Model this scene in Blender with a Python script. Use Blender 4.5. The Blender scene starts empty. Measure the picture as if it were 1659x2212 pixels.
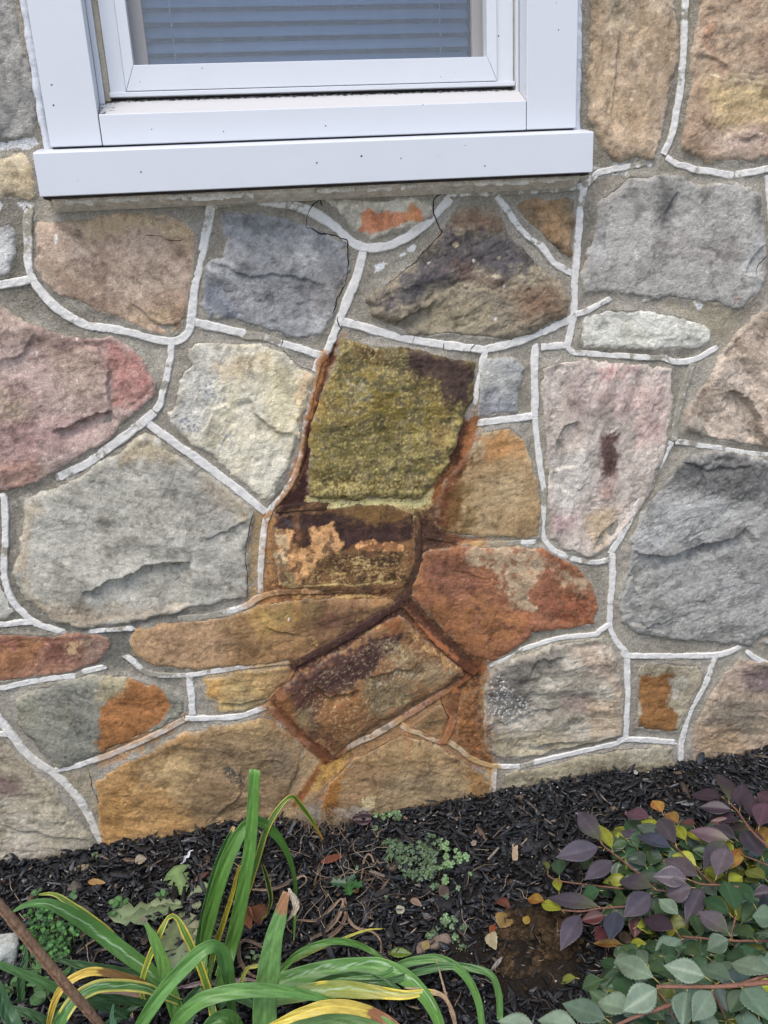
import bpy, math, random
import numpy as np
from mathutils import Matrix, Vector

# ------------------------------------------------------------------ scene, camera, light
S = bpy.context.scene
COL = S.collection
H0 = 1.2; D0 = 1.540360; F0 = 1800.0; CX = 829.5; CY = 1106.0
M = np.array([[0.98524, -0.09939, 0.13941], [-0.16334, -0.30171, 0.9393], [-0.05129, -0.9482, -0.31349]])
u_, s_, vt_ = np.linalg.svd(M); M = u_ @ vt_
cam = bpy.data.cameras.new('camera'); camo = bpy.data.objects.new('camera', cam); COL.objects.link(camo)
cam.sensor_fit = 'HORIZONTAL'; cam.sensor_width = 36.0; cam.lens = 36.0 * F0 / 1659.0
cam.clip_start = 0.02; cam.clip_end = 200
R4 = np.eye(4); R4[:3, 0] = M[:, 0]; R4[:3, 1] = -M[:, 1]; R4[:3, 2] = -M[:, 2]; R4[:3, 3] = (0, -D0, H0)
camo.matrix_world = Matrix(R4.tolist())
S.camera = camo

SUN_EL = math.radians(62); SUN_AZ = math.radians(-150)   # azimuth measured from +Y (into the wall), clockwise
w = bpy.data.worlds.new("World"); S.world = w; w.use_nodes = True
nt = w.node_tree; nt.nodes.clear()
sky = nt.nodes.new('ShaderNodeTexSky'); sky.sky_type = 'NISHITA'; sky.sun_disc = False
sky.sun_elevation = SUN_EL; sky.sun_rotation = SUN_AZ; sky.air_density = 1.0; sky.dust_density = 3.0; sky.ozone_density = 1.0
bg = nt.nodes.new('ShaderNodeBackground'); bg.inputs[1].default_value = 0.15
ow = nt.nodes.new('ShaderNodeOutputWorld')
nt.links.new(sky.outputs[0], bg.inputs[0]); nt.links.new(bg.outputs[0], ow.inputs[0])
sl = bpy.data.lights.new('sun', 'SUN'); sl.energy = 1.0; sl.angle = math.radians(30); sl.color = (1.0, 0.94, 0.86)
so = bpy.data.objects.new('sun', sl); COL.objects.link(so)
sd = Vector((math.sin(SUN_AZ) * math.cos(SUN_EL), math.cos(SUN_AZ) * math.cos(SUN_EL), math.sin(SUN_EL)))
so.rotation_euler = sd.to_track_quat('Z', 'Y').to_euler()
so.location = (0, -3, 5)
vs = S.view_settings; vs.view_transform = 'Standard'; vs.look = 'None'; vs.exposure = 0.68; vs.gamma = 1.0
S.render.film_transparent = False

# ------------------------------------------------------------------ helpers
TILE = dict(V=(1, 0, 0), A=(.5, 0, 0), B=(.5, 829.5, 0), C=(.5, 0, 398.2), D=(.5, 829.5, 398.2), E=(.5, 0, 862.7),
            F=(.5, 829.5, 862.7), G=(.5, 0, 1327.2), H=(.5, 829.5, 1327.2), I=(.5, 0, 1659), J=(.5, 829.5, 1659),
            K=(.32, 1128.1, 1625.8), L=(.24, 663.6, 1725.4), M=(.24, 597.2, 1061.8), N=(.28, 597.2, 1294))
def px(t, p):
    s, ox, oy = TILE[t]; return (ox + p[0] * s, oy + p[1] * s)
def ray(x, y):
    return M @ np.array([(x - CX) / F0, (y - CY) / F0, 1.0])
def W(x, y, Y=0.0):          # point of the picture on the vertical plane y = Y -> (x, z) metres
    r = ray(x, y); r = r / r[1] * (D0 + Y); return (r[0], r[2] + H0)
def P3(x, y, Y):
    a = W(x, y, Y); return np.array([a[0], Y, a[1]])
def G3(x, y, Z=0.0):         # point of the picture on the level z = Z
    r = ray(x, y); s = (H0 - Z) / -r[2]; return np.array([r[0] * s, r[1] * s - D0, Z])
def WT(t, pts, Y=0.0):       # list of tile points -> Nx2 metres on the wall
    return np.array([W(*px(t, p), Y) for p in pts])

def lin(c):
    c = np.asarray(c, float) / 255.0
    return np.where(c <= 0.04045, c / 12.92, ((c + 0.055) / 1.055) ** 2.4)

def hsh(ix, iy, seed):
    ix = ix.astype(np.int64); iy = iy.astype(np.int64)
    h = (ix * 374761393 + iy * 668265263 + seed * 974711) & 0xffffffff
    h = ((h ^ (h >> 13)) * 1274126177) & 0xffffffff
    h = h ^ (h >> 16)
    h = (h * 2246822519) & 0xffffffff
    h = h ^ (h >> 15)
    return (h & 0xffffff) / float(0xffffff)
def vnoise(x, y, seed=0):
    x0 = np.floor(x); y0 = np.floor(y); fx = x - x0; fy = y - y0
    fx = fx * fx * fx * (fx * (fx * 6 - 15) + 10); fy = fy * fy * fy * (fy * (fy * 6 - 15) + 10)
    a = hsh(x0, y0, seed); b = hsh(x0 + 1, y0, seed); c = hsh(x0, y0 + 1, seed); d = hsh(x0 + 1, y0 + 1, seed)
    return ((a * (1 - fx) + b * fx) * (1 - fy) + (c * (1 - fx) + d * fx) * fy) * 2 - 1
def fbm(x, y, scale, seed=0, octv=4, gain=0.5, lac=2.1):
    s = np.zeros_like(x); a = 1.0; t = 0.0; f = 1.0 / scale
    for i in range(octv):
        c, n = math.cos(i * 1.1 + .4), math.sin(i * 1.1 + .4)
        s += a * vnoise((x * c - y * n) * f + 17.3 * i, (x * n + y * c) * f + 9.1 * i, seed + i * 13); t += a
        a *= gain; f *= lac
    return s / t * 1.6
def ridged(x, y, scale, seed=0, octv=3):
    s = np.zeros_like(x); a = 1.0; t = 0; f = 1.0 / scale
    for i in range(octv):
        s += a * (1 - np.abs(vnoise(x * f + 5 * i, y * f + 3 * i, seed + i * 7)) * 2); t += a; a *= .5; f *= 2.2
    return s / t
def sstep(a, b, x):
    t = np.clip((x - a) / (b - a), 0, 1); return t * t * (3 - 2 * t)
def seg_dist(x, z, pts, closed):
    """distance to a polyline; with closed: negative outside, positive inside"""
    n = len(pts); best = np.full(x.shape, 1e9); ins = np.zeros(x.shape, bool)
    for i in range(n if closed else n - 1):
        a = pts[i]; b = pts[(i + 1) % n]; dx, dz = b - a
        L = dx * dx + dz * dz + 1e-12
        t = np.clip(((x - a[0]) * dx + (z - a[1]) * dz) / L, 0, 1)
        d = (x - a[0] - t * dx) ** 2 + (z - a[1] - t * dz) ** 2
        best = np.minimum(best, d)
        if closed and abs(dz) > 1e-9:
            c = ((a[1] > z) != (b[1] > z)) & (x < dx * (z - a[1]) / dz + a[0]); ins ^= c
    best = np.sqrt(best)
    return np.where(ins, best, -best) if closed else best
def smooth_poly(pts, it=1):
    for _ in range(it):
        n = np.roll(pts, -1, 0); pts = np.stack([pts * .75 + n * .25, pts * .25 + n * .75], 1).reshape(-1, 2)
    return pts
def catmull(pts, n=8):
    pts = np.asarray(pts, float)
    if len(pts) < 3: 
        t = np.linspace(0, 1, n)[:, None]; return pts[0] * (1 - t) + pts[1] * t
    p = np.vstack([2 * pts[0] - pts[1], pts, 2 * pts[-1] - pts[-2]]); out = []
    for i in range(1, len(p) - 2):
        t = np.linspace(0, 1, n, endpoint=False)[:, None]
        out.append(.5 * ((2 * p[i]) + (-p[i - 1] + p[i + 1]) * t + (2 * p[i - 1] - 5 * p[i] + 4 * p[i + 1] - p[i + 2]) * t * t
                         + (-p[i - 1] + 3 * p[i] - 3 * p[i + 1] + p[i + 2]) * t ** 3))
    out.append(p[-2][None]); return np.vstack(out)

def mesh_obj(name, verts, faces, mat, parent=None, col=None, smooth=True):
    me = bpy.data.meshes.new(name)
    verts = np.asarray(verts, np.float32)
    if isinstance(faces, np.ndarray):
        k = faces.shape[1]; nf = len(faces)
        me.vertices.add(len(verts)); me.vertices.foreach_set('co', verts.ravel())
        me.loops.add(nf * k); me.loops.foreach_set('vertex_index', faces.astype(np.int32).ravel())
        me.polygons.add(nf); me.polygons.foreach_set('loop_start', np.arange(0, nf * k, k, dtype=np.int32))
        me.update(calc_edges=True)
    else:
        me.from_pydata(verts.tolist(), [], faces); me.update()
    me.validate()
    if smooth: me.polygons.foreach_set('use_smooth', [True] * len(me.polygons))
    if col is not None:
        ca = me.color_attributes.new('Col', 'FLOAT_COLOR', 'POINT')
        c4 = np.ones((len(verts), 4), np.float32); c4[:, :3] = col
        ca.data.foreach_set('color', c4.ravel())
    o = bpy.data.objects.new(name, me); COL.objects.link(o)
    if mat: me.materials.append(mat)
    if parent: o.parent = parent
    return o
def thing(name, label, cat, loc=(0, 0, 0), group=None):
    o = bpy.data.objects.new(name, None); COL.objects.link(o); o.location = loc
    o.empty_display_size = .05
    tag(o, label, cat, group); return o
def tag(o, label=None, cat=None, group=None, kind=None):
    if label: o['label'] = label
    if cat: o['category'] = cat
    if group: o['group'] = group
    if kind: o['kind'] = kind
    return o

# ------------------------------------------------------------------ materials
def mat(name, rough=.8, spec=.3, vcol=True, color=(.5, .5, .5), noise=(), bump=(), grain=0.0, **kw):
    """noise: (scale, amount) albedo multipliers; bump: (scale, strength, distance)"""
    m = bpy.data.materials.new(name); m.use_nodes = True; t = m.node_tree; N = t.nodes; Lk = t.links
    b = N['Principled BSDF']; b.inputs['Roughness'].default_value = rough; b.inputs['Specular IOR Level'].default_value = spec
    tc = N.new('ShaderNodeTexCoord')
    if vcol:
        a = N.new('ShaderNodeAttribute'); a.attribute_name = 'Col'; c = a.outputs['Color']
    else:
        a = N.new('ShaderNodeRGB'); a.outputs[0].default_value = (*color, 1); c = a.outputs[0]
    for sc, am in noise:
        nz = N.new('ShaderNodeTexNoise'); nz.inputs['Scale'].default_value = sc; nz.inputs['Detail'].default_value = 4; nz.inputs['Roughness'].default_value = .65
        Lk.new(tc.outputs['Object'], nz.inputs['Vector'])
        mr = N.new('ShaderNodeMapRange'); mr.inputs['From Min'].default_value = .3; mr.inputs['From Max'].default_value = .7
        mr.inputs['To Min'].default_value = 1 - am; mr.inputs['To Max'].default_value = 1 + am
        Lk.new(nz.outputs['Fac'], mr.inputs['Value'])
        mx = N.new('ShaderNodeVectorMath'); mx.operation = 'SCALE'; Lk.new(c, mx.inputs[0]); Lk.new(mr.outputs[0], mx.inputs['Scale']); c = mx.outputs[0]
    Lk.new(c, b.inputs['Base Color'])
    nrm = None
    for sc, st, di in bump:
        nz = N.new('ShaderNodeTexNoise'); nz.inputs['Scale'].default_value = sc; nz.inputs['Detail'].default_value = 5; nz.inputs['Roughness'].default_value = .6
        Lk.new(tc.outputs['Object'], nz.inputs['Vector'])
        bp = N.new('ShaderNodeBump'); bp.inputs['Strength'].default_value = st; bp.inputs['Distance'].default_value = di
        Lk.new(nz.outputs['Fac'], bp.inputs['Height'])
        if nrm: Lk.new(nrm, bp.inputs['Normal'])
        nrm = bp.outputs[0]
    if nrm: Lk.new(nrm, b.inputs['Normal'])
    for k, v in kw.items(): b.inputs[k].default_value = v
    return m
M_STONE = mat('stone_face', .85, .25, noise=[(420, .24), (110, .12)], bump=[(130, .5, .004), (450, .7, .0022)])
M_SLATE = mat('slate_face', .7, .3, noise=[(420, .15), (90, .12)], bump=[(110, .8, .005), (400, .7, .002)])
M_MORTAR = mat('mortar', .95, .15, noise=[(520, .34), (60, .10)], bump=[(420, 1, .004), (120, .6, .004)])
M_BEAD = mat('pointing', .8, .2, noise=[(520, .10)], bump=[(300, .8, .002)])
M_TRIM = mat('white_trim', .38, .45, vcol=False, color=(.80, .80, .80), noise=[(6, .02)], bump=[(9, .03, .01)])
# ------------------------------------------------------------------ colour patches (own colour of the stone, rust stain, paint)
# (targets, shape, tile, points, rgb, opacity, edge softness m, edge warp m, half width m for lines, speckle 0..1)
LAY = []
def L(tg, shape, t, pts, rgb, op=.8, soft=.012, warp=.012, wd=.01, spk=0.0):
    if soft >= .004 and op < .9: soft *= 1.15; warp *= 1.15
    if tg[0] == 's' and shape == 'p' and sum(rgb) < 330: rgb = tuple(v * .86 for v in rgb); op = min(.96, op * 1.18)
    p = WT(t, pts); LAY.append((tg, shape, p, lin(rgb), op, soft, warp, wd, spk, p.min(0) - wd - soft - warp * 2 - .01, p.max(0) + wd + soft + warp * 2 + .01))
# soft brown and ochre bleeding that follows the water, over stone and mortar alike
L('all', 'p', 'V', [(590,1100),(900,1080),(960,900),(1030,900),(1000,1000),(1000,1180),(1100,1210),(1060,1440),(1060,1650),(860,1680),(700,1770),(620,1770),(640,1620),(560,1520),(470,1430),(540,1290)], (132,86,50), .42, .05, .03)
L('all', 'l', 'V', [(870,1300),(950,1380),(1030,1455),(1030,1560),(1045,1640)], (116,68,40), .68, .035, .02, .020)
L('all', 'l', 'V', [(868,1300),(760,1365),(640,1440),(592,1512),(650,1580),(715,1645),(665,1725)], (102,60,42), .62, .035, .02, .018)
L('all', 'l', 'V', [(700,800),(665,950),(640,1060),(600,1120),(585,1250)], (140,88,52), .5, .02, .012, .008)
L('all', 'p', 'V', [(560,1290),(860,1280),(760,1380),(640,1430),(520,1430),(600,1350)], (118,82,50), .5, .05, .02)
L('all', 'p', 'V', [(900,1290),(1000,1330),(1060,1420),(1030,1440),(960,1380)], (106,58,42), .6, .03, .02)
L('all', 'l', 'V', [(1010,900),(990,980),(940,1050),(920,1120),(900,1200),(880,1290)], (124,74,42), .5, .03, .015, .010)
L('all', 'p', 'V', [(690,1640),(780,1600),(880,1560),(960,1500),(1010,1480),(1030,1640),(960,1600),(860,1600),(760,1660)], (158,104,60), .4, .03, .02)
# --- natural patches on single stones
L('s4', 'p', 'C', [(290,140),(560,120),(760,150),(850,220),(840,260),(600,190),(380,230)], (172,146,108), .7, .03)
L('s4', 'p', 'C', [(500,560),(640,520),(800,540),(760,650),(600,620)], (170,138,105), .6, .03)
L('s4', 'l', 'C', [(300,230),(400,340),(480,420),(520,500),(560,575)], (195,165,150), .6, .002, .002, .0012)
L('s4', 'l', 'C', [(380,310),(470,400),(560,470)], (195,165,150), .5, .002, .002, .001)
L('s4', 'p', 'C', [(240,215),(250,215),(253,250),(243,258)], (225,220,205), .95, .001, .001)
L('s5', 'p', 'C', [(870,420),(960,430),(1010,560),(880,560)], (98,108,126), .6, .02)
L('s5', 'p', 'C', [(1330,420),(1480,400),(1430,560),(1330,520)], (118,112,108), .5, .02)
L('s6', 'p', 'C', [(1555,120),(1700,110),(1770,130),(1800,100),(1830,150),(1730,175),(1640,215),(1560,205)], (196,108,74), .95, .004, .006)
L('s6', 'p', 'D', [(105,75),(130,80),(130,130),(165,150),(150,165),(90,160)], (198,120,75), .9, .003, .004)
L('s7', 'p', 'D', [(290,140),(420,120),(520,150),(520,210),(400,200),(300,200)], (134,98,78), .7, .015)
L('s7', 'p', 'D', [(260,210),(480,200),(590,260),(640,340),(560,400),(400,370),(300,420),(60,520),(0,560),(-40,510),(100,380)], (86,82,90), .75, .02, .02)
L('s7', 'p', 'D', [(300,300),(400,370),(520,430),(400,430),(280,380)], (122,92,84), .6, .02)
L('s7', 'p', 'D', [(520,480),(700,430),(790,500),(780,570),(600,590)], (124,88,68), .65, .03)
L('s7', 'p', 'D', [(200,440),(330,470),(470,540),(420,640),(160,640),(120,600)], (128,118,95), .7, .02)
L('s7', 'p', 'D', [(286,262),(305,245),(325,262),(305,278)], (196,175,140), .9, .002, .002)
for a, b, r in ((495, 316, 14), (408, 392, 9), (432, 390, 9), (478, 397, 20), (345, 437, 8), (150, 300, 8), (205, 285, 7)):
    L('s7', 'p', 'D', [(a-r,b),(a,b-r*.6),(a+r,b),(a,b+r*.6)], (185,170,140), .8, .002, .002)
for a, b in ((516, 440), (475, 578), (385, 328), (188, 338)):
    L('s7', 'p', 'D', [(a-8,b),(a,b-6),(a+9,b-2),(a,b+8)], (225,222,215), .95, .001, .001)
L('s8', 'p', 'D', [(620,60),(760,60),(790,250),(700,230)], (158,118,80), .6, .02)
L('s8', 'p', 'D', [(570,90),(640,80),(660,160),(600,150)], (110,100,82), .6, .015)
L('s9', 'p', 'B', [(1180,760),(1260,830),(1240,930),(1200,990),(1170,920)], (84,84,84), .75, .02, .01)
L('s9', 'p', 'D', [(1180,130),(1240,130),(1230,300),(1190,300)], (110,108,106), .55, .03)
L('s9', 'p', 'D', [(1170,200),(1520,230),(1560,330),(1400,350),(1190,300)], (128,122,118), .6, .03)
L('s9', 'p', 'D', [(1580,10),(1640,60),(1640,180),(1600,140)], (92,92,92), .7, .01)
L('s9', 'p', 'D', [(1550,230),(1640,260),(1620,440),(1560,420)], (168,170,170), .6, .01)
L('s9', 'p', 'D', [(870,200),(980,150),(1000,300),(880,360)], (163,162,160), .5, .03)
L('s9', 'p', 'D', [(1500,485),(1530,485),(1520,530),(1495,520)], (122,82,72), .7, .003, .006, spk=.5)
L('s10', 'p', 'D', [(1060,560),(1200,570),(1180,640),(1080,620)], (205,208,200), .6, .015)
L('s10', 'p', 'D', [(1190,640),(1380,620),(1380,690),(1220,700)], (150,150,140), .5, .02)
L('s12', 'p', 'B', [(880,300),(950,280),(1000,500),(930,620),(890,500)], (178,150,120), .6, .02)
L('s12', 'p', 'B', [(940,0),(1070,0),(1060,100),(960,140)], (150,140,120), .6, .03)
L('s12', 'p', 'B', [(1000,440),(1160,500),(1160,670),(1000,670)], (176,144,112), .5, .03)
L('s13', 'p', 'B', [(1380,340),(1700,370),(1700,520),(1480,580),(1400,520)], (190,160,108), .7, .03)
L('s13', 'p', 'B', [(1400,600),(1600,520),(1700,600),(1620,700),(1450,690)], (172,148,138), .7, .03)
L('s13', 'p', 'B', [(1360,150),(1400,90),(1420,110),(1390,220),(1350,230)], (168,110,85), .7, .01)
L('s13', 'p', 'B', [(1330,60),(1360,40),(1380,230),(1330,240)], (186,158,135), .6, .015)
L('s13', 'l', 'B', [(1400,325),(1480,350),(1560,350),(1659,370)], (220,196,150), .8, .002, .003, .0022)
L('s13', 'l', 'B', [(1370,520),(1470,500),(1560,488),(1659,470)], (210,180,140), .7, .002, .002, .0012)
L('s14', 'p', 'C', [(480,680),(600,740),(675,850),(640,930),(500,950),(460,760)], (158,94,92), .75, .02)
L('s14', 'p', 'C', [(0,900),(120,920),(140,1000),(60,1040),(0,1020)], (178,156,134), .8, .008)
L('s14', 'p', 'C', [(240,720),(400,690),(470,800),(430,940),(300,900),(220,800)], (150,128,112), .6, .02)
L('s14', 'p', 'E', [(0,60),(300,80),(420,60),(380,160),(100,300),(-100,340),(-100,60)], (138,104,106), .6, .03)
L('s14', 'p', 'E', [(0,270),(160,240),(220,300),(100,390),(-50,390)], (160,116,100), .6, .02)
L('s14', 'p', 'C', [(-50,500),(60,540),(250,640),(200,700),(-50,640)], (160,138,125), .55, .03)
for a, b in ((272, 655), (335, 662), (160, 730), (338, 845), (287, 970)):
    L('s14', 'p', 'C', [(a-5,b),(a,b-10),(a+6,b),(a,b+10)], (225,215,200), .9, .001, .001)
L('s15', 'p', 'C', [(820,680),(1000,690),(960,900),(880,1100),(700,1060),(740,900)], (178,178,174), .75, .03)
L('s15', 'p', 'C', [(850,840),(960,880),(960,950),(880,960),(860,900)], (100,108,126), .85, .012, .012, spk=.6)
L('s15', 'p', 'C', [(720,960),(860,980),(880,1080),(740,1080)], (104,112,128), .8, .015, .012, spk=.65)
L('s15', 'p', 'E', [(720,70),(860,60),(830,160),(760,110)], (110,116,132), .8, .012, .012, spk=.6)
L('s15', 'p', 'E', [(960,110),(1000,170),(1000,240),(950,180)], (128,130,138), .7, .012, .012, spk=.6)
L('s15', 'p', 'C', [(930,780),(1050,740),(1160,720),(1180,780),(1040,840),(960,850)], (206,176,132), .7, .02)
L('s15', 'p', 'C', [(1160,740),(1290,800),(1290,1080),(1180,1080),(1120,900)], (206,192,150), .7, .03)
L('s15', 'p', 'C', [(1290,820),(1370,810),(1320,1060),(1290,1080)], (190,146,100), .7, .012)
L('s15', 'p', 'E', [(1040,280),(1230,240),(1180,440),(1080,380)], (186,182,165), .6, .03)
L('s16', 'p', 'E', [(500,220),(640,150),(780,220),(760,280),(600,260),(520,300)], (160,142,112), .8, .012)
L('s16', 'p', 'E', [(880,320),(1060,430),(1080,520),(960,480),(860,380)], (150,132,105), .7, .02)
L('s16', 'p', 'E', [(680,280),(900,330),(1000,480),(900,640),(820,560),(720,420)], (118,116,110), .6, .04)
L('s16', 'p', 'E', [(260,360),(520,300),(560,420),(300,500)], (150,148,138), .5, .04)
L('s16', 'p', 'E', [(100,840),(300,880),(560,900),(820,880),(700,930),(350,985),(150,930)], (150,128,104), .65, .02)
L('s16', 'p', 'E', [(70,700),(110,440),(180,430),(140,640),(120,800)], (160,140,112), .6, .015)
L('s17', 'p', 'G', [(0,80),(120,90),(200,110),(150,200),(0,290),(-100,290),(-100,80)], (158,100,62), .7, .02)
L('s17', 'p', 'G', [(200,100),(330,110),(280,180),(180,220)], (112,68,62), .75, .012)
L('s17', 'p', 'G', [(300,110),(370,120),(340,170),(300,160)], (190,150,110), .8, .005)
L('s17', 'p', 'G', [(0,85),(90,90),(60,130),(0,150)], (150,90,85), .6, .01)
L('s17', 'p', 'G', [(370,100),(470,100),(440,180),(370,200)], (128,108,98), .7, .02)
L('s19', 'p', 'V', [(285,1385),(340,1340),(450,1330),(500,1380),(480,1440),(330,1440)], (168,128,98), .7, .03)
L('s19', 'p', 'V', [(540,1310),(640,1300),(650,1340),(560,1370)], (172,130,62), .7, .025)
L('s19', 'p', 'V', [(650,1295),(800,1290),(780,1350),(690,1400),(650,1350)], (120,84,60), .7, .025)
L('s19', 'p', 'V', [(560,1300),(700,1290),(690,1330),(600,1340)], (130,108,66), .5, .02)
L('s19', 'p', 'N', [(300,170),(420,130),(560,120),(600,170),(440,240),(320,240)], (106,68,58), .7, .02)
L('s19', 'p', 'N', [(88,135),(98,135),(98,158),(90,158)], (232,226,212), .95, .001, .001)
L('s20', 'p', 'V', [(735,735),(860,745),(1020,785),(1015,850),(960,830),(900,800),(760,790)], (92,66,50), .6, .02)
L('s20', 'p', 'V', [(960,800),(1022,790),(1010,870),(975,900),(950,850)], (84,56,56), .75, .02)
L('s20', 'p', 'V', [(730,800),(800,790),(900,850),(960,880),(900,960),(840,930),(760,900),(710,860)], (142,120,42), .65, .03)
L('s20', 'p', 'V', [(690,930),(800,910),(930,960),(920,1050),(700,1060),(670,1000)], (104,98,52), .65, .03)
L('s20', 'p', 'V', [(670,1020),(920,1030),(910,1075),(670,1070)], (92,74,34), .6, .012)
L('s20', 'p', 'V', [(745,815),(790,810),(800,850),(770,870),(745,855)], (152,158,150), .75, .008, .01, spk=.5)
L('s20', 'p', 'V', [(980,860),(1005,870),(980,980),(940,1050),(920,1050),(960,950)], (168,148,78), .75, .008)
L('s20', 'p', 'V', [(668,850),(700,800),(690,900),(680,1070),(664,1070)], (150,124,48), .6, .006)
_OL = [(735,735),(860,745),(1020,785),(1012,870),(975,985),(920,1070),(668,1070),(680,880),(710,800)]
L('s20', 'p', 'V', _OL, (150,126,58), .65, .01, .01, spk=-.55)
L('s20', 'p', 'V', _OL, (112,112,84), .7, .01, .01, spk=-.66)
L('s20', 'p', 'V', _OL, (96,78,50), .6, .01, .01, spk=-.85)
L('s20', 'p', 'V', _OL, (92,78,48), .5, .01, .01, spk=.7)
L('s20', 'p', 'V', _OL, (176,156,88), .6, .01, .01, spk=.80)
L('s20', 'p', 'V', [(880,745),(1025,780),(1015,860),(975,880),(930,820),(870,800)], (70,52,50), .9, .02, .015)
L('s20', 'p', 'V', [(670,1040),(900,1050),(930,1060),(910,1080),(668,1080)], (176,156,88), .5, .006, .01, spk=.4)
L('s21', 'p', 'D', [(430,750),(540,760),(500,840),(420,860)], (165,165,160), .5, .02)
L('s21', 'p', 'D', [(420,900),(570,890),(560,990),(410,990)], (118,122,134), .6, .02)
L('s22', 'p', 'F', [(430,170),(520,120),(600,170),(610,240),(500,260),(440,240)], (176,112,58), .75, .015)
L('s22', 'p', 'F', [(540,200),(630,230),(660,400),(560,300)], (168,128,88), .6, .03)
L('s22', 'p', 'F', [(240,380),(340,300),(350,420),(320,580),(240,560)], (112,72,38), .8, .02)
L('s22', 'p', 'F', [(330,360),(400,350),(400,560),(330,560)], (128,102,54), .6, .025)
L('s23', 'p', 'F', [(930,160),(990,140),(1010,230),(1000,330),(940,330),(915,240)], (88,60,58), .85, .012, .008)
L('s23', 'p', 'F', [(930,330),(1000,330),(990,430),(900,440)], (138,104,96), .75, .02)
L('s23', 'p', 'D', [(780,870),(860,780),(900,820),(860,1000),(790,1000)], (140,118,118), .7, .025)
L('s23', 'p', 'D', [(900,860),(1200,840),(1230,960),(1000,1000),(900,930)], (190,150,148), .5, .03)
L('s23', 'p', 'D', [(920,780),(1100,780),(1080,820),(930,840)], (176,112,116), .6, .01, .015, spk=.4)
L('s23', 'p', 'F', [(1060,80),(1200,60),(1200,180),(1080,200)], (184,142,140), .6, .02)
L('s23', 'p', 'F', [(700,110),(830,90),(760,200),(720,250)], (150,140,130), .6, .02)
L('s23', 'p', 'F', [(720,240),(900,220),(880,340),(830,500),(720,460)], (196,192,184), .6, .03)
L('s23', 'p', 'F', [(720,500),(830,480),(820,560),(720,580)], (184,140,146), .6, .02)
L('s23', 'p', 'F', [(880,500),(1040,450),(980,600),(900,660),(860,560)], (168,138,100), .7, .025)
L('s24', 'p', 'D', [(1560,780),(1659,780),(1700,1060),(1600,1060)], (182,158,138), .6, .03)
L('s24', 'p', 'F', [(1300,90),(1380,80),(1380,150),(1300,130)], (150,150,140), .6, .02)
L('s25', 'p', 'F', [(1240,250),(1400,230),(1659,270),(1750,300),(1700,420),(1560,450),(1330,400),(1200,380)], (92,92,93), .75, .03, .02)
L('s25', 'p', 'F', [(1170,420),(1450,430),(1500,500),(1360,620),(1120,600)], (152,155,155), .6, .03)
L('s25', 'p', 'F', [(1060,550),(1200,580),(1220,660),(1050,650)], (150,152,156), .6, .02)
L('s25', 'p', 'F', [(1210,660),(1659,620),(1659,860),(1400,900),(1220,800)], (128,128,128), .5, .04)
L('s25', 'p', 'F', [(1050,880),(1250,860),(1260,1020),(1080,1010)], (112,112,110), .6, .03)
L('s25', 'p', 'F', [(1290,600),(1420,600),(1540,520),(1560,560),(1440,650),(1290,680)], (98,98,102), .6, .008)
L('s26', 'p', 'F', [(330,640),(620,640),(780,730),(900,800),(850,850),(700,720),(640,800),(560,900),(450,740),(360,690)], (164,144,116), .86, .010, .014)
L('s26', 'p', 'F', [(600,830),(660,900),(640,910),(580,900),(540,870)], (186,160,130), .85, .003, .006)
L('s26', 'p', 'F', [(680,850),(860,820),(900,900),(840,970),(740,960)], (128,60,44), .7, .02, spk=.2)
L('s26', 'p', 'F', [(200,650),(340,700),(420,780),(300,880),(160,760)], (122,72,66), .6, .02)
L('s26', 'p', 'F', [(200,900),(500,850),(620,960),(480,1100),(330,1060)], (160,98,56), .6, .03)
L('s27', 'p', 'M', [(0,200),(1240,200),(1240,420),(1100,440),(700,450),(560,540),(420,520),(120,430),(0,340)], (66,44,44), .85, .006, .008)
L('s27', 'p', 'M', [(620,150),(900,110),(1180,180),(1200,270),(900,280),(640,260)], (118,84,44), .8, .012, .01)
L('s27', 'p', 'M', [(60,230),(200,225),(210,330),(90,320)], (96,88,96), .6, .01)
L('s27', 'p', 'M', [(0,340),(120,320),(180,350),(150,450),(230,500),(300,460),(280,320),(440,280),(510,270),(540,400),(590,480),(540,540),(430,560),(300,700),(180,850),(0,860)], (208,142,88), .92, .002, .006)
L('s27', 'p', 'M', [(0,370),(90,350),(120,500),(60,660),(0,660)], (158,148,118), .75, .01)
L('s27', 'p', 'M', [(390,430),(500,420),(510,510),(420,520)], (156,118,82), .7, .008)
L('s27', 'p', 'M', [(30,700),(120,700),(175,760),(170,850),(30,850)], (140,124,84), .85, .003, .004)
L('s27', 'p', 'M', [(90,320),(280,320),(300,460),(240,500),(180,480),(150,430),(180,350)], (74,48,40), .85, .002, .005)
L('s27', 'p', 'M', [(705,480),(770,435),(860,430),(950,460),(1060,450),(1140,480),(1140,530),(900,530),(720,520)], (224,144,88), .97, .0015, .004)
L('s27', 'p', 'M', [(440,560),(700,530),(1150,540),(1200,700),(1140,790),(700,840),(300,840),(300,700)], (108,76,44), .7, .012, .012, spk=.25)
L('s27', 'p', 'M', [(560,540),(1150,560),(1100,680),(600,640)], (72,48,40), .7, .01, .01)
L('s27', 'l', 'M', [(250,840),(400,830),(560,820),(700,840),(900,800),(1000,815),(1160,770)], (214,178,104), .75, .0012, .003, .0012)
for i, b in enumerate(range(580, 830, 22)):
    a0 = 470 + (i * 97) % 160
    L('s27', 'l', 'M', [(a0,b),(a0+120,b-8),(a0+230,b+6),(a0+330+(i*53)%200,b-6)], (206,168,104), .55, .0008, .0035, .0005, .3)
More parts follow.
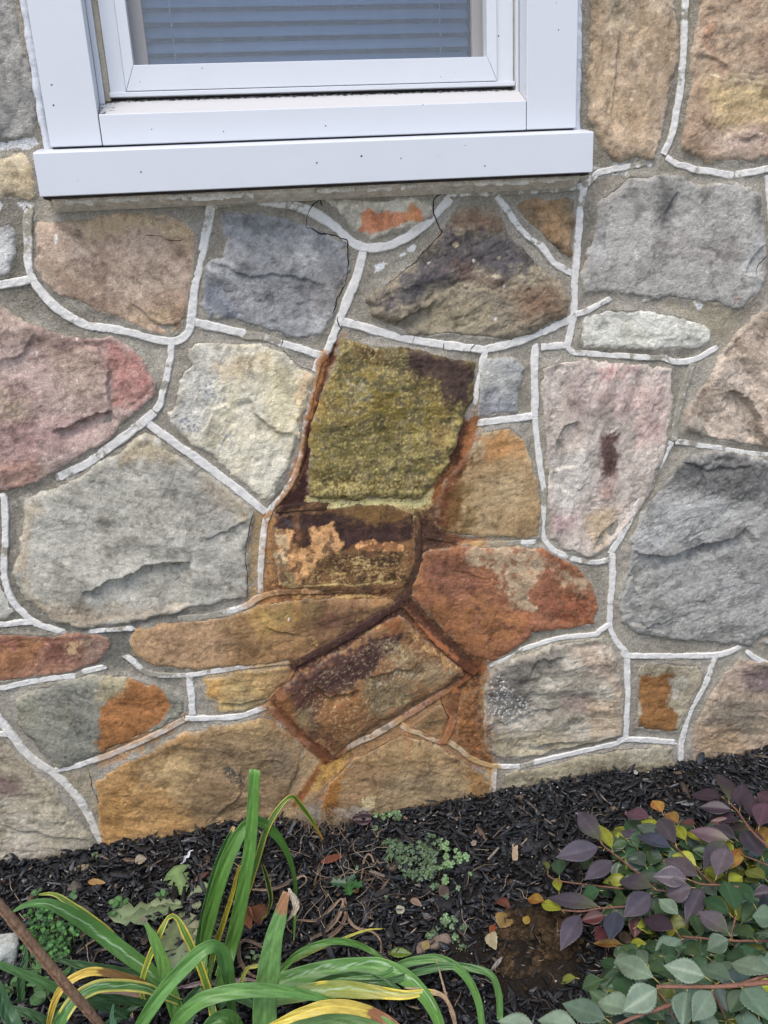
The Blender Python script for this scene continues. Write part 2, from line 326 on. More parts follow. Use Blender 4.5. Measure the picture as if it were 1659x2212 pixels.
L('s28', 'p', 'N', [(120,640),(280,560),(420,480),(560,420),(760,330),(900,240),(1010,250),(960,330),(800,430),(760,540),(640,600),(560,700),(400,740),(330,660)], (74,48,48), .93, .006, .010)
L('s28', 'p', 'N', [(60,680),(140,560),(420,430),(620,340),(820,260),(960,260),(900,360),(780,470),(640,600),(580,700),(400,745),(330,700),(300,860),(360,1000),(440,1080),(330,1060),(200,900),(100,800)], (84,54,52), .8, .012, .02)
L('s28', 'p', 'N', [(140,640),(300,640),(400,740),(360,820),(180,800)], (96,56,46), .85, .012)
L('s28', 'p', 'N', [(380,760),(640,680),(700,800),(560,1000),(440,1080),(330,1000)], (130,82,46), .8, .03)
L('s28', 'p', 'N', [(720,600),(1000,600),(1040,760),(840,880),(720,860),(690,720)], (118,104,76), .7, .02)
L('s28', 'p', 'N', [(800,340),(940,330),(1080,420),(980,520),(860,480)], (146,130,96), .7, .02, spk=.3)
L('s28', 'p', 'N', [(860,520),(1050,540),(1060,560),(880,580)], (198,190,160), .6, .006, .008, spk=.6)
L('s28', 'p', 'N', [(1000,520),(1200,440),(1400,560),(1200,640),(1020,620)], (136,116,88), .7, .02)
L('s28', 'p', 'N', [(750,640),(860,600),(840,640),(780,670)], (190,188,172), .7, .004, .008, spk=.6)
L('s28', 'p', 'N', [(820,200),(940,110),(980,180),(960,240),(860,250)], (140,78,44), .8, .01)
L('s28', 'p', 'N', [(0,740),(100,720),(140,860),(140,960),(60,900)], (140,84,44), .75, .01)
L('s28', 'p', 'N', [(140,860),(240,840),(290,960),(200,980)], (128,112,76), .7, .015)
L('s29', 'p', 'H', [(430,230),(650,160),(780,140),(760,230),(640,260),(620,420),(520,440),(440,400)], (88,86,84), .7, .03)
L('s29', 'p', 'H', [(440,280),(500,260),(620,380),(600,460),(440,420)], (228,230,228), .85, .01, .01, spk=.82)
L('s29', 'p', 'H', [(800,140),(900,110),(1010,180),(1020,330),(900,260)], (156,130,112), .65, .03)
L('s29', 'p', 'H', [(760,330),(880,340),(880,420),(780,410)], (138,104,104), .5, .025)
L('s29', 'p', 'H', [(880,380),(1020,340),(1020,500),(880,540)], (172,140,108), .6, .03)
L('s29', 'p', 'H', [(440,520),(700,500),(900,540),(640,620),(480,640)], (148,134,104), .65, .03)
L('s31', 'p', 'H', [(1100,260),(1250,250),(1240,330),(1220,380),(1270,440),(1250,510),(1090,500),(1110,400),(1080,330)], (146,92,44), .85, .006, .008)
L('s31', 'p', 'H', [(1240,280),(1340,280),(1240,370)], (160,158,148), .7, .01)
L('s32', 'p', 'H', [(1480,200),(1600,210),(1580,300),(1480,300)], (158,134,124), .7, .02)
L('s32', 'p', 'H', [(1550,240),(1659,220),(1750,250),(1750,330),(1560,320)], (100,84,92), .75, .02)
L('s32', 'p', 'H', [(1340,480),(1500,460),(1600,620),(1360,600)], (142,112,80), .6, .03)
L('s32', 'p', 'H', [(1380,380),(1540,320),(1659,360),(1560,480),(1400,460)], (112,106,94), .55, .03)
L('s34', 'p', 'H', [(1000,570),(1240,560),(1250,620),(1050,640)], (150,148,134), .5, .02)
L('s35', 'p', 'N', [(500,1200),(620,1180),(560,1260),(480,1290)], (196,146,62), .6, .02)
L('s35', 'p', 'N', [(400,1320),(490,1330),(480,1640),(300,1620),(300,1500)], (160,98,34), .85, .01)
L('s35', 'p', 'N', [(540,1220),(800,1100),(1000,1060),(1300,1160),(1300,1300),(900,1260)], (172,138,92), .5, .04)
L('s35', 'p', 'N', [(780,1380),(1200,1300),(1200,1440),(800,1500)], (112,98,78), .6, .04)
L('s35', 'p', 'N', [(1480,1280),(1640,1300),(1640,1420),(1560,1560),(1480,1540)], (164,106,44), .6, .025)
L('s35', 'p', 'N', [(660,1540),(740,1520),(760,1600),(680,1610)], (190,168,120), .8, .004, .01)
L('s35', 'p', 'N', [(450,1600),(560,1590),(720,1600),(700,1680),(450,1700)], (168,152,138), .85, .004, .01)
L('s36', 'p', 'G', [(400,640),(640,560),(820,470),(830,560),(620,640),(560,800),(560,960),(400,1000),(400,760)], (164,114,62), .75, .04, .02)
L('s36', 'p', 'G', [(430,760),(700,720),(860,900),(800,940),(430,1000)], (168,116,56), .6, .04)
L('s36', 'p', 'G', [(620,640),(820,620),(860,780),(700,740)], (166,136,92), .6, .04)
L('s36', 'p', 'G', [(850,520),(1290,540),(1250,800),(1100,900),(860,860)], (132,108,82), .55, .05)
L('s36', 'p', 'G', [(950,640),(1020,660),(1050,700),(1060,750),(980,700)], (70,66,62), .85, .006, .01, spk=.3)
L('s36', 'p', 'G', [(640,560),(800,540),(800,600),(640,610)], (120,100,70), .5, .02)
L('s36', 'p', 'G', [(1180,560),(1280,570),(1260,700),(1150,680)], (104,92,80), .5, .03)
L('s36', 'p', 'G', [(760,700),(1040,740),(1000,860),(880,800)], (120,92,66), .55, .04)
L('s37', 'p', 'G', [(555,262),(640,285),(700,320),(740,380),(720,440),(620,510),(480,590),(430,570),(428,400),(470,360),(540,310)], (172,102,52), .9, .004, .006)
L('s37', 'p', 'G', [(420,240),(560,255),(530,320),(430,370)], (146,132,98), .7, .015)
L('s37', 'p', 'G', [(430,520),(620,500),(500,590),(420,620)], (146,90,48), .6, .012)
for a, b, c in ((296, 305, 405), (330, 295, 385)):
    L('s37', 'l', 'G', [(a,b),(a+3,(b+c)/2),(a+6,c)], (44,46,62), .8, .002, .003, .0016, .3)
L('s38', 'p', 'G', [(890,265),(950,270),(950,350),(900,350)], (204,140,66), .7, .015)
L('s39', 'p', 'G', [(0,660),(60,700),(110,760),(60,790),(0,780),(-60,700)], (112,80,84), .7, .02)
L('s39', 'p', 'G', [(0,540),(120,640),(160,720),(60,690)], (134,118,100), .5, .03)
L('s39', 'p', 'G', [(60,880),(200,820),(340,900),(300,980),(60,980)], (162,156,140), .5, .04)
# --- mortar tones
L('m', 'p', 'C', [(100,100),(180,160),(170,260),(200,460),(420,620),(500,660),(300,650),(120,560),(0,500),(-200,440),(-200,100)], (104,100,92), .75, .03, .02)
L('m', 'p', 'E', [(-200,380),(120,380),(640,110),(660,160),(300,350),(110,430),(70,700),(160,940),(340,1000),(300,1020),(-200,1000)], (104,102,94), .75, .02, .02)
L('m', 'p', 'E', [(340,990),(640,900),(820,900),(820,960),(600,1000),(560,1106),(470,1106),(400,1010)], (92,92,88), .7, .015, .015)
L('m', 'p', 'G', [(440,60),(600,60),(560,160),(640,240),(800,270),(800,330),(640,270),(540,230),(400,230),(460,150)], (98,98,92), .75, .015, .015)
L('m', 'p', 'C', [(580,680),(700,720),(700,840),(640,800)], (168,164,150), .7, .01, .01, spk=.3)
L('m', 'p', 'B', [(880,0),(915,0),(890,300),(900,560),(920,720),(1050,700),(900,770),(870,600)], (110,104,90), .6, .02, .01)
L('m', 'p', 'D', [(870,60),(1060,0),(1300,-20),(980,60),(920,120),(900,300),(860,400)], (104,102,94), .6, .015, .015)
L('m', 'p', 'B', [(1240,0),(1370,0),(1310,300),(1290,600),(1200,600),(1260,300)], (120,114,96), .6, .015, .015)
L('m', 'p', 'D', [(850,690),(1200,720),(1400,700),(1240,790),(900,760)], (96,94,86), .6, .015, .015)
L('m', 'p', 'D', [(1200,500),(1560,520),(1500,640),(1420,700),(1380,620),(1250,560)], (150,140,112), .6, .02, .02)
L('m', 'p', 'E', [(1090,480),(1150,500),(1110,700),(1110,850),(1070,870),(1075,640)], (160,128,84), .8, .01, .01)
L('m', 'p', 'G', [(1310,570),(1390,640),(1250,880),(1180,900),(1240,760)], (184,154,116), .85, .01, .006)
L('m', 'p', 'G', [(250,680),(390,640),(420,760),(470,980),(380,860)], (152,138,112), .6, .02)
L('m', 'p', 'G', [(880,360),(960,360),(960,420),(860,420)], (150,148,138), .6, .01)
L('m', 'p', 'H', [(440,230),(600,130),(960,60),(980,120),(640,150),(470,250)], (172,162,138), .5, .02)
L('m', 'p', 'N', [(120,1560),(200,1480),(290,1500),(300,1620),(460,1700),(140,1700)], (150,152,142), .85, .008, .01)
L('b', 'p', 'G', [(60,480),(600,1010),(380,1010),(60,640)], (196,188,168), .45, .05)
# --- peeling cream paint under the sill
L('m', 'p', 'C', [(190,90),(500,78),(900,55),(1370,40),(1659,25),(1659,0),(1659,-20),(900,20),(200,60)], (178,170,150), .85, .006, .012, spk=.12)
L('m', 'p', 'D', [(0,20),(300,-5),(880,-25),(880,-50),(0,-20)], (176,166,142), .8, .006, .012, spk=.2)
L('mb', 'p', 'D', [(-20,70),(200,70),(210,130),(160,190),(60,200),(-20,190)], (188,182,165), .6, .01, .01)
# white dabs of paint
for t, q in (('C', [(1615,350),(1659,335),(1659,360),(1620,385)]), ('D', [(-45,350),(25,335),(0,352),(-40,385)]), ('D', [(70,310),(130,265),(125,285),(85,305)]),
             ('C', [(1110,650),(1150,650),(1150,665),(1110,665)]), ('A', [(0,610),(150,590),(160,620),(120,640),(0,645)]), ('C', [(65,80),(140,85),(145,150),(110,170),(110,110)]),
             ('D', [(1340,510),(1375,520),(1365,540),(1345,535)]), ('B', [(1140,715),(1158,706),(1155,722)]), ('C', [(0,75),(12,90),(5,110),(0,110)]),
             ('D', [(1195,740),(1220,740),(1215,760),(1195,760)]), ('D', [(1120,490),(1160,500),(1155,508),(1120,500)]), ('F', [(600,605),(636,606),(636,625),(605,628)]), ('H', [(1290,630),(1400,640),(1370,655),(1290,660)])):
    L('m', 'p', t, q, (232,234,236), .92, .0015, .004)
L('m', 'p', 'B', [(890,720),(1040,715),(1045,745),(900,775)], (222,224,224), .75, .006, .01, spk=.25)
# --- rust wash spreading
L('m', 'p', 'V', [(600,1100),(660,1075),(900,1075),(960,960),(1035,900),(1040,930),(960,1040),(945,1145),(1010,1170),(920,1185),(885,1285),(1050,1440),(1060,1660),(960,1640),(740,1650),(700,1720),(640,1770),(600,1740),(660,1620),(570,1530),(620,1430),(540,1320),(560,1290),(570,1120)], (138,98,62), .85, .025, .01)
L('m', 'p', 'V', [(640,1640),(720,1620),(700,1700),(640,1760),(590,1800)], (176,144,104), .8, .015, .01)
L('m', 'p', 'V', [(600,1080),(900,1085),(960,1100),(950,1180),(900,1250),(875,1300),(780,1300),(640,1290),(590,1270)], (96,66,46), .6, .015, .01)
L('m', 'p', 'V', [(845,1290),(900,1290),(1040,1435),(1040,1470),(990,1450),(870,1330),(650,1455),(600,1510),(590,1500),(640,1425)], (104,70,48), .85, .008, .006)
L('m', 'p', 'V', [(570,1520),(620,1500),(740,1620),(720,1660),(690,1640)], (124,80,50), .85, .008, .006)
# rust wash spreading (b) over stones, mortar and pointing alike
A_ = 'all'
L('m', 'p', 'V', [(690,760),(745,720),(720,790),(690,870),(660,960),(670,1080),(600,1100),(575,1110),(620,1060),(650,960),(665,860)], (150,92,48), .8, .01, .008)
L('b', 'l', 'V', [(700,760),(680,830),(664,920),(650,1000),(625,1060),(600,1090),(575,1115)], (190,132,88), .9, .006, .006, .006)
L('mb', 'l', 'V', [(722,745),(700,800),(684,860),(668,920),(660,980),(655,1040),(640,1080),(610,1110)], (88,48,34), .92, .006, .006, .0065)
L('mb', 'p', 'V', [(648,1010),(668,1040),(672,1080),(600,1110),(610,1080),(640,1050)], (64,40,36), .85, .01, .006)
L('b', 'l', 'V', [(583,1130),(568,1190),(564,1260)], (205,160,118), .55, .008, .008, .006)
L('mb', 'l', 'V', [(585,1125),(578,1180),(577,1270)], (176,112,62), .85, .006, .006, .005)
L('m', 'p', 'V', [(575,1120),(600,1110),(590,1200),(600,1270),(572,1290)], (158,108,62), .8, .008, .006)
L('mb', 'p', 'V', [(560,1270),(700,1262),(860,1270),(855,1300),(700,1290),(560,1310)], (146,92,50), .85, .01, .008)
L('b', 'p', 'V', [(540,1275),(670,1262),(690,1280),(560,1310),(520,1310)], (204,150,104), .8, .012, .006)
L('mb', 'p', 'V', [(690,1265),(880,1262),(870,1295),(700,1290)], (92,66,46), .85, .01, .008, spk=.15)
L('mb', 'l', 'M', [(130,950),(420,940),(560,950),(760,930),(1000,960)], (210,168,96), .7, .0015, .004, .0015)
L('mb', 'l', 'M', [(620,965),(800,990),(960,1000),(1080,945)], (206,182,106), .6, .0015, .005, .0015, .2)
L('m', 'p', 'V', [(662,1072),(760,1080),(900,1075),(935,1060),(930,1110),(890,1120),(760,1095),(740,1110),(700,1090),(662,1085)], (222,200,122), .95, .006, .006, spk=.08)
L('m', 'p', 'V', [(880,1080),(935,1062),(930,1100),(915,1130),(880,1110)], (190,160,92), .85, .006, .006, spk=.2)
L('m', 'p', 'V', [(922,1060),(975,990),(1010,900),(1020,905),(1000,985),(960,1040),(940,1090)], (126,66,36), .9, .008, .008)
L('m', 'p', 'V', [(990,900),(1030,905),(1025,960),(1000,1000),(975,1020),(990,960)], (150,84,48), .85, .010, .010)
L('m', 'p', 'V', [(965,960),(992,920),(1004,900),(1000,940),(978,980),(940,1040),(925,1065),(915,1060)], (190,160,92), .7, .006, .006, spk=.15)
L('m', 'p', 'V', [(985,905),(1005,890),(1008,920),(985,1000),(968,1000)], (74,44,36), .8, .008, .006)
L('b', 'l', 'V', [(1015,880),(1018,920)], (196,140,90), .7, .006, .004, .006)
L('s22', 'p', 'V', [(935,1060),(1000,990),(1020,960),(1000,1010),(960,1080),(950,1150),(930,1150)], (108,60,38), .8, .012, .01)
L('m', 'p', 'V', [(895,1100),(950,1090),(960,1150),(1010,1165),(1000,1180),(940,1180),(905,1250),(890,1290),(865,1300),(895,1220)], (82,56,44), .9, .01, .008)
L('mb', 'l', 'V', [(935,1152),(965,1160),(1000,1168)], (92,54,40), .85, .01, .006, .008)
L('mb', 'p', 'F', [(240,570),(330,590),(450,600),(440,640),(320,640),(250,620)], (176,100,56), .85, .01, .006)
L('mb', 'p', 'F', [(330,610),(420,615),(420,630),(330,632)], (216,168,110), .85, .004, .004)
L('mb', 'p', 'F', [(420,600),(540,600),(540,640),(420,640)], (176,148,108), .6, .02, .006)
L('mb', 'p', 'M', [(0,150),(120,135),(210,145),(200,160),(40,170),(20,220),(0,220)], (206,142,92), .9, .0015, .004)
L('mb', 'p', 'M', [(30,165),(200,160),(520,170),(480,195),(200,205),(20,215)], (100,66,52), .85, .003, .004)
L('mb', 'p', 'M', [(260,105),(460,80),(480,140),(280,180)], (134,116,86), .85, .003, .004)
L('m', 'p', 'M', [(0,220),(300,205),(500,195),(600,250),(500,300),(0,260)], (70,50,48), .85, .006, .004)
L('m', 'p', 'V', [(862,1285),(880,1292),(870,1325),(800,1365),(740,1400),(650,1450),(620,1450),(625,1425),(690,1395),(760,1355),(840,1305)], (84,54,50), .93, .006, .006)
L('mb', 'l', 'V', [(868,1298),(790,1345),(720,1390),(640,1432)], (78,52,50), .9, .006, .006, .011)
L('mb', 'l', 'N', [(140,500),(330,430),(470,330),(640,270),(780,200)], (184,140,74), .5, .0015, .006, .001, .3)
L('mb', 'l', 'N', [(300,330),(450,270),(530,190),(640,140),(760,110)], (188,144,76), .55, .0015, .006, .001, .3)
L('m', 'p', 'V', [(865,1300),(885,1290),(920,1320),(970,1375),(1010,1415),(1040,1440),(1040,1465),(1000,1465),(1000,1440),(950,1405),(900,1360),(870,1335)], (92,58,42), .9, .006, .006)
L('b', 'l', 'V', [(868,1300),(930,1370),(1020,1448)], (108,62,48), .92, .008, .006, .02)
L('b', 'l', 'N', [(1070,175),(1180,270),(1290,370),(1380,450)], (192,112,78), .75, .003, .004, .004)
L('mb', 'l', 'N', [(1080,30),(1200,140),(1330,260),(1420,390),(1480,420)], (70,46,34), .8, .003, .004, .003)
L('mb', 'l', 'N', [(1020,240),(1100,320),(1220,400),(1330,480),(1440,560)], (188,140,80), .7, .0015, .005, .0015, .2)
L(A_, 'p', 'V', [(1015,1440),(1050,1430),(1045,1480),(1030,1510),(1045,1560),(1050,1620),(1070,1650),(1040,1655),(990,1610),(985,1560),(975,1500),(1000,1460)], (126,74,40), .68, .02, .010)
L('m', 'p', 'N', [(1380,500),(1600,440),(1600,540),(1480,620),(1400,640)], (132,66,38), .85, .01, .008, spk=.1)
L('mb', 'p', 'V', [(590,1500),(620,1440),(640,1430),(620,1480),(596,1520)], (150,88,52), .8, .008, .006)
L('m', 'p', 'V', [(578,1515),(610,1520),(640,1560),(700,1610),(725,1630),(715,1655),(690,1640),(640,1590),(590,1540)], (124,66,38), .92, .006, .006)
L('b', 'l', 'V', [(578,1518),(620,1565),(680,1620),(705,1645)], (158,92,58), .85, .006, .006, .012)
L('b', 'l', 'G', [(1150,395),(1210,330),(1260,240),(1275,205)], (190,136,92), .6, .008, .006, .01)
L('mb', 'l', 'G', [(1275,200),(1255,240),(1200,330),(1170,370)], (150,84,52), .8, .004, .004, .005)
L('b', 'l', 'N', [(420,1210),(640,1090),(820,1010),(960,940)], (218,176,132), .6, .01, .006, .01)
L('b', 'l', 'N', [(960,920),(1120,830),(1280,720),(1400,650),(1500,580)], (176,104,62), .85, .01, .008, .012)
L('b', 'l', 'N', [(330,1240),(420,1220),(520,1170)], (150,86,44), .85, .01, .006, .012)
L('b', 'l', 'N', [(960,960),(1100,1030),(1250,1090),(1330,1090),(1450,1200),(1560,1260),(1700,1290)], (214,174,116), .65, .01, .006, .012)
L('mb', 'l', 'N', [(1390,680),(1360,840),(1340,1000),(1280,1100)], (160,90,52), .85, .006, .006, .012)
L('m', 'p', 'N', [(1240,740),(1320,700),(1320,920),(1300,1040),(1250,1040),(1310,900)], (140,82,46), .8, .006, .006)
L('s30', 'p', 'N', [(1040,900),(1240,820),(1300,900),(1240,1020),(1060,980)], (116,96,66), .6, .015)
L('s31b', 'p', 'N', [(1400,700),(1560,640),(1560,900),(1440,900)], (120,76,44), .8, .01, .01, spk=.2)
L('mb', 'l', 'G', [(1400,640),(1350,710),(1300,790),(1280,820)], (136,70,32), .9, .006, .004, .008)
L('m', 'p', 'N', [(360,1300),(500,1230),(480,1290),(300,1480),(260,1500)], (196,140,52), .85, .008, .006)
L('m', 'p', 'G', [(1380,650),(1450,640),(1480,600),(1530,580),(1480,660),(1400,720),(1380,760)], (198,142,62), .7, .012, .006)
L('mb', 'p', 'H', [(420,640),(480,660),(480,790),(420,790),(450,700)], (196,146,84), .6, .012, .006)
L('b', 'l', 'G', [(1275,205),(1180,210),(1100,218)], (206,156,78), .75, .01, .006, .008)
L('b', 'l', 'G', [(430,615),(560,560),(640,520),(760,470)], (196,138,80), .75, .02, .008, .01)
L('m', 'p', 'G', [(420,590),(600,520),(800,430),(810,470),(600,600),(430,660)], (172,116,64), .75, .01, .01)
L('m', 'p', 'G', [(880,230),(1250,210),(1200,330),(1100,400),(960,420),(900,380)], (172,138,88), .6, .02)
L('s37', 'p', 'G', [(470,570),(500,562),(500,576),(475,582)], (60,48,40), .7, .003, .003)

L('b', 'p', 'V', [(592,1092),(660,1075),(925,1075),(960,1150),(900,1250),(885,1300),(840,1290),(700,1262),(600,1262)], (92,64,46), .93, .006, .006)
L('b', 'p', 'M', [(30,165),(200,150),(520,165),(480,195),(200,205),(20,215)], (112,84,64), .8, .003, .004)
L('b', 'l', 'V', [(868,1296),(790,1345),(720,1390),(640,1434)], (80,56,52), .93, .008, .006, .018)
L('all', 'l', 'N', [(140,500),(330,430),(470,330),(640,270),(780,200)], (196,152,84), .6, .0015, .010, .0012, .35)
L('all', 'l', 'N', [(300,330),(450,270),(530,190),(640,140),(760,110)], (196,152,84), .6, .0015, .010, .0012, .35)
L('all', 'l', 'N', [(1020,240),(1100,320),(1220,400),(1330,480),(1440,560)], (196,150,90), .6, .0012, .008, .0012, .3)
L('all', 'l', 'N', [(1080,30),(1200,140),(1330,260),(1420,390)], (190,140,80), .5, .0012, .008, .001, .4)
L('s27', 'p', 'M', [(0,200),(1200,200),(1200,820),(0,820)], (54,36,34), .6, .01, .01, spk=-.72)
L('s27', 'p', 'M', [(300,540),(1180,540),(1160,820),(200,820)], (196,160,92), .5, .01, .01, spk=.80)
L('s28', 'p', 'N', [(140,640),(900,240),(1440,560),(440,1080)], (168,150,112), .5, .01, .01, spk=.9)
L('s26', 'p', 'F', [(150,650),(900,700),(900,980),(450,1100)], (176,108,74), .5, .02, .01, spk=-.6)
L('s26', 'p', 'F', [(150,650),(900,700),(900,980),(450,1100)], (98,58,50), .5, .02, .01, spk=-.75)
_RZ = [(600,1090),(660,1075),(900,1085),(960,1000),(1000,960),(960,1100),(1000,1165),(920,1190),(900,1290),(1050,1440),(1050,1640),(990,1620),(960,1500),(740,1650),(670,1720),(700,1640),(575,1520),(630,1430),(740,1370),(840,1300),(600,1300),(570,1280)]
L('mb', 'p', 'V', _RZ, (58,38,34), .6, .01, .01, spk=-.66)
L('mb', 'p', 'V', _RZ, (184,122,76), .45, .01, .01, spk=.84)
L('mb', 'l', 'V', [(872,1292),(860,1308),(790,1350),(720,1393),(636,1440)], (66,42,42), .85, .008, .006, .010)
L('mb', 'l', 'V', [(880,1300),(930,1345),(980,1395),(1020,1435)], (74,44,36), .8, .008, .006, .009)
L('mb', 'l', 'N', [(1075,180),(1180,275),(1290,372),(1385,450)], (182,98,66), .85, .003, .004, .0035)
L('mb', 'p', 'V', [(905,1120),(945,1135),(965,1150),(1000,1165),(985,1178),(940,1180),(905,1240),(885,1285),(868,1285),(890,1220)], (68,46,40), .85, .008, .006)
L('mb', 'l', 'V', [(722,745),(702,800),(686,860),(670,920),(662,980),(656,1040),(636,1082),(606,1106)], (62,36,34), .85, .006, .005, .0055)
L('mb', 'l', 'V', [(704,770),(684,840),(668,900)], (186,116,62), .7, .005, .004, .003)
L('mb', 'p', 'V', [(650,1020),(668,1045),(672,1082),(600,1112),(612,1085),(638,1055)], (54,34,34), .9, .008, .006)
L('mb', 'p', 'V', [(600,1108),(700,1100),(745,1112),(730,1125),(660,1118),(598,1130)], (56,40,42), .85, .006, .005)
L('mb', 'l', 'N', [(20,860),(140,980),(260,1090),(340,1190)], (96,54,36), .75, .012, .006, .011)
L('mb', 'p', 'N', [(330,1180),(420,1130),(520,1120),(480,1200),(380,1250),(340,1240)], (92,50,36), .8, .012, .006)
L('mb', 'p', 'N', [(1400,470),(1500,500),(1580,480),(1540,580),(1440,620),(1380,560)], (96,50,36), .8, .012, .008)
L('m', 'p', 'V', [(664,1072),(760,1078),(905,1074),(935,1060),(925,1092),(890,1100),(860,1092),(760,1090),(740,1102),(700,1088),(664,1086)], (226,204,130), .85, .005, .006, spk=.12)
L('mb', 'p', 'V', [(985,905),(1012,890),(1010,925),(985,1000),(965,1010)], (66,40,36), .85, .008, .006)
# vertical drips
for k_, (a_, b_, c_) in enumerate(((640,1270,1330),(700,1275,1345),(760,1270,1350),(815,1268,1320),(930,1180,1300),(985,1180,1260),(640,1110,1200),(790,1110,1190),(860,1110,1230),(960,1400,1440),(720,1590,1660),(1020,1470,1560),(880,1560,1640),(990,1640,1700))):
    L('all', 'l', 'V', [(a_, b_), (a_ + 2 - 4 * (k_ % 2), (b_ + c_) / 2), (a_, c_)], (92,56,40) if k_ % 3 else (160,100,54), .45, .010, .006, .003)
# soil splashed on the foot of the wall
L('all', 'l', 'V', [(-60,1872),(0,1867),(100,1857),(215,1835),(350,1810),(500,1780),(715,1788),(830,1767),(1030,1730),(1180,1697),(1305,1665),(1455,1660),(1630,1627),(1700,1618)], (74,64,52), .75, .022, .012, .012)
def paint_layers(x, z, c, key):
    """x, z, c: arrays of points and their linear colours; key: 'm', 'b' or a stone key"""
    if not len(x): return c
    lo = np.array([x.min(), z.min()]); hi = np.array([x.max(), z.max()])
    wx = fbm(x, z, .018, 71, 4); wz = fbm(x, z, .006, 83, 3)
    sp = vnoise(x / .0042, z / .0042, 5) * .5 + vnoise(x / .002, z / .002, 6) * .5 
    cs = fbm(x, z, .014, 95, 4) * .9; wv = fbm(x * 2.6, z * .45, .02, 97, 3)
    for tg, shape, p, rgb, op, soft, warp, wd, spk, a, b in LAY:
        if not (tg == 'all' or tg == key or (key in 'mb' and tg == 'mb')): continue
        if (a > hi).any() or (b < lo).any(): continue
        m = (x > a[0]) & (x < b[0]) & (z > a[1]) & (z < b[1])
        if not m.any(): continue
        xs, zs = x[m], z[m]
        wr = (wx[m] * .7 + wz[m] * .5 + (wv[m] * .6 if tg == 'all' else 0)) * warp
        if shape == 'p': d = seg_dist(xs, zs, p, True) + wr
        else: d = wd - seg_dist(xs, zs, p, False) + wr
        al = sstep(-soft * .6, soft * .6, d) * op
        if spk < 0: al = al * sstep(-spk - .62, -spk - .42, cs[m])
        elif spk: al = al * sstep(spk - .62, spk - .38, sp[m])
        al *= 1 - .22 * np.clip(wz[m] * 1.2 + .2, 0, 1) * (op < .9)
        c[m] = c[m] * (1 - al[:, None]) + rgb[None] * al[:, None]
    return c
# ------------------------------------------------------------------ the stones of the wall
# key, label, outline [(tile, pts)...], base, second, proud (m), relief, slate?, striation angle deg
ST = []
def stone(key, label, segs, base, second, proud=.014, rel=1.0, slate=0, ang=0, ledges=(), grain=1.0):
    ST.append((key, label, np.vstack([WT(t, p) for t, p in segs]), lin(base), lin(second), proud, rel, slate, math.radians(ang), ledges, grain))
# a ledge: (tile, polyline, drop in m (material on the right of the drawing direction is lower), reach in m)
stone('s1', 'dark grey stone beside the window at the left edge', [('A', [(-220,-160),(40,-160),(60,0),(98,150),(138,350),(165,500),(145,575),(60,600),(0,605),(-220,620)])], (108,108,107), (138,136,132), .016, 1.1, 1, 70)
stone('s2', 'small tan stone beside the left end of the sill', [('A', [(-140,690),(0,678),(100,672),(140,700),(155,790),(148,850),(0,862),(-140,870)])], (168,148,116), (186,168,138), .008, .6)
stone('s3', 'broken white and grey stone at the left edge below the sill', [('C', [(-90,180),(0,180),(45,168),(78,215),(68,290),(45,395),(0,412),(-90,420)])], (186,188,188), (128,128,128), .010, 1.6, 1, 40)
stone('s4', 'reddish brown stone under the left end of the sill', [('C', [(170,180),(300,150),(470,128),(600,125),(740,140),(800,150),(840,200),(852,250),(845,340),(825,440),(800,560),(772,640),(700,648),(600,618),(520,580),(400,540),(330,495),(230,465),(185,420),(155,370),(155,260)])],
      (146,120,104), (166,142,126), .012, .9, 0, -50, (('C', [(560,510),(640,560),(700,610),(800,600)], .004, .05),))
stone('s5', 'slate blue stone left of the forked white joint', [('C', [(955,125),(1000,118),(1160,132),(1310,172),(1420,215),(1497,255),(1500,370),(1462,460),(1442,540),(1390,645),(1320,668),(1220,645),(1110,612),(990,578),(900,565),(862,520),(888,440),(900,325),(955,310),(978,240)])],
      (120,122,126), (148,150,152), .018, 1.2, 1, -20, (('C', [(900,330),(1100,400),(1240,380),(1420,440)], .004, .05), ('C', [(1480,220),(1300,240),(1120,190)], .003, .04)))
stone('s6', 'cream stone with an orange patch right under the sill', [('C', [(1398,66),(1500,62),(1659,68),(1820,72),(1872,90),(1868,130),(1825,165),(1740,192),(1659,210),(1600,236),(1540,205),(1480,135)])], (178,168,150), (192,184,168), .009, .8)
stone('s7', 'mottled purplish brown triangular stone', [('D', [(325,92),(400,88),(470,95),(520,160),(532,210),(600,280),(680,360),(760,420),(795,500),(790,570),(700,605),(640,640),(540,668),(400,662),(280,645),(200,655),(100,645),(30,605),(-60,570),(-75,500),(0,440),(100,372),(180,285),(250,200),(298,130)])],
      (112,104,92), (132,120,102), .02, 1.8, 0, 20, (('D', [(-60,520),(120,520),(230,490),(330,430),(480,470),(600,420)], -.006, .05), ('D', [(30,600),(100,560),(230,500)], .008, .05)))
stone('s8', 'small brown three-cornered stone', [('D', [(560,85),(700,62),(820,70),(815,180),(802,300),(740,275),(665,205),(600,150)])], (140,108,80), (118,98,78), .012, 1.3)
stone('s9', 'large flat grey stone below the right end of the sill', [('D', [(1050,-35),(1290,-32),(1350,8),(1500,0),(1590,8),(1622,60),(1620,160),(1648,260),(1642,400),(1605,480),(1530,532),(1400,512),(1200,488),(1000,462),(860,472),(848,380),(880,300),(915,200),(912,90),(980,30)])],
      (152,150,146), (138,136,132), .016, .7, 1, 0, (('D', [(1200,140),(1240,70),(1270,20)], .006, .04), ('D', [(1650,250),(1590,300),(1560,380),(1640,420)], -.005, .03)))
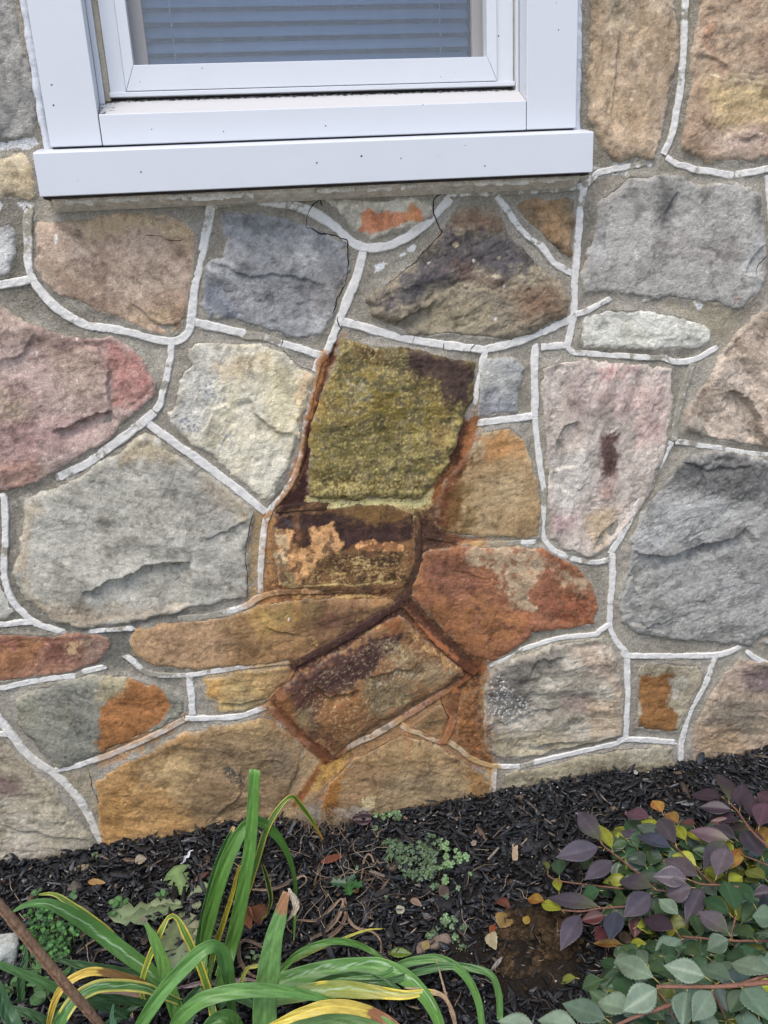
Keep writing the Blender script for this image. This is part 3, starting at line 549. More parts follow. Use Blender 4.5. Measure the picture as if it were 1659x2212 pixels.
stone('s10', 'whitish ragged oblong stone', [('D', [(860,575),(960,540),(1100,545),(1260,565),(1340,590),(1400,630),(1405,680),(1350,702),(1180,718),(1000,708),(860,702),(840,650)])], (176,176,163), (196,196,186), .011, 1.4, 1, 0)
stone('s12', 'tall tan stone right of the window', [('B', [(900,-200),(1235,-200),(1240,0),(1262,100),(1266,250),(1240,350),(1212,480),(1185,600),(1160,682),(1000,690),(935,645),(920,560),(885,500),(880,300),(895,150)])], (152,128,104), (172,148,126), .02, 1.2, 0, 85, (('B', [(980,600),(980,400),(1010,150),(960,20)], .005, .05),))
stone('s13', 'tan and pinkish stone with pale veins at the top right', [('B', [(1372,-200),(1368,0),(1345,120),(1318,230),(1325,330),(1300,500),(1284,640),(1390,700),(1500,695),(1600,690),(1780,660),(1800,300),(1800,-200)])],
      (160,136,114), (150,122,102), .018, 1.2, 0, 10, (('B', [(1520,590),(1640,595)], .006, .03), ('B', [(1320,240),(1420,250),(1480,300)], .004, .05)))
stone('s14', 'big rosy red stone at the left edge', [('C', [(-260,470),(-100,480),(0,500),(60,560),(150,610),(300,655),(480,665),(560,712),(620,772),(680,860),(655,930),(560,1020),(470,1095)]), ('E', [(400,215),(300,272),(200,332),(110,380),(0,388),(-260,400)])],
      (150,120,116), (166,140,134), .024, 1.0, 0, 15, (('C', [(480,960),(430,985),(340,1020),(230,1070)], -.013, .05), ('C', [(270,640),(420,720),(475,800),(465,880),(480,960)], -.007, .05), ('C', [(0,760),(120,720),(150,640)], .005, .06)))
stone('s15', 'pale cream stone with blue-grey specks', [('C', [(905,680),(1050,690),(1160,702),(1230,732),(1292,790),(1350,825),(1345,880),(1325,950),(1300,1020),(1292,1100)]), ('E', [(1280,160),(1258,220),(1230,310),(1190,400),(1160,445),(1080,380),(1000,310),(910,225),(840,192),(740,112),(712,50)]), ('C', [(720,980),(765,960),(762,900),(790,810),(828,780),(820,715),(850,680)])],
      (190,184,164), (202,192,162), .014, 1.0, 1, 60, (('C', [(1085,920),(1110,1000),(1180,1040),(1290,1100)], .006, .05), ('C', [(880,1090),(920,980),(990,950),(1030,1010)], -.004, .05), ('C', [(905,690),(905,900)], .003, .05), ('C', [(1292,800),(1292,1090)], .004, .03)))
stone('s16', 'largest smooth grey stone of the wall', [('E', [(580,180),(630,140),(720,205),(800,272),(900,330),(1000,400),(1085,465),(1092,490),(1085,540),(1062,640),(1070,740),(1062,845),(900,882),(740,922),(620,942),(480,970),(350,988),(240,955),(120,865),(66,760),(92,650),(108,500),(118,432),(240,380),(400,300),(520,222)])],
      (146,143,133), (162,159,149), .026, .8, 0, -20, (('E', [(830,690),(740,690),(640,705),(540,750),(460,780),(350,830)], -.016, .07), ('E', [(850,530),(760,450),(700,430)], .004, .04), ('E', [(1085,510),(980,560),(860,600)], -.004, .05), ('E', [(930,800),(840,700)], .004, .04)))
stone('s17', 'red-brown strip of stone at the left edge', [('G', [(-200,85),(0,78),(150,84),(300,90),(420,80),(478,100),(462,160),(420,200),(300,242),(100,272),(0,288),(-200,305)])], (146,98,80), (124,86,76), .012, .9)
stone('s18', 'small pale stone at the left edge under the large grey one', [('E', [(-120,560),(-10,580),(-8,700),(5,790),(30,860),(55,915),(30,945),(-120,955)])], (182,180,170), (160,158,150), .007, .7)
stone('s19', 'long orange-brown stone like a lying cigar', [('V', [(283,1388),(300,1362),(340,1345),(430,1337),(500,1326),(570,1305),(660,1294),(760,1290),(845,1292),(852,1302),(760,1358),(690,1403),(642,1424),(560,1432),(470,1440),(400,1446),(330,1435),(290,1412)])],
      (150,116,80), (134,104,72), .014, .7, 0, 10, (('V', [(575,1350),(610,1365),(650,1368)], .005, .03),))
stone('s20', 'olive green crusted stone in the middle of the rust stain', [('V', [(742,735),(790,744),(880,752),(950,770),(1022,785),(1022,830),(1012,880),(985,960),(972,992),(930,1048),(908,1076),(830,1072),(750,1077),(668,1072),(668,1000),(674,900),(700,830),(722,780)])],
      (112,94,48), (90,76,46), .026, 1.5, 0, 0)
stone('s21', 'small bluish grey stone between three white joints', [('D', [(440,758),(530,745),(600,788),(582,880),(572,985),(480,992),(402,998),(412,880),(420,810)])], (136,138,140), (150,152,150), .012, 1.0, 1, 10)
stone('s22', 'brown stone right of the olive one', [('V', [(1040,932),(1100,920),(1132,950),(1150,1010),(1165,1080),(1166,1160),(1100,1159),(1000,1156),(946,1146),(943,1080),(962,1040),(990,1012),(1020,970)])], (148,118,82), (162,134,98), .013, .8)
stone('s23', 'tall pinkish stone with a dark purple smear', [('V', [(1170,795),(1200,782),(1260,778),(1330,788),(1447,798),(1449,880),(1440,960),(1402,1060),(1352,1140),(1312,1182),(1270,1201),(1230,1190),(1192,1160),(1183,1100),(1181,1020),(1172,900)])],
      (178,164,156), (164,150,142), .018, 1.4, 0, 80, (('F', [(840,95),(770,120),(730,180),(745,240)], -.006, .05), ('F', [(830,290),(760,300),(700,310)], .004, .02), ('F', [(1000,520),(930,570),(890,650)], -.006, .04), ('F', [(720,350),(810,420),(830,540)], -.005, .04)))
stone('s24', 'pinkish tan stone with deep hollows at the right edge', [('V', [(1850,660),(1650,672),(1600,708),(1560,758),(1535,800),(1510,840),(1500,860),(1478,890),(1476,930),(1530,945),(1580,955),(1650,967),(1850,985)])],
      (172,154,140), (150,132,118), .024, 1.8, 0, -50, (('D', [(1480,880),(1560,920),(1610,1010),(1620,1120)], .014, .05), ('F', [(1340,60),(1390,150),(1460,180)], -.008, .03), ('D', [(1540,650),(1530,720),(1420,780)], .007, .04)))
stone('s25', 'big slate grey stone with a dark top', [('V', [(1480,985),(1560,974),(1640,990),(1850,1010),(1850,1340),(1640,1372),(1620,1392),(1560,1386),(1440,1377),(1380,1372),(1342,1340),(1335,1290),(1352,1230),(1362,1160),(1395,1090),(1440,1030)])],
      (144,144,141), (128,127,124), .022, 1.4, 1, 10, (('F', [(1560,540),(1500,590),(1420,610),(1340,630),(1220,670),(1060,655)], -.010, .06), ('F', [(1090,820),(1060,760),(1030,860)], .008, .04), ('F', [(1040,960),(1120,980),(1100,860)], -.006, .05), ('F', [(1240,250),(1400,300),(1600,280)], .005, .05)))
stone('s26', 'rust red stone with a beige top', [('V', [(920,1188),(1000,1180),(1090,1180),(1168,1182),(1230,1215),(1280,1264),(1288,1310),(1280,1346),(1200,1358),(1150,1366),(1110,1402),(1060,1427),(1010,1412),(970,1372),(920,1322),(884,1286),(905,1232)])], (150,86,58), (136,80,62), .015, .8, 0, -20)
stone('s27', 'dark rust-crusted stone below the olive one', [('V', [(600,1112),(690,1098),(760,1090),(850,1092),(890,1110),(896,1160),(891,1230),(872,1268),(760,1272),(640,1272),(602,1262),(588,1200),(588,1140)])], (104,74,48), (90,62,44), .009, .6)
stone('s28', 'diamond-shaped stone ringed by rust', [('V', [(862,1328),(900,1365),(950,1410),(996,1440),(1000,1458),(900,1513),(800,1572),(720,1628),(660,1585),(620,1540),(592,1508),(620,1480),(650,1452),(740,1402),(800,1362)])],
      (118,86,58), (106,74,54), .02, 1.2, 0, 30, (('N', [(640,690),(480,720),(400,745),(370,700),(300,650)], -.007, .04), ('N', [(700,580),(840,540),(1040,500)], .006, .04)))
stone('s29', 'grey-brown stone sprinkled with white specks', [('V', [(1052,1462),(1070,1440),(1100,1420),(1160,1402),(1230,1383),(1300,1380),(1332,1420),(1346,1500),(1340,1588),(1250,1608),(1180,1626),(1090,1640),(1052,1622),(1042,1560),(1042,1500)])],
      (142,134,120), (162,154,140), .018, 1.4, 0, 0, (('H', [(780,170),(640,190),(620,260)], -.006, .05), ('H', [(840,545),(760,545),(640,570)], -.006, .04), ('H', [(480,450),(520,470),(640,410),(760,400)], .005, .05)))
stone('s30', 'smallest three-cornered stone, stained brown', [('V', [(886,1571),(920,1545),(952,1522),(966,1540),(952,1598),(920,1588)])], (124,100,70), (110,90,66), .008, 1)
stone('s31b', 'narrow orange-brown sliver beside the speckled stone', [('V', [(1000,1502),(1030,1490),(1034,1560),(1045,1618),(1060,1640),(1010,1612),(986,1590),(990,1540)])], (146,90,46), (124,78,42), .010, 1.4)
stone('s31', 'small brownish stone boxed in by white joints', [('V', [(1378,1440),(1440,1430),(1508,1436),(1520,1460),(1490,1520),(1466,1580),(1410,1577),(1372,1570)])], (152,142,122), (140,128,106), .007, .8)
stone('s32', 'brown and purple stone at the right edge above the bark', [('V', [(1600,1424),(1660,1430),(1800,1440),(1860,1540),(1850,1700),(1640,1700),(1505,1700),(1490,1610),(1500,1560),(1530,1500),(1562,1450)])], (134,118,100), (152,132,114), .018, 1.3, 0, -15)
stone('s33', 'grey stone cut off by the right edge under the curved joint', [('V', [(1648,1384),(1690,1372),(1850,1350),(1850,1430),(1700,1432)])], (140,142,142), (160,160,158), .008, .8)
stone('s34', 'low olive-grey stone along the bark at the right', [('V', [(1088,1668),(1160,1656),(1250,1636),(1330,1616),(1450,1612),(1456,1660),(1452,1760),(1360,1800),(1080,1820)])], (150,140,114), (132,124,102), .012, .9, 0, -10)
stone('s35', 'brown stone at the foot of the wall below the diamond', [('V', [(745,1652),(800,1618),(870,1582),(960,1622),(1040,1668),(1060,1690),(1050,1800),(1000,1830),(830,1870),(700,1860),(690,1760),(712,1690)])], (150,124,88), (130,108,80), .012, .9, 0, -12)
stone('s36', 'wide ochre stone at the foot of the wall', [('V', [(206,1690),(260,1650),(330,1620),(400,1582),(500,1563),(570,1543),(612,1572),(652,1612),(640,1672),(600,1750),(595,1900),(250,1930),(222,1820),(208,1750)])], (150,120,82), (136,108,76), .016, 1.0, 0, -14, (('G', [(420,620),(560,580),(700,520)], .004, .05), ('G', [(900,900),(1040,760),(1040,640)], .003, .06)))
stone('s37', 'grey stone with a bright orange patch', [('V', [(33,1515),(60,1488),(110,1478),(200,1460),(270,1457),(340,1480),(396,1510),(402,1540),(330,1574),(250,1610),(130,1656),(90,1622),(50,1572)])], (132,130,114), (116,116,106), .014, .9, 0, -30, (('G', [(700,480),(600,540),(540,545)], .006, .02),))
stone('s38', 'small golden stone with a dark notch', [('V', [(446,1462),(530,1450),(628,1442),(618,1472),(580,1508),(530,1530),(472,1536),(468,1512),(450,1506)])], (172,140,88), (152,132,92), .012, 1.2, 0, -8, (('G', [(940,370),(1040,380),(1180,350)], .008, .02),))
stone('s39', 'grey and purple stone in the lower left corner of the wall', [('V', [(-140,1530),(0,1588),(50,1640),(110,1690),(160,1758),(198,1800),(222,1850),(215,1960),(-140,1990)])], (146,136,116), (162,152,136), .018, 1.2, 0, -14, (('G', [(0,900),(200,940),(400,960)], .004, .06),))

# ------------------------------------------------------------------ the raised pointing beads
BE = []
def bead(t, pts, wd=.0072, paint=1.0, h=.0022, tint=None):
    """pts: (x, y[, paint]) in tile coordinates"""
    s = TILE[t][0]
    q = [px(t, p[:2]) + ((p[2] if len(p) > 2 else paint),) for p in pts]
    BE.append((q, wd, h, tint))
bead('C', [(128,92,.25),(122,170,.15),(122,280,.2),(124,320,.95),(135,385,.95),(180,465,.9),(250,540,.8),(350,598,.75),(430,618,.8),(560,640),(700,675),(760,674),(800,652),(825,602),(838,480),(862,330,.9),(888,220,.85),(908,120,.7),(915,88,.5)], .0074)
bead('C', [(-60,445,.5),(38,428),(132,412)], .0068)
bead('C', [(905,90,.35),(1000,76,.3),(1100,72,.35),(1200,78,.5),(1290,98,.7),(1360,126),(1450,190),(1510,240),(1570,272),(1640,272),(1700,258),(1780,215),(1860,150),(1915,95,.9),(1945,60,.6)], .0082)
bead('D', [(270,44,.35),(380,36,.25),(480,36,.3),(650,26,.2),(820,14,.25),(880,-5,.5),(900,-30,.5)], .0062)
bead('D', [(488,50,.7),(530,108,.7),(575,175,.6),(625,230,.35),(672,262,.5),(690,285,1),(715,318,1),(745,350,1),(775,365,.8),(810,388,.6)], .0062)
bead('D', [(862,10,.5),(845,110,.6),(838,240,.75),(825,380,.8),(820,500,.85),(815,580,.85),(790,695)], .0072)
bead('D', [(900,-20,.5),(925,-48,.8),(980,-62,.85),(1050,-75,.6),(1120,-90,.1),(1158,-112,.4)], .0058)
bead('C', [(1572,275),(1540,400),(1500,500),(1462,600),(1440,660),(1412,728),(1375,770,.9),(1350,860,.3),(1332,960,.3),(1320,1060,.4)], .0078)
bead('V', [(661,925,.3),(652,985,.4),(630,1040,.6),(606,1075,.6),(585,1100,.6),(572,1140,.9),(566,1200),(563,1240,.9),(563,1280,.6)], .0062)
bead('C', [(838,592),(920,615),(1040,642,1),(1060,652,.05),(1130,658,.2),(1200,680,.05),(1220,688,1),(1310,714),(1395,742)], .0074)
bead('C', [(1462,590),(1540,608),(1660,645),(1780,670),(1900,690),(2030,706),(2100,712),(2200,690),(2310,650),(2420,602),(2475,575)], .0082)
bead('D', [(438,712),(418,815,.95),(398,900,.9),(378,970,.7)], .0068)
bead('D', [(655,680),(650,800),(650,1000,.95)], .0074)
bead('F', [(650,60,.95),(654,130),(668,240),(682,350),(688,400,.1),(688,440,.1),(686,480),(682,560),(700,620),(740,658),(775,672,.7),(800,682,.05),(812,686,.9),(838,692,.9),(860,698,.05),(885,702,.8),(930,702,.8),(970,692,.2),(995,676,.7)], .0062)
bead('D', [(395,1032),(520,1016),(640,1002)], .0072)
bead('D', [(675,704),(790,696)], .0066)
bead('D', [(822,562,.8),(880,545,.7),(920,520,.7),(985,488,.9)], .0054, .9, .004)
bead('D', [(790,700,.8),(812,724,.9),(850,728,.1),(880,730,.8),(960,736),(1040,740,.9),(1070,742,.05),(1090,744),(1130,746,.8),(1160,750,.05),(1205,750,.3),(1250,766,.8),(1330,760,.9),(1400,724,.9),(1450,696,.9)], .0058)
bead('D', [(1335,770,.0),(1290,900,.1),(1262,1000,.05),(1250,1106,.1)], .0075)
bead('F', [(1255,182,.3),(1300,186,.75),(1335,192,.05),(1370,200,.9),(1440,208,.9),(1465,212,.05),(1485,216,.8),(1570,232,.7),(1680,240,.3),(1800,250,.4)], .0056)
bead('F', [(1240,180,.8),(1225,210,.8),(1180,300,.8),(1100,440,.75),(1060,520,.8),(1020,590,.9),(975,665,.9)], .0072)
bead('F', [(988,660),(985,780),(978,870,.9),(978,880,.4),(976,900,.9),(975,980),(1000,1040),(1045,1096)], .0066)
bead('H', [(1040,150),(1050,176,.9),(1250,178),(1440,174),(1530,138),(1600,92),(1659,44),(1760,-20),(1900,-90)], .0068)
bead('H', [(1555,150),(1600,185),(1659,212),(1800,240)], .0062)
bead('H', [(1050,180),(1050,350),(1042,525)], .0072)
bead('H', [(1428,180,.7),(1385,300,.8),(1320,420,.8),(1290,520,.7),(1280,640,.7),(1278,700,.6)], .0072)
bead('H', [(1005,535),(1140,542),(1265,552,.9)], .0068)
bead('H', [(1040,530),(1000,555),(940,570),(800,602),(660,635,1),(640,642,.1),(590,655,.1),(575,655,1),(490,655,1),(430,644,.6),(370,615,.55),(320,575,.6),(275,545,.6)], .0062)
bead('H', [(480,655,.8),(474,710,.75),(468,830,.6)], .0064)
bead('H', [(975,40),(930,70,.9),(905,86,1),(760,100),(600,148,1),(590,155,.05),(565,170,.1),(555,178,1),(500,200),(435,225,.7)], .0056)
bead('N', [(1560,520,.1),(1500,575,.2),(1400,650,.2),(1280,722,.4),(1120,820,.6),(960,920,.9),(820,1010),(640,1095,.9),(520,1160,.6),(420,1230,.3)], .0078)
bead('N', [(955,960,.9),(1030,1010,.9),(1110,1035,.8),(1250,1092,.7),(1320,1092,.4)], .0066)
bead('N', [(1395,680,.1),(1370,820,.1),(1345,980,.1),(1290,1095,.2)], .0082)
bead('V', [(578,1515,.4),(620,1565,.2),(680,1620,.2),(710,1650,.1)], .0072)
bead('G', [(1150,395,.8),(1190,350,.7),(1230,290,.6),(1262,240,.5),(1278,200,.5)], .006)
bead('V', [(638,1430,.1),(720,1388,.0),(800,1340,.0),(870,1298,.0)], .010, .1, .006)
bead('V', [(870,1300,.0),(915,1352,.1),(960,1400,.1),(1025,1452,.0)], .0085, .1, .006)
bead('G', [(1278,202,.8),(1180,207,.85),(1080,220,.9),(950,240,.85),(830,258,.7),(740,262,.25),(640,250,.1),(590,215,.5),(555,185,.8),(530,176,.5)], .0058)
bead('G', [(820,262,.7),(828,350,.8),(832,430,.7)], .0072)
bead('G', [(800,446,.6),(860,446),(950,444),(1040,435,.95),(1110,412,.8),(1150,396,.7)], .0068)
bead('G', [(800,448,.5),(760,470,.6),(660,522,.6),(560,570,.5),(420,622,.6),(330,652,.9),(240,672,.95)], .0068)
bead('G', [(-120,380),(-60,400),(0,455),(60,530),(130,615),(240,690,.9),(320,770,.8),(380,860,.7),(420,950,.7),(470,1020,.6)], .0082)
bead('G', [(-90,518),(0,515),(45,515)], .0062)
bead('G', [(-120,340,.8),(0,318),(150,285,.9),(240,270,.8),(310,265,.9),(330,262,.05),(360,250,.05),(375,242,.9),(460,224,.9)], .006)
bead('E', [(5,395,.6),(18,430,1),(26,530),(24,620,1),(22,640,.1),(20,680,.4),(18,760,.9),(32,820),(62,880),(110,930),(160,968,.8),(230,990,.9),(292,1006,.9)], .0066)
bead('E', [(-120,975),(0,970),(155,958)], .0066)
bead('E', [(375,1004,.7),(430,996,.9),(490,992,.6),(530,990,.3),(560,988,.8),(592,990,.8)], .0048, .9, .004)
bead('E', [(760,945,.05),(900,935,.1),(1000,912,.5),(1070,888,.9),(1110,860,.8),(1170,838,.6),(1260,828,.4),(1400,826,.15),(1659,822,.05)], .0064)
bead('E', [(235,345,.6),(320,305,.65),(400,262,.65),(530,165,.7),(620,97,.8),(668,52,.85)], .0082)
bead('C', [(670,978,.9),(690,950),(702,905,1),(708,880,.05),(712,860,.1),(716,842,.9),(726,800,.8),(728,785,.1),(732,765,.8),(738,735,.95),(742,690)], .0062)
bead('E', [(640,105),(780,205),(900,292),(1030,392),(1150,485,.9)], .0078)
bead('B', [(1305,-120),(1300,0,1),(1298,60,.6),(1296,80,.1),(1296,110,1),(1290,220),(1286,290,.9),(1282,310,.4),(1275,400,.9),(1262,480,.9),(1240,590,.9),(1205,668,1)], .0064)
bead('B', [(1215,678,1),(1260,708),(1310,720,.9),(1345,735,.5),(1400,742,.9),(1490,755,1),(1510,758,.1),(1530,752,.9),(1600,742,1),(1655,730,.9),(1780,700)], .0066)
bead('D', [(1652,-40,1),(1660,30,.9),(1664,110,.9),(1672,200,.2),(1690,300,.6)], .006)
bead('F', [(170,588,.0),(250,598,.0),(330,618,.2),(450,625,.2),(560,618,.1),(585,615,.1),(600,616,1),(636,614,1),(670,612,.3)], .006)
bead('M', [(0,215,.0),(30,160,.0),(120,140,.0),(300,130,.0),(480,120,.0)], .008, .0, .006)
bead('V', [(902,1110,.0),(903,1180,.0),(898,1240,.0),(872,1298,.0)], .006, .0, .003)

# ------------------------------------------------------------------ build the wall
XMIN, XMAX, ZMIN, ZMAX = -0.95, 1.50, -0.08, 1.80
WIN = (-0.272, 0.592, 1.30)           # the opening in the wall: x0, x1, z0
def to_px(x, z):
    v = M.T @ np.array([x, D0, z - H0]); return v[0] / v[2] * F0 + CX, v[1] / v[2] * F0 + CY
def extra_stones():       # the wall goes on beyond the frame: ordinary stones, none of them in the picture
    rg = np.random.default_rng(77); sx, sz = .235, .175; tones = [(146,130,112),(132,130,124),(152,140,118),(140,118,104),(160,156,146)]
    polys = [r[2] for r in ST]; k = 60
    for i in range(int((XMAX - XMIN) / sx) + 1):
        for j in range(int(ZMAX / sz) + 1):
            x0 = XMIN + i * sx + rg.uniform(-.03, .03); z0 = j * sz + rg.uniform(-.02, .02) + (.5 * sz if i % 2 else 0); a = .5 * sx - .018; b = .5 * sz - .018
            P = np.array([(x0 - a, z0 - b), (x0, z0 - b * 1.05), (x0 + a, z0 - b * .9), (x0 + a * 1.02, z0), (x0 + a * .9, z0 + b), (x0, z0 + b * 1.04), (x0 - a * .95, z0 + b * .9), (x0 - a, z0)]) + rg.normal(0, .010, (8, 2))
            T_ = np.vstack([P, P.mean(0)[None], (P + P.mean(0)) / 2])
            if any(-30 < u < 1690 and -30 < v < 2240 for u, v in (to_px(*p) for p in T_)): continue
            if (T_[:, 0] > WIN[0] - .05).any() and (T_[:, 0] < WIN[1] + .05).any() and (T_[:, 1] > WIN[2] - .05).any(): continue
            if any((seg_dist(T_[:, 0], T_[:, 1], q, True) > -.012).any() for q in polys): continue
            if any(seg_dist(q[:, 0], q[:, 1], P, True).max() > -.012 for q in polys): continue
            c = np.array(tones[rg.integers(5)]) * rg.uniform(.9, 1.1)
            ST.append(('s%d' % k, None, P, lin(c), lin(c * .88), .016, 1.1, 0, rg.uniform(-.5, .5), (), 1.0)); k += 1
extra_stones()
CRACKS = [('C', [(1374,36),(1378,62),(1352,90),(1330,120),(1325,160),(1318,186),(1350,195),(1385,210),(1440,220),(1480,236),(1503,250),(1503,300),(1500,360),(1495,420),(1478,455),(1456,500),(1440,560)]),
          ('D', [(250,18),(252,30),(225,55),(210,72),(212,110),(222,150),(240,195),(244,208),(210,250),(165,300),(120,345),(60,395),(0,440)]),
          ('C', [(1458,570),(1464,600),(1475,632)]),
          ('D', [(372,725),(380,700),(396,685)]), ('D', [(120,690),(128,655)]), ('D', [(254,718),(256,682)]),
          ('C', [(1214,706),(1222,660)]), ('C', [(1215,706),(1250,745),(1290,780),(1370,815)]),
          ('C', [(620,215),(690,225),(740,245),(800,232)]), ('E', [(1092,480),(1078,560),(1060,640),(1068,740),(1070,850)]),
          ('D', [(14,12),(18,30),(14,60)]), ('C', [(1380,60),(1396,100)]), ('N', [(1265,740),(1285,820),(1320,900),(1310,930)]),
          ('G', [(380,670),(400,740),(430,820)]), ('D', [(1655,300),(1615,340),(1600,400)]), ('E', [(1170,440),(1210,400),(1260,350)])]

house = thing('stone_house', 'mortared fieldstone house wall with white joints, a rust stain and a white framed window', 'stone wall', (0, 0, 0))
stone_sd_cache = []
def adj(c, sat=.86, gain=1.60):
    l = (c * (.25, .6, .15)).sum(1, keepdims=True)
    c = (l + (c - l) * sat) * gain * np.array([1.02, 1.0, .945])
    c = c / (1 + .28 * np.clip(c, 0, 1))
    c[:, 1] += .07 * np.clip(c[:, 0] - c[:, 1], 0, None)
    return c
def stone_shape(rec):
    key, label, poly, base, second, proud, rel, slate, ang, ledges, grain = rec
    proud = .003 + proud * .30; rel = rel * .60
    lo = poly.min(0) - .012; hi = poly.max(0) + .012
    lo = np.maximum(lo, (XMIN, ZMIN)); hi = np.minimum(hi, (XMAX, ZMAX))
    st = .0021
    xs = np.arange(lo[0], hi[0] + st, st); zs = np.arange(lo[1], hi[1] + st, st)
    X, Z = np.meshgrid(xs, zs); x = X.ravel(); z = Z.ravel()
    sd0 = seg_dist(x, z, poly, True)
    sid = int(key.strip('sb')) + (50 if key.endswith('b') else 0)
    wr = fbm(x, z, .03, sid, 4, .55); gr_ = .5 + 1.2 * ((sid * 37) % 10) / 10
    d = sd0 + .0040 + wr * .0046 + vnoise(x / .005, z / .005, sid) * .0012
    # relief
    ca, sa = math.cos(ang), math.sin(ang); a = x * ca + z * sa; b = -x * sa + z * ca
    big = fbm(a * .6, b * 1.2, .11, sid + 3, 2)
    if slate:
        terr = fbm(a * .6, b * 1.3, .075, sid + 5, 4)
        t5 = terr * 4; terr = (np.floor(t5) + sstep(.42, .58, t5 - np.floor(t5))) / 4
        h = big * .0030 + terr * .0040 + ridged(a * .45, b * 1.5, .02, sid + 9, 3) * .0007 * sstep(-.3, .5, big) + fbm(x, z, .012, sid + 8, 3) * .0005
    else:
        r1 = ridged(a * .5, b * 1.3, .05, sid + 5, 4)
        terr = fbm(a * .5, b * 1.3, .06, sid + 15, 3); t4 = terr * 3.5; terr = (np.floor(t4) + sstep(.44, .56, t4 - np.floor(t4))) / 3.5
        h = big * .0045 + r1 * .0016 + terr * .0052 + fbm(x, z, .014, sid + 11, 3) * .0006 + vnoise(x / .004, z / .004, 4) * .0004
    h = h * rel
    for t, pts, drop, reach in ledges:
        q = WT(t, pts); n = len(q)
        dd = np.full(x.shape, 1e9); sg = np.zeros(x.shape); tt = np.zeros(x.shape)
        xw = x + wr * .004; zw = z + fbm(x, z, .02, sid + 40, 3) * .004
        for i in range(n - 1):
            A, B = q[i], q[i + 1]; dx, dz = B - A; Ls = dx * dx + dz * dz
            tr = ((xw - A[0]) * dx + (zw - A[1]) * dz) / Ls; tc = np.clip(tr, 0, 1)
            e = np.hypot(xw - A[0] - tc * dx, zw - A[1] - tc * dz)
            side = dx * (zw - A[1]) - dz * (xw - A[0])
            mm = e < dd; dd = np.where(mm, e, dd); sg = np.where(mm, np.sign(side), sg)
            fade = np.ones_like(tc)
            if i == 0: fade = np.where(tr < 0, 0.0, np.clip(tc * 3, 0, 1))
            if i == n - 2: fade = fade * np.where(tr > 1, 0.0, np.clip((1 - tc) * 3, 0, 1))
            tt = np.where(mm, fade, tt)
        low = (sg < 0) if drop > 0 else (sg > 0)
        dr = abs(drop)
        h -= np.where(low, dr * np.exp(-dd / reach) * sstep(0, .003, dd), -dr * .35 * np.exp(-dd / (reach * .8)) ) * tt
    cr = ridged(a * .8 + wr * .006, b + wr * .006, .085, sid + 51, 2); crm = sstep(.90, .97, cr) * sstep(.0, .5, fbm(x, z, .07, sid + 52, 2))
    h -= .0016 * crm
    chip = sstep(.50, .56, fbm(a, b * 1.2, .032, sid + 53, 3)); h -= .0018 * chip * rel
    edge = .0022 + proud * .16
    prof = 1 - np.exp(-np.clip(d, 0, None) / edge)
    y = -(-.004 + (proud + .004) * prof + h * sstep(0, .02, d)) - np.where(d < 0, d * 1.2, 0)
    # colour
    n1 = fbm(x, z, .06, sid + 21, 4); n2 = fbm(a * .5, b * 1.5, .02, sid + 22, 4); n3 = vnoise(x / .0035, z / .0035, sid + 23); n4 = hsh(np.round(x / st), np.round(z / st), sid) - .5
    c = base + (second - base) * sstep(-.5, .5, n1)[:, None]
    c = paint_layers(x, z, c, key)
    c = c * (1 + .15 * n2 + .09 * n3 + .20 * n4 * grain * gr_ * (.5 if slate else 1) - .30 * sstep(.2, .75, fbm(x, z, .028, sid + 30, 3)))[:, None]
    dk = fbm(x, z, .009, sid + 31, 3); c = c * (1 - .30 * sstep(.40, .8, dk) + .16 * sstep(.42, .8, -dk))[:, None]
    c = c * (1 - .25 * crm)[:, None] * (1 + .10 * chip)[:, None]
    fl = sstep(.72, .80, vnoise(x / .007, z / .007, sid + 60) * .6 + n4 * .9) ; c = c * (1 + .35 * fl)[:, None]
    # mortar smeared over the rim of the stone
    sm = sstep(.0075, .001, d + fbm(x, z, .012, sid + 61, 3) * .005); mc = lin((146,139,122))[None] * (1 + .35 * n4)[:, None]
    lum_ = np.clip(c.mean(1) / .2, .35, 1)[:, None]; c = c * (1 - .55 * sm[:, None] * lum_) + mc * .55 * sm[:, None] * lum_
    c = adj(c)
    keep = d > -.006
    idx = -np.ones(x.shape, int); idx[keep] = np.arange(keep.sum())
    ny, nx = X.shape; I = idx.reshape(ny, nx)
    q = np.stack([I[:-1, :-1], I[:-1, 1:], I[1:, 1:], I[1:, :-1]], -1).reshape(-1, 4); q = q[(q >= 0).all(1)]
    V = np.stack([x, y, z], 1)[keep]
    return V, q, np.clip(c[keep], .004, .9)
for rec in ST:
    V, q, c = stone_shape(rec)
    o = mesh_obj('stone', V, q, M_SLATE if rec[7] else M_STONE, house, c); 
    if rec[1]: o['label'] = rec[1]

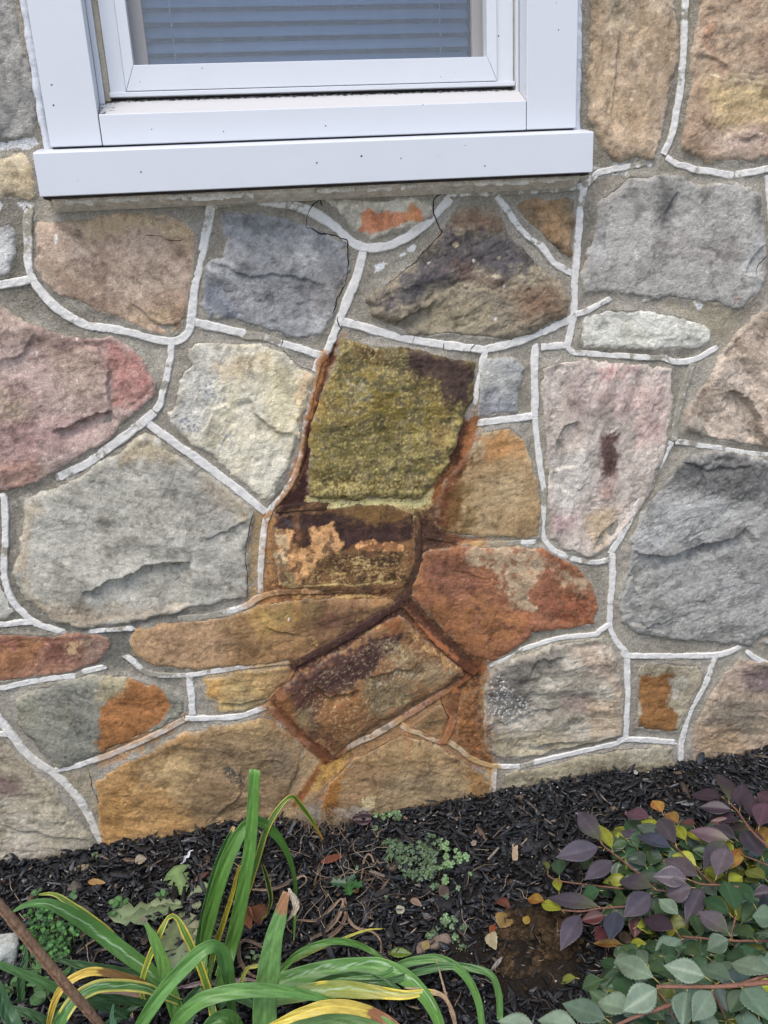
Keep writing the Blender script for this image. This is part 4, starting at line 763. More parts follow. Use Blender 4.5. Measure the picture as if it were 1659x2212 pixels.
# mortar bed
def build_mortar():
    st = .0024
    xs = np.arange(XMIN, XMAX, st); zs = np.arange(ZMIN, ZMAX, st); X, Z = np.meshgrid(xs, zs); x = X.ravel(); z = Z.ravel()
    near = np.full(x.shape, -1.0)
    for rec in ST:
        p = rec[2]; lo = p.min(0) - .06; hi = p.max(0) + .06
        m = (x > lo[0]) & (x < hi[0]) & (z > lo[1]) & (z < hi[1])
        near[m] = np.maximum(near[m], seg_dist(x[m], z[m], p, True))
    h = fbm(x, z, .05, 301, 3) * .0016 + fbm(x, z, .012, 303, 3) * .0008 + vnoise(x / .0035, z / .0035, 305) * .00035
    h += .0040 * np.exp(-np.clip(-near, 0, None) / .008) - .004 * sstep(0, .01, near)          # mortar feathered up on the stones
    y = -h
    n1 = fbm(x, z, .08, 311, 4); n3 = vnoise(x / .003, z / .003, 312); n4 = hsh(np.round(x / st), np.round(z / st), 9) - .5
    c = lin((150,144,134)) + (lin((134,128,117)) - lin((150,144,134))) * sstep(-.5, .5, n1)[:, None]
    c = paint_layers(x, z, c, 'm')
    c = c * (1 + .10 * fbm(x, z, .015, 313, 3) + .10 * n3 + .40 * n4)[:, None]
    c = adj(c)
    keep = ~((x > WIN[0]) & (x < WIN[1]) & (z > WIN[2])) & (near < .03)
    idx = -np.ones(x.shape, int); idx[keep] = np.arange(keep.sum()); I = idx.reshape(X.shape)
    q = np.stack([I[:-1, :-1], I[:-1, 1:], I[1:, 1:], I[1:, :-1]], -1).reshape(-1, 4); q = q[(q >= 0).all(1)]
    mesh_obj('mortar', np.stack([x, y, z], 1)[keep], q, M_MORTAR, house, np.clip(c[keep], .01, .9))
build_mortar()

PAINTC, SANDC = lin((236,237,236)), lin((156,152,140))
rng_b = np.random.default_rng(3)
def build_bead(k, q, wd, h, tint):
    arr = np.array([[*W(a, b), p] for a, b, p in q])
    # resample
    cp = catmull(arr[:, :2], 10) if len(arr) > 2 else np.linspace(arr[0, :2], arr[1, :2], 12)
    # paint interpolated by arclength matching of control points
    if len(arr) > 2: pr = np.interp(np.arange(len(cp)), np.arange(len(arr)) * 10, arr[:, 2])
    else: pr = np.linspace(arr[0, 2], arr[1, 2], 12)
    s = np.concatenate([[0], np.cumsum(np.hypot(*np.diff(cp, axis=0).T))]); n = max(4, int(s[-1] / .0022)); u = np.linspace(0, s[-1], n)
    cx = np.interp(u, s, cp[:, 0]); cz = np.interp(u, s, cp[:, 1]); pr = np.interp(u, s, pr)
    tx = np.gradient(cx); tz = np.gradient(cz); l = np.hypot(tx, tz); tx /= l; tz /= l
    cx += fbm(cx, cz, .03, 401 + k, 2) * .0008; 
    K = 11; e = np.linspace(-1, 1, K); wd = wd * 1.08
    wl = wd * (1 + .025 * rng_b.normal(0, 1, n) + .16 * fbm(u, u * 0 + k, .03, 410, 3) - .13 * sstep(.45, .7, fbm(u, u * 0 + k, .014, 413, 2))); wr = wd * (1 + .025 * rng_b.normal(0, 1, n) + .16 * fbm(u, u * 0 + k + 50, .03, 411, 3) - .13 * sstep(.45, .7, fbm(u, u * 0 + k + 50, .014, 414, 2)))
    hh = h * (1 + .25 * fbm(u, u * 0 + k, .05, 412, 3))
    # a free end dies away into the mortar
    fade = np.ones(n)
    for end in (0, -1):
        ex, ez = arr[end, 0], arr[end, 1]
        if not (XMIN < ex < XMAX) : continue
        dmin = min((float(seg_dist(np.array([ex]), np.array([ez]), bp_, False)[0]) for kk, bp_ in enumerate(BPTS) if kk != k), default=9)
        if dmin > .011: fade *= sstep(-.002, .012, u if end == 0 else u[-1] - u)
    wl = wl * (.45 + .55 * fade); wr = wr * (.45 + .55 * fade); hh = hh * fade - .0022 * (1 - fade); pr = pr - .45 * (1 - fade)
    x = np.empty((n, K)); z = np.empty((n, K)); y = np.empty((n, K))
    prof = np.array([-.9, .86, 1, 1, 1.02, 1.03, 1.02, 1, 1, .86, -.9])
    for j in range(K):
        ww = np.where(e[j] < 0, wl, wr); off = np.sign(e[j]) * abs(e[j]) ** .8 * ww
        x[:, j] = cx - tz * off; z[:, j] = cz + tx * off
        y[:, j] = -(.0015 + (hh) * prof[j])
    xf, zf = x.ravel(), z.ravel(); y = y.ravel() - (fbm(xf, zf, .006, 420, 3) * .0005 + fbm(xf, zf, .02, 421, 2) * .0006 + vnoise(xf / .0045, zf / .0045, 422) * .00035) * np.tile(prof > 0, n)
    P = np.repeat(pr, K); E = np.tile(np.abs(e), n)
    nz = fbm(xf, zf, .012, 430, 4) * .6 + vnoise(xf / .003, zf / .003, 431) * .28 + (hsh(np.round(xf / .0018), np.round(zf / .0018), 3) - .5) * .3
    al = sstep(-.30, .30, (P - .5) * 1.7 + nz * 1.15 - .45 * E ** 4 + .16) * .97
    base = SANDC[None] * (1 + .22 * (hsh(np.round(xf / .002), np.round(zf / .002), 7) - .5))[:, None]
    c = base * (1 - al[:, None]) + PAINTC[None] * al[:, None] * (1 + .05 * fbm(xf, zf, .01, 440, 3))[:, None]
    c = c * (1 + .05 * fbm(xf, zf, .006, 441, 3))[:, None]
    c = adj(paint_layers(xf, zf, c, 'b'), .9, 1.10) * np.array([1.0, .99, .985])
    I = np.arange(n * K).reshape(n, K)
    qd = np.stack([I[:-1, :-1], I[1:, :-1], I[1:, 1:], I[:-1, 1:]], -1).reshape(-1, 4)
    caps = []
    o = mesh_obj('pointing', np.stack([xf, y, zf], 1), qd, M_BEAD, house, np.clip(c, .01, .9))
BPTS = [np.array([W(a, b) for a, b, p in q_[0]]) for q_ in BE]
for k, b in enumerate(BE): build_bead(k, *b)

# fine cracks: dark ribbons laid on the wall, their inner shade painted in
M_CRACK_SHADE = mat('crack_shade', .95, .05, vcol=False, color=(.018, .015, .012))
def surf_y(xq, zq):     # outermost wall surface near a point (towards the street = most negative y)
    return None
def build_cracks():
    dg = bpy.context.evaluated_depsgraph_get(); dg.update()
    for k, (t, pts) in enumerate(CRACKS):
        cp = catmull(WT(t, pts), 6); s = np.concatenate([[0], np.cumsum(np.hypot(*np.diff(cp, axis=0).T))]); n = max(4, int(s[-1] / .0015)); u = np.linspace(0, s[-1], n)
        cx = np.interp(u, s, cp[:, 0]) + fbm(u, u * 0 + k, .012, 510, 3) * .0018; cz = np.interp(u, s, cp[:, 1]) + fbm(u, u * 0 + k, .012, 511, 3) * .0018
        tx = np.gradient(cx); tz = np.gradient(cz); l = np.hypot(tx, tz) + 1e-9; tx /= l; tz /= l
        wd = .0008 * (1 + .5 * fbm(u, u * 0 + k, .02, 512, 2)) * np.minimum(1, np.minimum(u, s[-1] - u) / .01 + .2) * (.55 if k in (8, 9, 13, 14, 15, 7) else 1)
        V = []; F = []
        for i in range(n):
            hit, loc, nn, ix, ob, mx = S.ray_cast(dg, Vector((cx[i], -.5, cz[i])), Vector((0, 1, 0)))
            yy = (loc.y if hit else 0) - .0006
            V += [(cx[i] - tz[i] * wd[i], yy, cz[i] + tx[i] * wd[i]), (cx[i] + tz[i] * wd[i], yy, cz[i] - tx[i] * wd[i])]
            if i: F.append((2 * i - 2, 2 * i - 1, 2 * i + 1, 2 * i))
        mesh_obj('crack_shade_ribbon', V, F, M_CRACK_SHADE, house)
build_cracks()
# ------------------------------------------------------------------ house body behind the stone facing (blocks the sky as the real house does)
def box(x0, x1, y0, y1, z0, z1, V=None, F=None):
    V = [] if V is None else V; F = [] if F is None else F
    b = len(V); V += [(x0, y0, z0), (x1, y0, z0), (x1, y1, z0), (x0, y1, z0), (x0, y0, z1), (x1, y0, z1), (x1, y1, z1), (x0, y1, z1)]
    F += [tuple(b + i for i in f) for f in ((0, 3, 2, 1), (4, 5, 6, 7), (0, 1, 5, 4), (1, 2, 6, 5), (2, 3, 7, 6), (3, 0, 4, 7))]
    return V, F
M_BACK = mat('house_body', .95, .1, vcol=False, color=(.25, .235, .20), noise=[(12, .25), (140, .2)], bump=[(90, .5, .006)])
V, F = box(-3.2, WIN[0], .014, 5, -.4, 3.4); box(WIN[1], 4.2, .014, 5, -.4, 3.4, V, F); box(WIN[0], WIN[1], .014, 5, -.4, WIN[2], V, F); box(WIN[0], WIN[1], .014, 5, 2.30, 3.4, V, F)
mesh_obj('house_body', V, F, M_BACK, house, smooth=False)
ZT = 2.30
V, F = box(WIN[0], WIN[1], .30, .32, WIN[2], ZT)
mesh_obj('dark_backing_panel', V, F, mat('room_shade', .9, .1, vcol=False, color=(.015, .025, .05)), house, smooth=False)  # added dark panel: blocks light behind the blind, room shade put into its colour

# ------------------------------------------------------------------ window
def trim_material(name, base, speck=True, rough=.38, streak=0.0):
    m = mat(name, rough, .45, vcol=False, color=base, noise=[(7, .02)], bump=[(14, .04, .01)])
    N = m.node_tree.nodes; Lk = m.node_tree.links; b = N['Principled BSDF']
    if speck:
        src = b.inputs['Base Color'].links[0].from_socket
        tc = N.new('ShaderNodeTexCoord')
        v = N.new('ShaderNodeTexVoronoi'); v.inputs['Scale'].default_value = 42; Lk.new(tc.outputs['Object'], v.inputs['Vector'])
        cr = N.new('ShaderNodeSeparateColor'); Lk.new(v.outputs['Color'], cr.inputs[0])
        th = N.new('ShaderNodeMath'); th.operation = 'MULTIPLY'; Lk.new(cr.outputs[0], th.inputs[0]); th.inputs[1].default_value = .075
        lt = N.new('ShaderNodeMath'); lt.operation = 'LESS_THAN'; Lk.new(v.outputs['Distance'], lt.inputs[0]); Lk.new(th.outputs[0], lt.inputs[1])
        g2 = N.new('ShaderNodeMath'); g2.operation = 'GREATER_THAN'; Lk.new(cr.outputs[1], g2.inputs[0]); g2.inputs[1].default_value = .15
        mu = N.new('ShaderNodeMath'); mu.operation = 'MULTIPLY'; Lk.new(lt.outputs[0], mu.inputs[0]); Lk.new(g2.outputs[0], mu.inputs[1])
        mx = N.new('ShaderNodeMix'); mx.data_type = 'RGBA'; Lk.new(mu.outputs[0], mx.inputs[0]); Lk.new(src, mx.inputs[6]); mx.inputs[7].default_value = (.05, .045, .04, 1)
        Lk.new(mx.outputs[2], b.inputs['Base Color'])
    return m
M_TRIM = trim_material('white_coated_metal', (.63, .66, .70))
M_VINYL = trim_material('white_vinyl', (.66, .69, .73), rough=.3)
M_GAP = mat('dark_gap', .9, .1, vcol=False, color=(.06, .055, .05), noise=[(60, .5)])  # near-black fill for gaps, and the painted shadow line below the sill
M_CAULK = mat('white_caulk', .6, .3, vcol=False, color=(.60, .63, .68), noise=[(90, .06)], bump=[(60, .5, .006), (200, .3, .002)])
M_BEIGE = mat('aged_beige_jamb', .7, .3, vcol=False, color=(.42, .37, .28), noise=[(40, .25), (200, .15)], bump=[(120, .4, .002)])
def bevel(o, w=.0015, seg=2):
    m = o.modifiers.new('bevel', 'BEVEL'); m.width = w; m.segments = seg; m.limit_method = 'ANGLE'; m.angle_limit = math.radians(30)
    o.data.polygons.foreach_set('use_smooth', [False] * len(o.data.polygons))
# window = outer vinyl frame
FX0, FX1, FZ = -.183, .501, 1.438
V, F = box(FX0, FX0 + .0255, .020, .075, FZ + .0075, ZT); box(FX1 - .030, FX1, .020, .075, FZ + .0075, ZT, V, F); box(FX0 - .001, FX1 + .001, .0125, .076, FZ, FZ + .0072, V, F)
win = mesh_obj('window', V, F, M_VINYL, house, smooth=False); bevel(win, .001)
win['label'] = 'white framed window with a screen and closed blinds'
def wpart(name, V, F, m, bw=.0012):
    o = mesh_obj(name, V, F, m, win, smooth=False)
    if bw: bevel(o, bw)
    return o
# sill: a profile with sloping top
def prism(x0, x1, prof):      # prof: (y, z) counter-clockwise seen from +x
    n = len(prof); V = [(x0, y, z) for y, z in prof] + [(x1, y, z) for y, z in prof]
    F = [tuple(range(n))[::-1], tuple(range(n, 2 * n))] + [(i, (i + 1) % n, n + (i + 1) % n, n + i) for i in range(n)]
    return V, F
V, F = prism(-.3035, .6185, [(-.060, 1.2875), (.012, 1.2875), (.012, 1.3650), (-.027, 1.3592), (-.0585, 1.3525), (-.060, 1.3510)])
wpart('sill', V, F, M_TRIM, .0012)
V, F = prism(-.3005, .6155, [(-.0605, 1.2800), (.010, 1.2800), (.010, 1.2872), (-.0560, 1.2872)][:0] or [(-.050, 1.2842), (.012, 1.2842), (.012, 1.2872), (-.050, 1.2872)])
wpart('sill_shadow_strip', V, F, M_GAP, 0)  # thin shadow line under the sill, painted as a dark strip
V, F = box(-.281, -.2012, -.030, .012, 1.3625, ZT); wpart('trim_board', V, F, M_TRIM)
V, F = box(.5092, .598, -.030, .012, 1.3625, ZT); wpart('trim_board', V, F, M_TRIM)
V, F = box(-.1998, .5080, -.0305, .012, 1.3622, 1.4075); wpart('trim_board', V, F, M_TRIM)
V, F = box(-.279, .596, -.022, .010, 1.3560, 1.3624); wpart('joint_gap', V, F, M_GAP, 0)
V, F = box(-.2013, -.1997, -.0285, .012, 1.3625, 1.4070); wpart('joint_gap', V, F, M_GAP, 0)
V, F = box(.5079, .5093, -.0285, .012, 1.3625, 1.4070); wpart('joint_gap', V, F, M_GAP, 0)
# reveals: liner of the opening beside the frame
V, F = box(-.2012, -.1925, .0121, .09, 1.40, ZT); wpart('reveal', V, F, M_TRIM)
V, F = box(.5035, .5092, .0121, .09, 1.40, ZT); wpart('reveal', V, F, M_TRIM)
V, F = box(-.1925, -.1835, .022, .09, 1.43, ZT); wpart('aged_jamb', V, F, M_BEIGE)
V, F = box(.5012, .5035, .022, .09, 1.43, ZT); wpart('aged_jamb', V, F, M_BEIGE)
# sloping inner sill with grime under the frame
def grime_mat():
    m = mat('grimy_white_sill', .5, .3, vcol=False, color=(.52, .52, .52)); N = m.node_tree.nodes; Lk = m.node_tree.links; b = N['Principled BSDF']
    src = b.inputs['Base Color'].links[0].from_socket
    tc = N.new('ShaderNodeTexCoord'); sp = N.new('ShaderNodeSeparateXYZ'); Lk.new(tc.outputs['Object'], sp.inputs[0])
    nz = N.new('ShaderNodeTexNoise'); nz.inputs['Scale'].default_value = 160; nz.inputs['Detail'].default_value = 5; Lk.new(tc.outputs['Object'], nz.inputs['Vector'])
    # band just under the frame, and a spot at the left corner
    b1 = N.new('ShaderNodeMapRange'); b1.inputs['From Min'].default_value = 1.4275; b1.inputs['From Max'].default_value = 1.4350; Lk.new(sp.outputs['Z'], b1.inputs['Value']); b1.inputs['To Min'].default_value = 0; b1.inputs['To Max'].default_value = .42
    b2 = N.new('ShaderNodeMapRange'); b2.inputs['From Min'].default_value = -.165; b2.inputs['From Max'].default_value = -.195; Lk.new(sp.outputs['X'], b2.inputs['Value']); b2.inputs['To Min'].default_value = 0; b2.inputs['To Max'].default_value = .22
    ad = N.new('ShaderNodeMath'); Lk.new(b1.outputs[0], ad.inputs[0]); Lk.new(b2.outputs[0], ad.inputs[1])
    a2 = N.new('ShaderNodeMath'); Lk.new(ad.outputs[0], a2.inputs[0]); Lk.new(nz.outputs['Fac'], a2.inputs[1])
    mr = N.new('ShaderNodeMapRange'); mr.inputs['From Min'].default_value = .70; mr.inputs['From Max'].default_value = .82; Lk.new(a2.outputs[0], mr.inputs['Value'])
    mx = N.new('ShaderNodeMix'); mx.data_type = 'RGBA'; Lk.new(mr.outputs[0], mx.inputs[0]); Lk.new(src, mx.inputs[6]); mx.inputs[7].default_value = (.07, .06, .05, 1); Lk.new(mx.outputs[2], b.inputs['Base Color'])
    return m
V, F = prism(-.1998, .5085, [(-.027, 1.38), (.088, 1.38), (.088, 1.4375), (.028, 1.4375), (-.027, 1.4076)])
wpart('inner_sill', V, F, grime_mat(), 0)
# sash: mitred frame of four rails
def sash_rail(x0, x1, xi0, xi1, z0, zi, y0, y1):
    V = []; F = []
    # bottom rail
    V += [(x0, y0, z0), (x1, y0, z0), (xi1, y0, zi), (xi0, y0, zi), (x0, y1, z0), (x1, y1, z0), (xi1, y1, zi), (xi0, y1, zi)]
    F += [(0, 1, 2, 3), (7, 6, 5, 4), (0, 4, 5, 1), (3, 2, 6, 7), (1, 5, 6, 2), (0, 3, 7, 4)]
    return V, F
SX0, SX1, SI0, SI1, SZ, SZI = -.1570, .4708, -.1402, .4532, 1.4468, 1.4848
V, F = sash_rail(SX0 + .0004, SX1 - .0004, SI0, SI1, SZ, SZI, .0155, .044); wpart('sash_rail', V, F, M_VINYL, .0008)
for a, b_, s in ((SX0, SI0, 1), (SX1, SI1, -1)):
    e = .0006
    V = [(a, .0155, SZ + e), (b_, .0155, SZI + e), (b_, .0155, ZT), (a, .0155, ZT), (a, .044, SZ + e), (b_, .044, SZI + e), (b_, .044, ZT), (a, .044, ZT)]
    F = [(0, 1, 2, 3), (7, 6, 5, 4), (0, 4, 5, 1), (1, 5, 6, 2), (2, 6, 7, 3), (3, 7, 4, 0)]
    if s < 0: F = [f[::-1] for f in F]
    wpart('sash_stile', V, F, M_VINYL, .0008)
V, F = box(SX0 + .001, SX1 - .001, .022, .044, SZ - .0014, SZ + .001); wpart('joint_gap', V, F, M_GAP, 0)
# inner fixed stiles seen behind the screen
M_INNER = mat('inner_frame', .5, .3, vcol=False, color=(.50, .47, .44))
V, F = box(SI0 - .004, SI0 + .0215, .050, .075, SZI - .02, ZT); wpart('inner_stile', V, F, M_INNER)
V, F = box(SI1 - .0165, SI1 + .004, .050, .075, SZI - .02, ZT); wpart('inner_stile', V, F, M_INNER)
# insect screen: woven wire, pitch 1.6 mm
ms = bpy.data.materials.new('insect_screen'); ms.use_nodes = True; N = ms.node_tree.nodes; Lk = ms.node_tree.links
b = N['Principled BSDF']; b.inputs['Base Color'].default_value = (.22, .24, .28, 1); b.inputs['Roughness'].default_value = .5
tc = N.new('ShaderNodeTexCoord'); sp = N.new('ShaderNodeSeparateXYZ'); Lk.new(tc.outputs['Object'], sp.inputs[0])
outs = []
for ax in ('X', 'Z'):
    d = N.new('ShaderNodeMath'); d.operation = 'DIVIDE'; Lk.new(sp.outputs[ax], d.inputs[0]); d.inputs[1].default_value = .00158
    f = N.new('ShaderNodeMath'); f.operation = 'FRACT'; Lk.new(d.outputs[0], f.inputs[0])
    l = N.new('ShaderNodeMath'); l.operation = 'LESS_THAN'; Lk.new(f.outputs[0], l.inputs[0]); l.inputs[1].default_value = .15; outs.append(l)
mxm = N.new('ShaderNodeMath'); mxm.operation = 'MAXIMUM'; Lk.new(outs[0].outputs[0], mxm.inputs[0]); Lk.new(outs[1].outputs[0], mxm.inputs[1])
Lk.new(mxm.outputs[0], b.inputs['Alpha'])
V = [(SI0 - .003, .036, SZI - .003), (SI1 + .003, .036, SZI - .003), (SI1 + .003, .036, ZT), (SI0 - .003, .036, ZT)]
wpart('screen', V, [(0, 1, 2, 3)], ms, 0)
# pane
mg = bpy.data.materials.new('window_glass'); mg.use_nodes = True; N = mg.node_tree.nodes; Lk = mg.node_tree.links; N.clear()
tr = N.new('ShaderNodeBsdfTransparent'); tr.inputs[0].default_value = (.92, .96, 1.0, 1); gl = N.new('ShaderNodeBsdfGlossy'); gl.inputs['Roughness'].default_value = .01
fr = N.new('ShaderNodeFresnel'); fr.inputs[0].default_value = 1.52; ml = N.new('ShaderNodeMath'); ml.operation = 'MULTIPLY'; ml.inputs[1].default_value = 2.2; Lk.new(fr.outputs[0], ml.inputs[0])
mi = N.new('ShaderNodeMixShader'); Lk.new(ml.outputs[0], mi.inputs[0]); Lk.new(tr.outputs[0], mi.inputs[1]); Lk.new(gl.outputs[0], mi.inputs[2]); o_ = N.new('ShaderNodeOutputMaterial'); Lk.new(mi.outputs[0], o_.inputs[0])
V, F = box(SI0 + .0217, SI1 - .0167, .060, .064, SZI - .015, ZT); wpart('pane', V, F, mg, 0)
# caulk beads down the outside of the casing
def strip(pts, wfun, y, th, m, parent, name, rag=.0015, seed=0):
    pts = np.asarray(pts, float); s = np.concatenate([[0], np.cumsum(np.hypot(*np.diff(pts, axis=0).T))]); n = int(s[-1] / .003); u = np.linspace(0, s[-1], n)
    cx = np.interp(u, s, pts[:, 0]); cz = np.interp(u, s, pts[:, 1]); V = []; F = []
    tx = np.gradient(cx); tz = np.gradient(cz); l = np.hypot(tx, tz); tx /= l; tz /= l
    e = [-1, -.7, 0, .7, 1]; hh = [-.002, th * .8, th, th * .8, -.002]
    w1 = fbm(u, u * 0, .02, 700 + seed, 3) * rag; w2 = fbm(u, u * 0 + 5, .02, 701 + seed, 3) * rag
    for i in range(n):
        for j in range(5):
            w_ = wfun + (w1[i] if e[j] < 0 else w2[i]); V.append((cx[i] - tz[i] * e[j] * w_, y - hh[j] - (w1[i] * .4 if 0 < j < 4 else 0), cz[i] + tx[i] * e[j] * w_))
        if i:
            for j in range(4): a = (i - 1) * 5 + j; F.append((a, a + 1, a + 6, a + 5))
    return mesh_obj(name, V, F, m, parent)
strip([(-.2895, ZT), (-.2890, 1.50), (-.2905, 1.42), (-.289, 1.352)], .0075, -.006, .010, M_CAULK, win, 'caulk', .002, 1)
strip([(.6045, ZT), (.6050, 1.50), (.6055, 1.40), (.6065, 1.352)], .0085, -.006, .010, M_CAULK, win, 'caulk', .0028, 2)
# flaking cream paint on the old wooden sill under the cladding
M_FLAKE = mat('flaking_paint', .8, .2, vcol=False, color=(.78, .73, .63), noise=[(70, .25), (300, .18)], bump=[(60, .8, .006), (200, .5, .003)])
V, F = prism(-.292, .606, [(-.030, 1.2770), (-.006, 1.2655), (.012, 1.2655), (.012, 1.2850), (-.036, 1.2850)])
wpart('old_sill', V, F, M_FLAKE, .0015)
rng = np.random.default_rng(5)
for i in range(26):
    xx = rng.uniform(-.28, .58); ww = rng.uniform(.015, .06); zz = 1.2795 + rng.uniform(-.003, .002); k = 7
    tx = np.linspace(0, ww, k); up = zz + .004 + rng.normal(0, .0012, k); dn = zz - .003 + rng.normal(0, .0018, k); yv = -.0345 + rng.uniform(-.003, 0) + rng.normal(0, .0008, k)
    V = [(xx + t, y, z) for t, y, z in zip(tx, yv, up)] + [(xx + t, y - .001, z) for t, y, z in zip(tx, yv, dn)]; F = [(j, j + 1, k + j + 1, k + j) for j in range(k - 1)]
    o = wpart('paint_flake', V, F, M_FLAKE, 0); sm = o.modifiers.new('t', 'SOLIDIFY'); sm.thickness = .0007
# blind hanging behind the pane
M_SLAT = mat('blind_slat', .45, .35, vcol=False, color=(.42, .60, .88), noise=[(3, .05)])
blind = thing('window_blind', 'closed horizontal slat blind hanging behind the window screen', 'blind', (.157, .10, ZT - .02))
BX0, BX1 = -.1205, .4350
V = []; F = []; pitch = .0226; zb = 1.4085
for i in range(34):
    zc = zb + i * pitch; k = 6; b0 = len(V)
    for j in range(k):
        t = j / (k - 1) - .5; yy = .080 + (.0042 * (1 - 4 * t * t) * -1) + t * .016; z = zc + t * .0196
        dz = .0012 * math.sin(i * 2.1)
        V += [(BX0, yy, z + dz * .4), (BX1, yy, z - dz * .4)]
        if j: F.append((b0 + 2 * j - 2, b0 + 2 * j - 1, b0 + 2 * j + 1, b0 + 2 * j))
def local(V, o): return [(a - o.location[0], b - o.location[1], c - o.location[2]) for a, b, c in V]
o = mesh_obj('slats', local(V, blind), F, M_SLAT, blind); sm = o.modifiers.new('t', 'SOLIDIFY'); sm.thickness = .0006
V, F = box(BX0, BX1, .07, .10, ZT - .03, ZT); mesh_obj('head_rail', local(V, blind), F, M_SLAT, blind, smooth=False)
for xx in (-.075, .385):
    V, F = box(xx - .0006, xx + .0006,   .0722, .0732, 1.40, ZT); mesh_obj('ladder_cord', local(V, blind), F, M_SLAT, blind, smooth=False)
# ------------------------------------------------------------------ ground
FOOT = [(0,1867),(100,1857),(215,1835),(240,1820),(350,1810),(425,1792),(500,1780),(560,1768),(620,1777),(660,1785),(715,1790),(770,1780),(830,1767),(894,1752),(1030,1730),(1050,1720),(1180,1697),(1280,1672),(1305,1665),(1370,1672),(1455,1660),(1530,1640),(1630,1627),(1700,1618)]
FT = np.array([W(*p) for p in FOOT])
def gz(x, y):
    x = np.asarray(x, float); y = np.asarray(y, float)
    b = np.interp(x, FT[:, 0], FT[:, 1]) + .004
    near = np.clip(1 - np.hypot(x + 1.2, y + 1.6) / 9, 0, 1)
    return b * np.exp(np.minimum(y, 0) / .18) + (fbm(x, y, .16, 801, 3) * .008 + fbm(x, y, .05, 803, 3) * .003) * near
def gpt(t, p, up=0.0):     # picture point -> ground surface
    x, y = px(t, p); z = 0.0
    for _ in range(4):
        q = G3(x, y, z + up); z = float(gz(q[0], q[1]))
    q = G3(x, y, z + up); return q
xs = np.concatenate([-30 + np.geomspace(28.8, .01, 26) * -1 + 28.8, np.arange(-1.15, 1.8, .012), 1.8 + np.geomspace(.1, 28, 24)])
xs = np.unique(np.round(np.concatenate([-1.15 - np.geomspace(.05, 28, 24), np.arange(-1.15, 1.8, .012), 1.8 + np.geomspace(.05, 28, 24)]), 4))
ys = np.unique(np.round(np.concatenate([np.arange(-1.3, .03, .012), -1.3 - np.geomspace(.05, 28, 24)]), 4))
X, Y = np.meshgrid(xs, ys); x = X.ravel(); y = Y.ravel(); z = gz(x, y)
mound = G3(*px('J', (640, 800)), 0.0)
dm = np.hypot((x - mound[0]) / .10, (y - mound[1]) / .09); mk = sstep(1.3, .4, dm + fbm(x, y, .06, 811, 3) * .7)
z = z + mk * (.016 + fbm(x, y, .03, 812, 3) * .008)
c = lin((36,34,33))[None] * (1 + .3 * fbm(x, y, .03, 805, 3))[:, None]
c = c * (1 - mk[:, None]) + lin((44,38,32))[None] * mk[:, None] * (1 + .3 * fbm(x, y, .02, 806, 3))[:, None]
bounce_paving = sstep(-1.28, -1.34, y)[:, None]; c = c * (1 - bounce_paving) + np.array([[.34, .33, .31]]) * bounce_paving  # unseen pale paving added beyond the bed, bounces fill light under the sill
I = np.arange(len(x)).reshape(X.shape); q = np.stack([I[:-1, :-1], I[:-1, 1:], I[1:, 1:], I[1:, :-1]], -1).reshape(-1, 4)
M_SOIL = mat('soil', .95, .15, noise=[(180, .4), (40, .2)], bump=[(140, 1, .008), (380, .8, .004)])
g = mesh_obj('ground', np.stack([x, y, z], 1), q, M_SOIL, None, np.clip(c, .003, .5)); tag(g, kind='structure')

# ------------------------------------------------------------------ bark mulch
def mulch_material():
    m = mat('dyed_bark', .46, .5, noise=[]); N = m.node_tree.nodes; Lk = m.node_tree.links; b = N['Principled BSDF']
    a = N.new('ShaderNodeAttribute'); a.attribute_name = 'Fib'
    nz = N.new('ShaderNodeTexNoise'); nz.inputs['Scale'].default_value = 1.0; nz.inputs['Detail'].default_value = 3; Lk.new(a.outputs['Vector'], nz.inputs['Vector'])
    bp = N.new('ShaderNodeBump'); bp.inputs['Strength'].default_value = .9; bp.inputs['Distance'].default_value = .0022; Lk.new(nz.outputs['Fac'], bp.inputs['Height']); Lk.new(bp.outputs[0], b.inputs['Normal'])
    src = b.inputs['Base Color'].links[0].from_socket
    mr = N.new('ShaderNodeMapRange'); mr.inputs['From Min'].default_value = .35; mr.inputs['From Max'].default_value = .7; mr.inputs['To Min'].default_value = .55; mr.inputs['To Max'].default_value = 1.9; Lk.new(nz.outputs['Fac'], mr.inputs['Value'])
    mx = N.new('ShaderNodeVectorMath'); mx.operation = 'SCALE'; Lk.new(src, mx.inputs[0]); Lk.new(mr.outputs[0], mx.inputs['Scale']); Lk.new(mx.outputs[0], b.inputs['Base Color'])
    return m
M_MULCH = mulch_material()
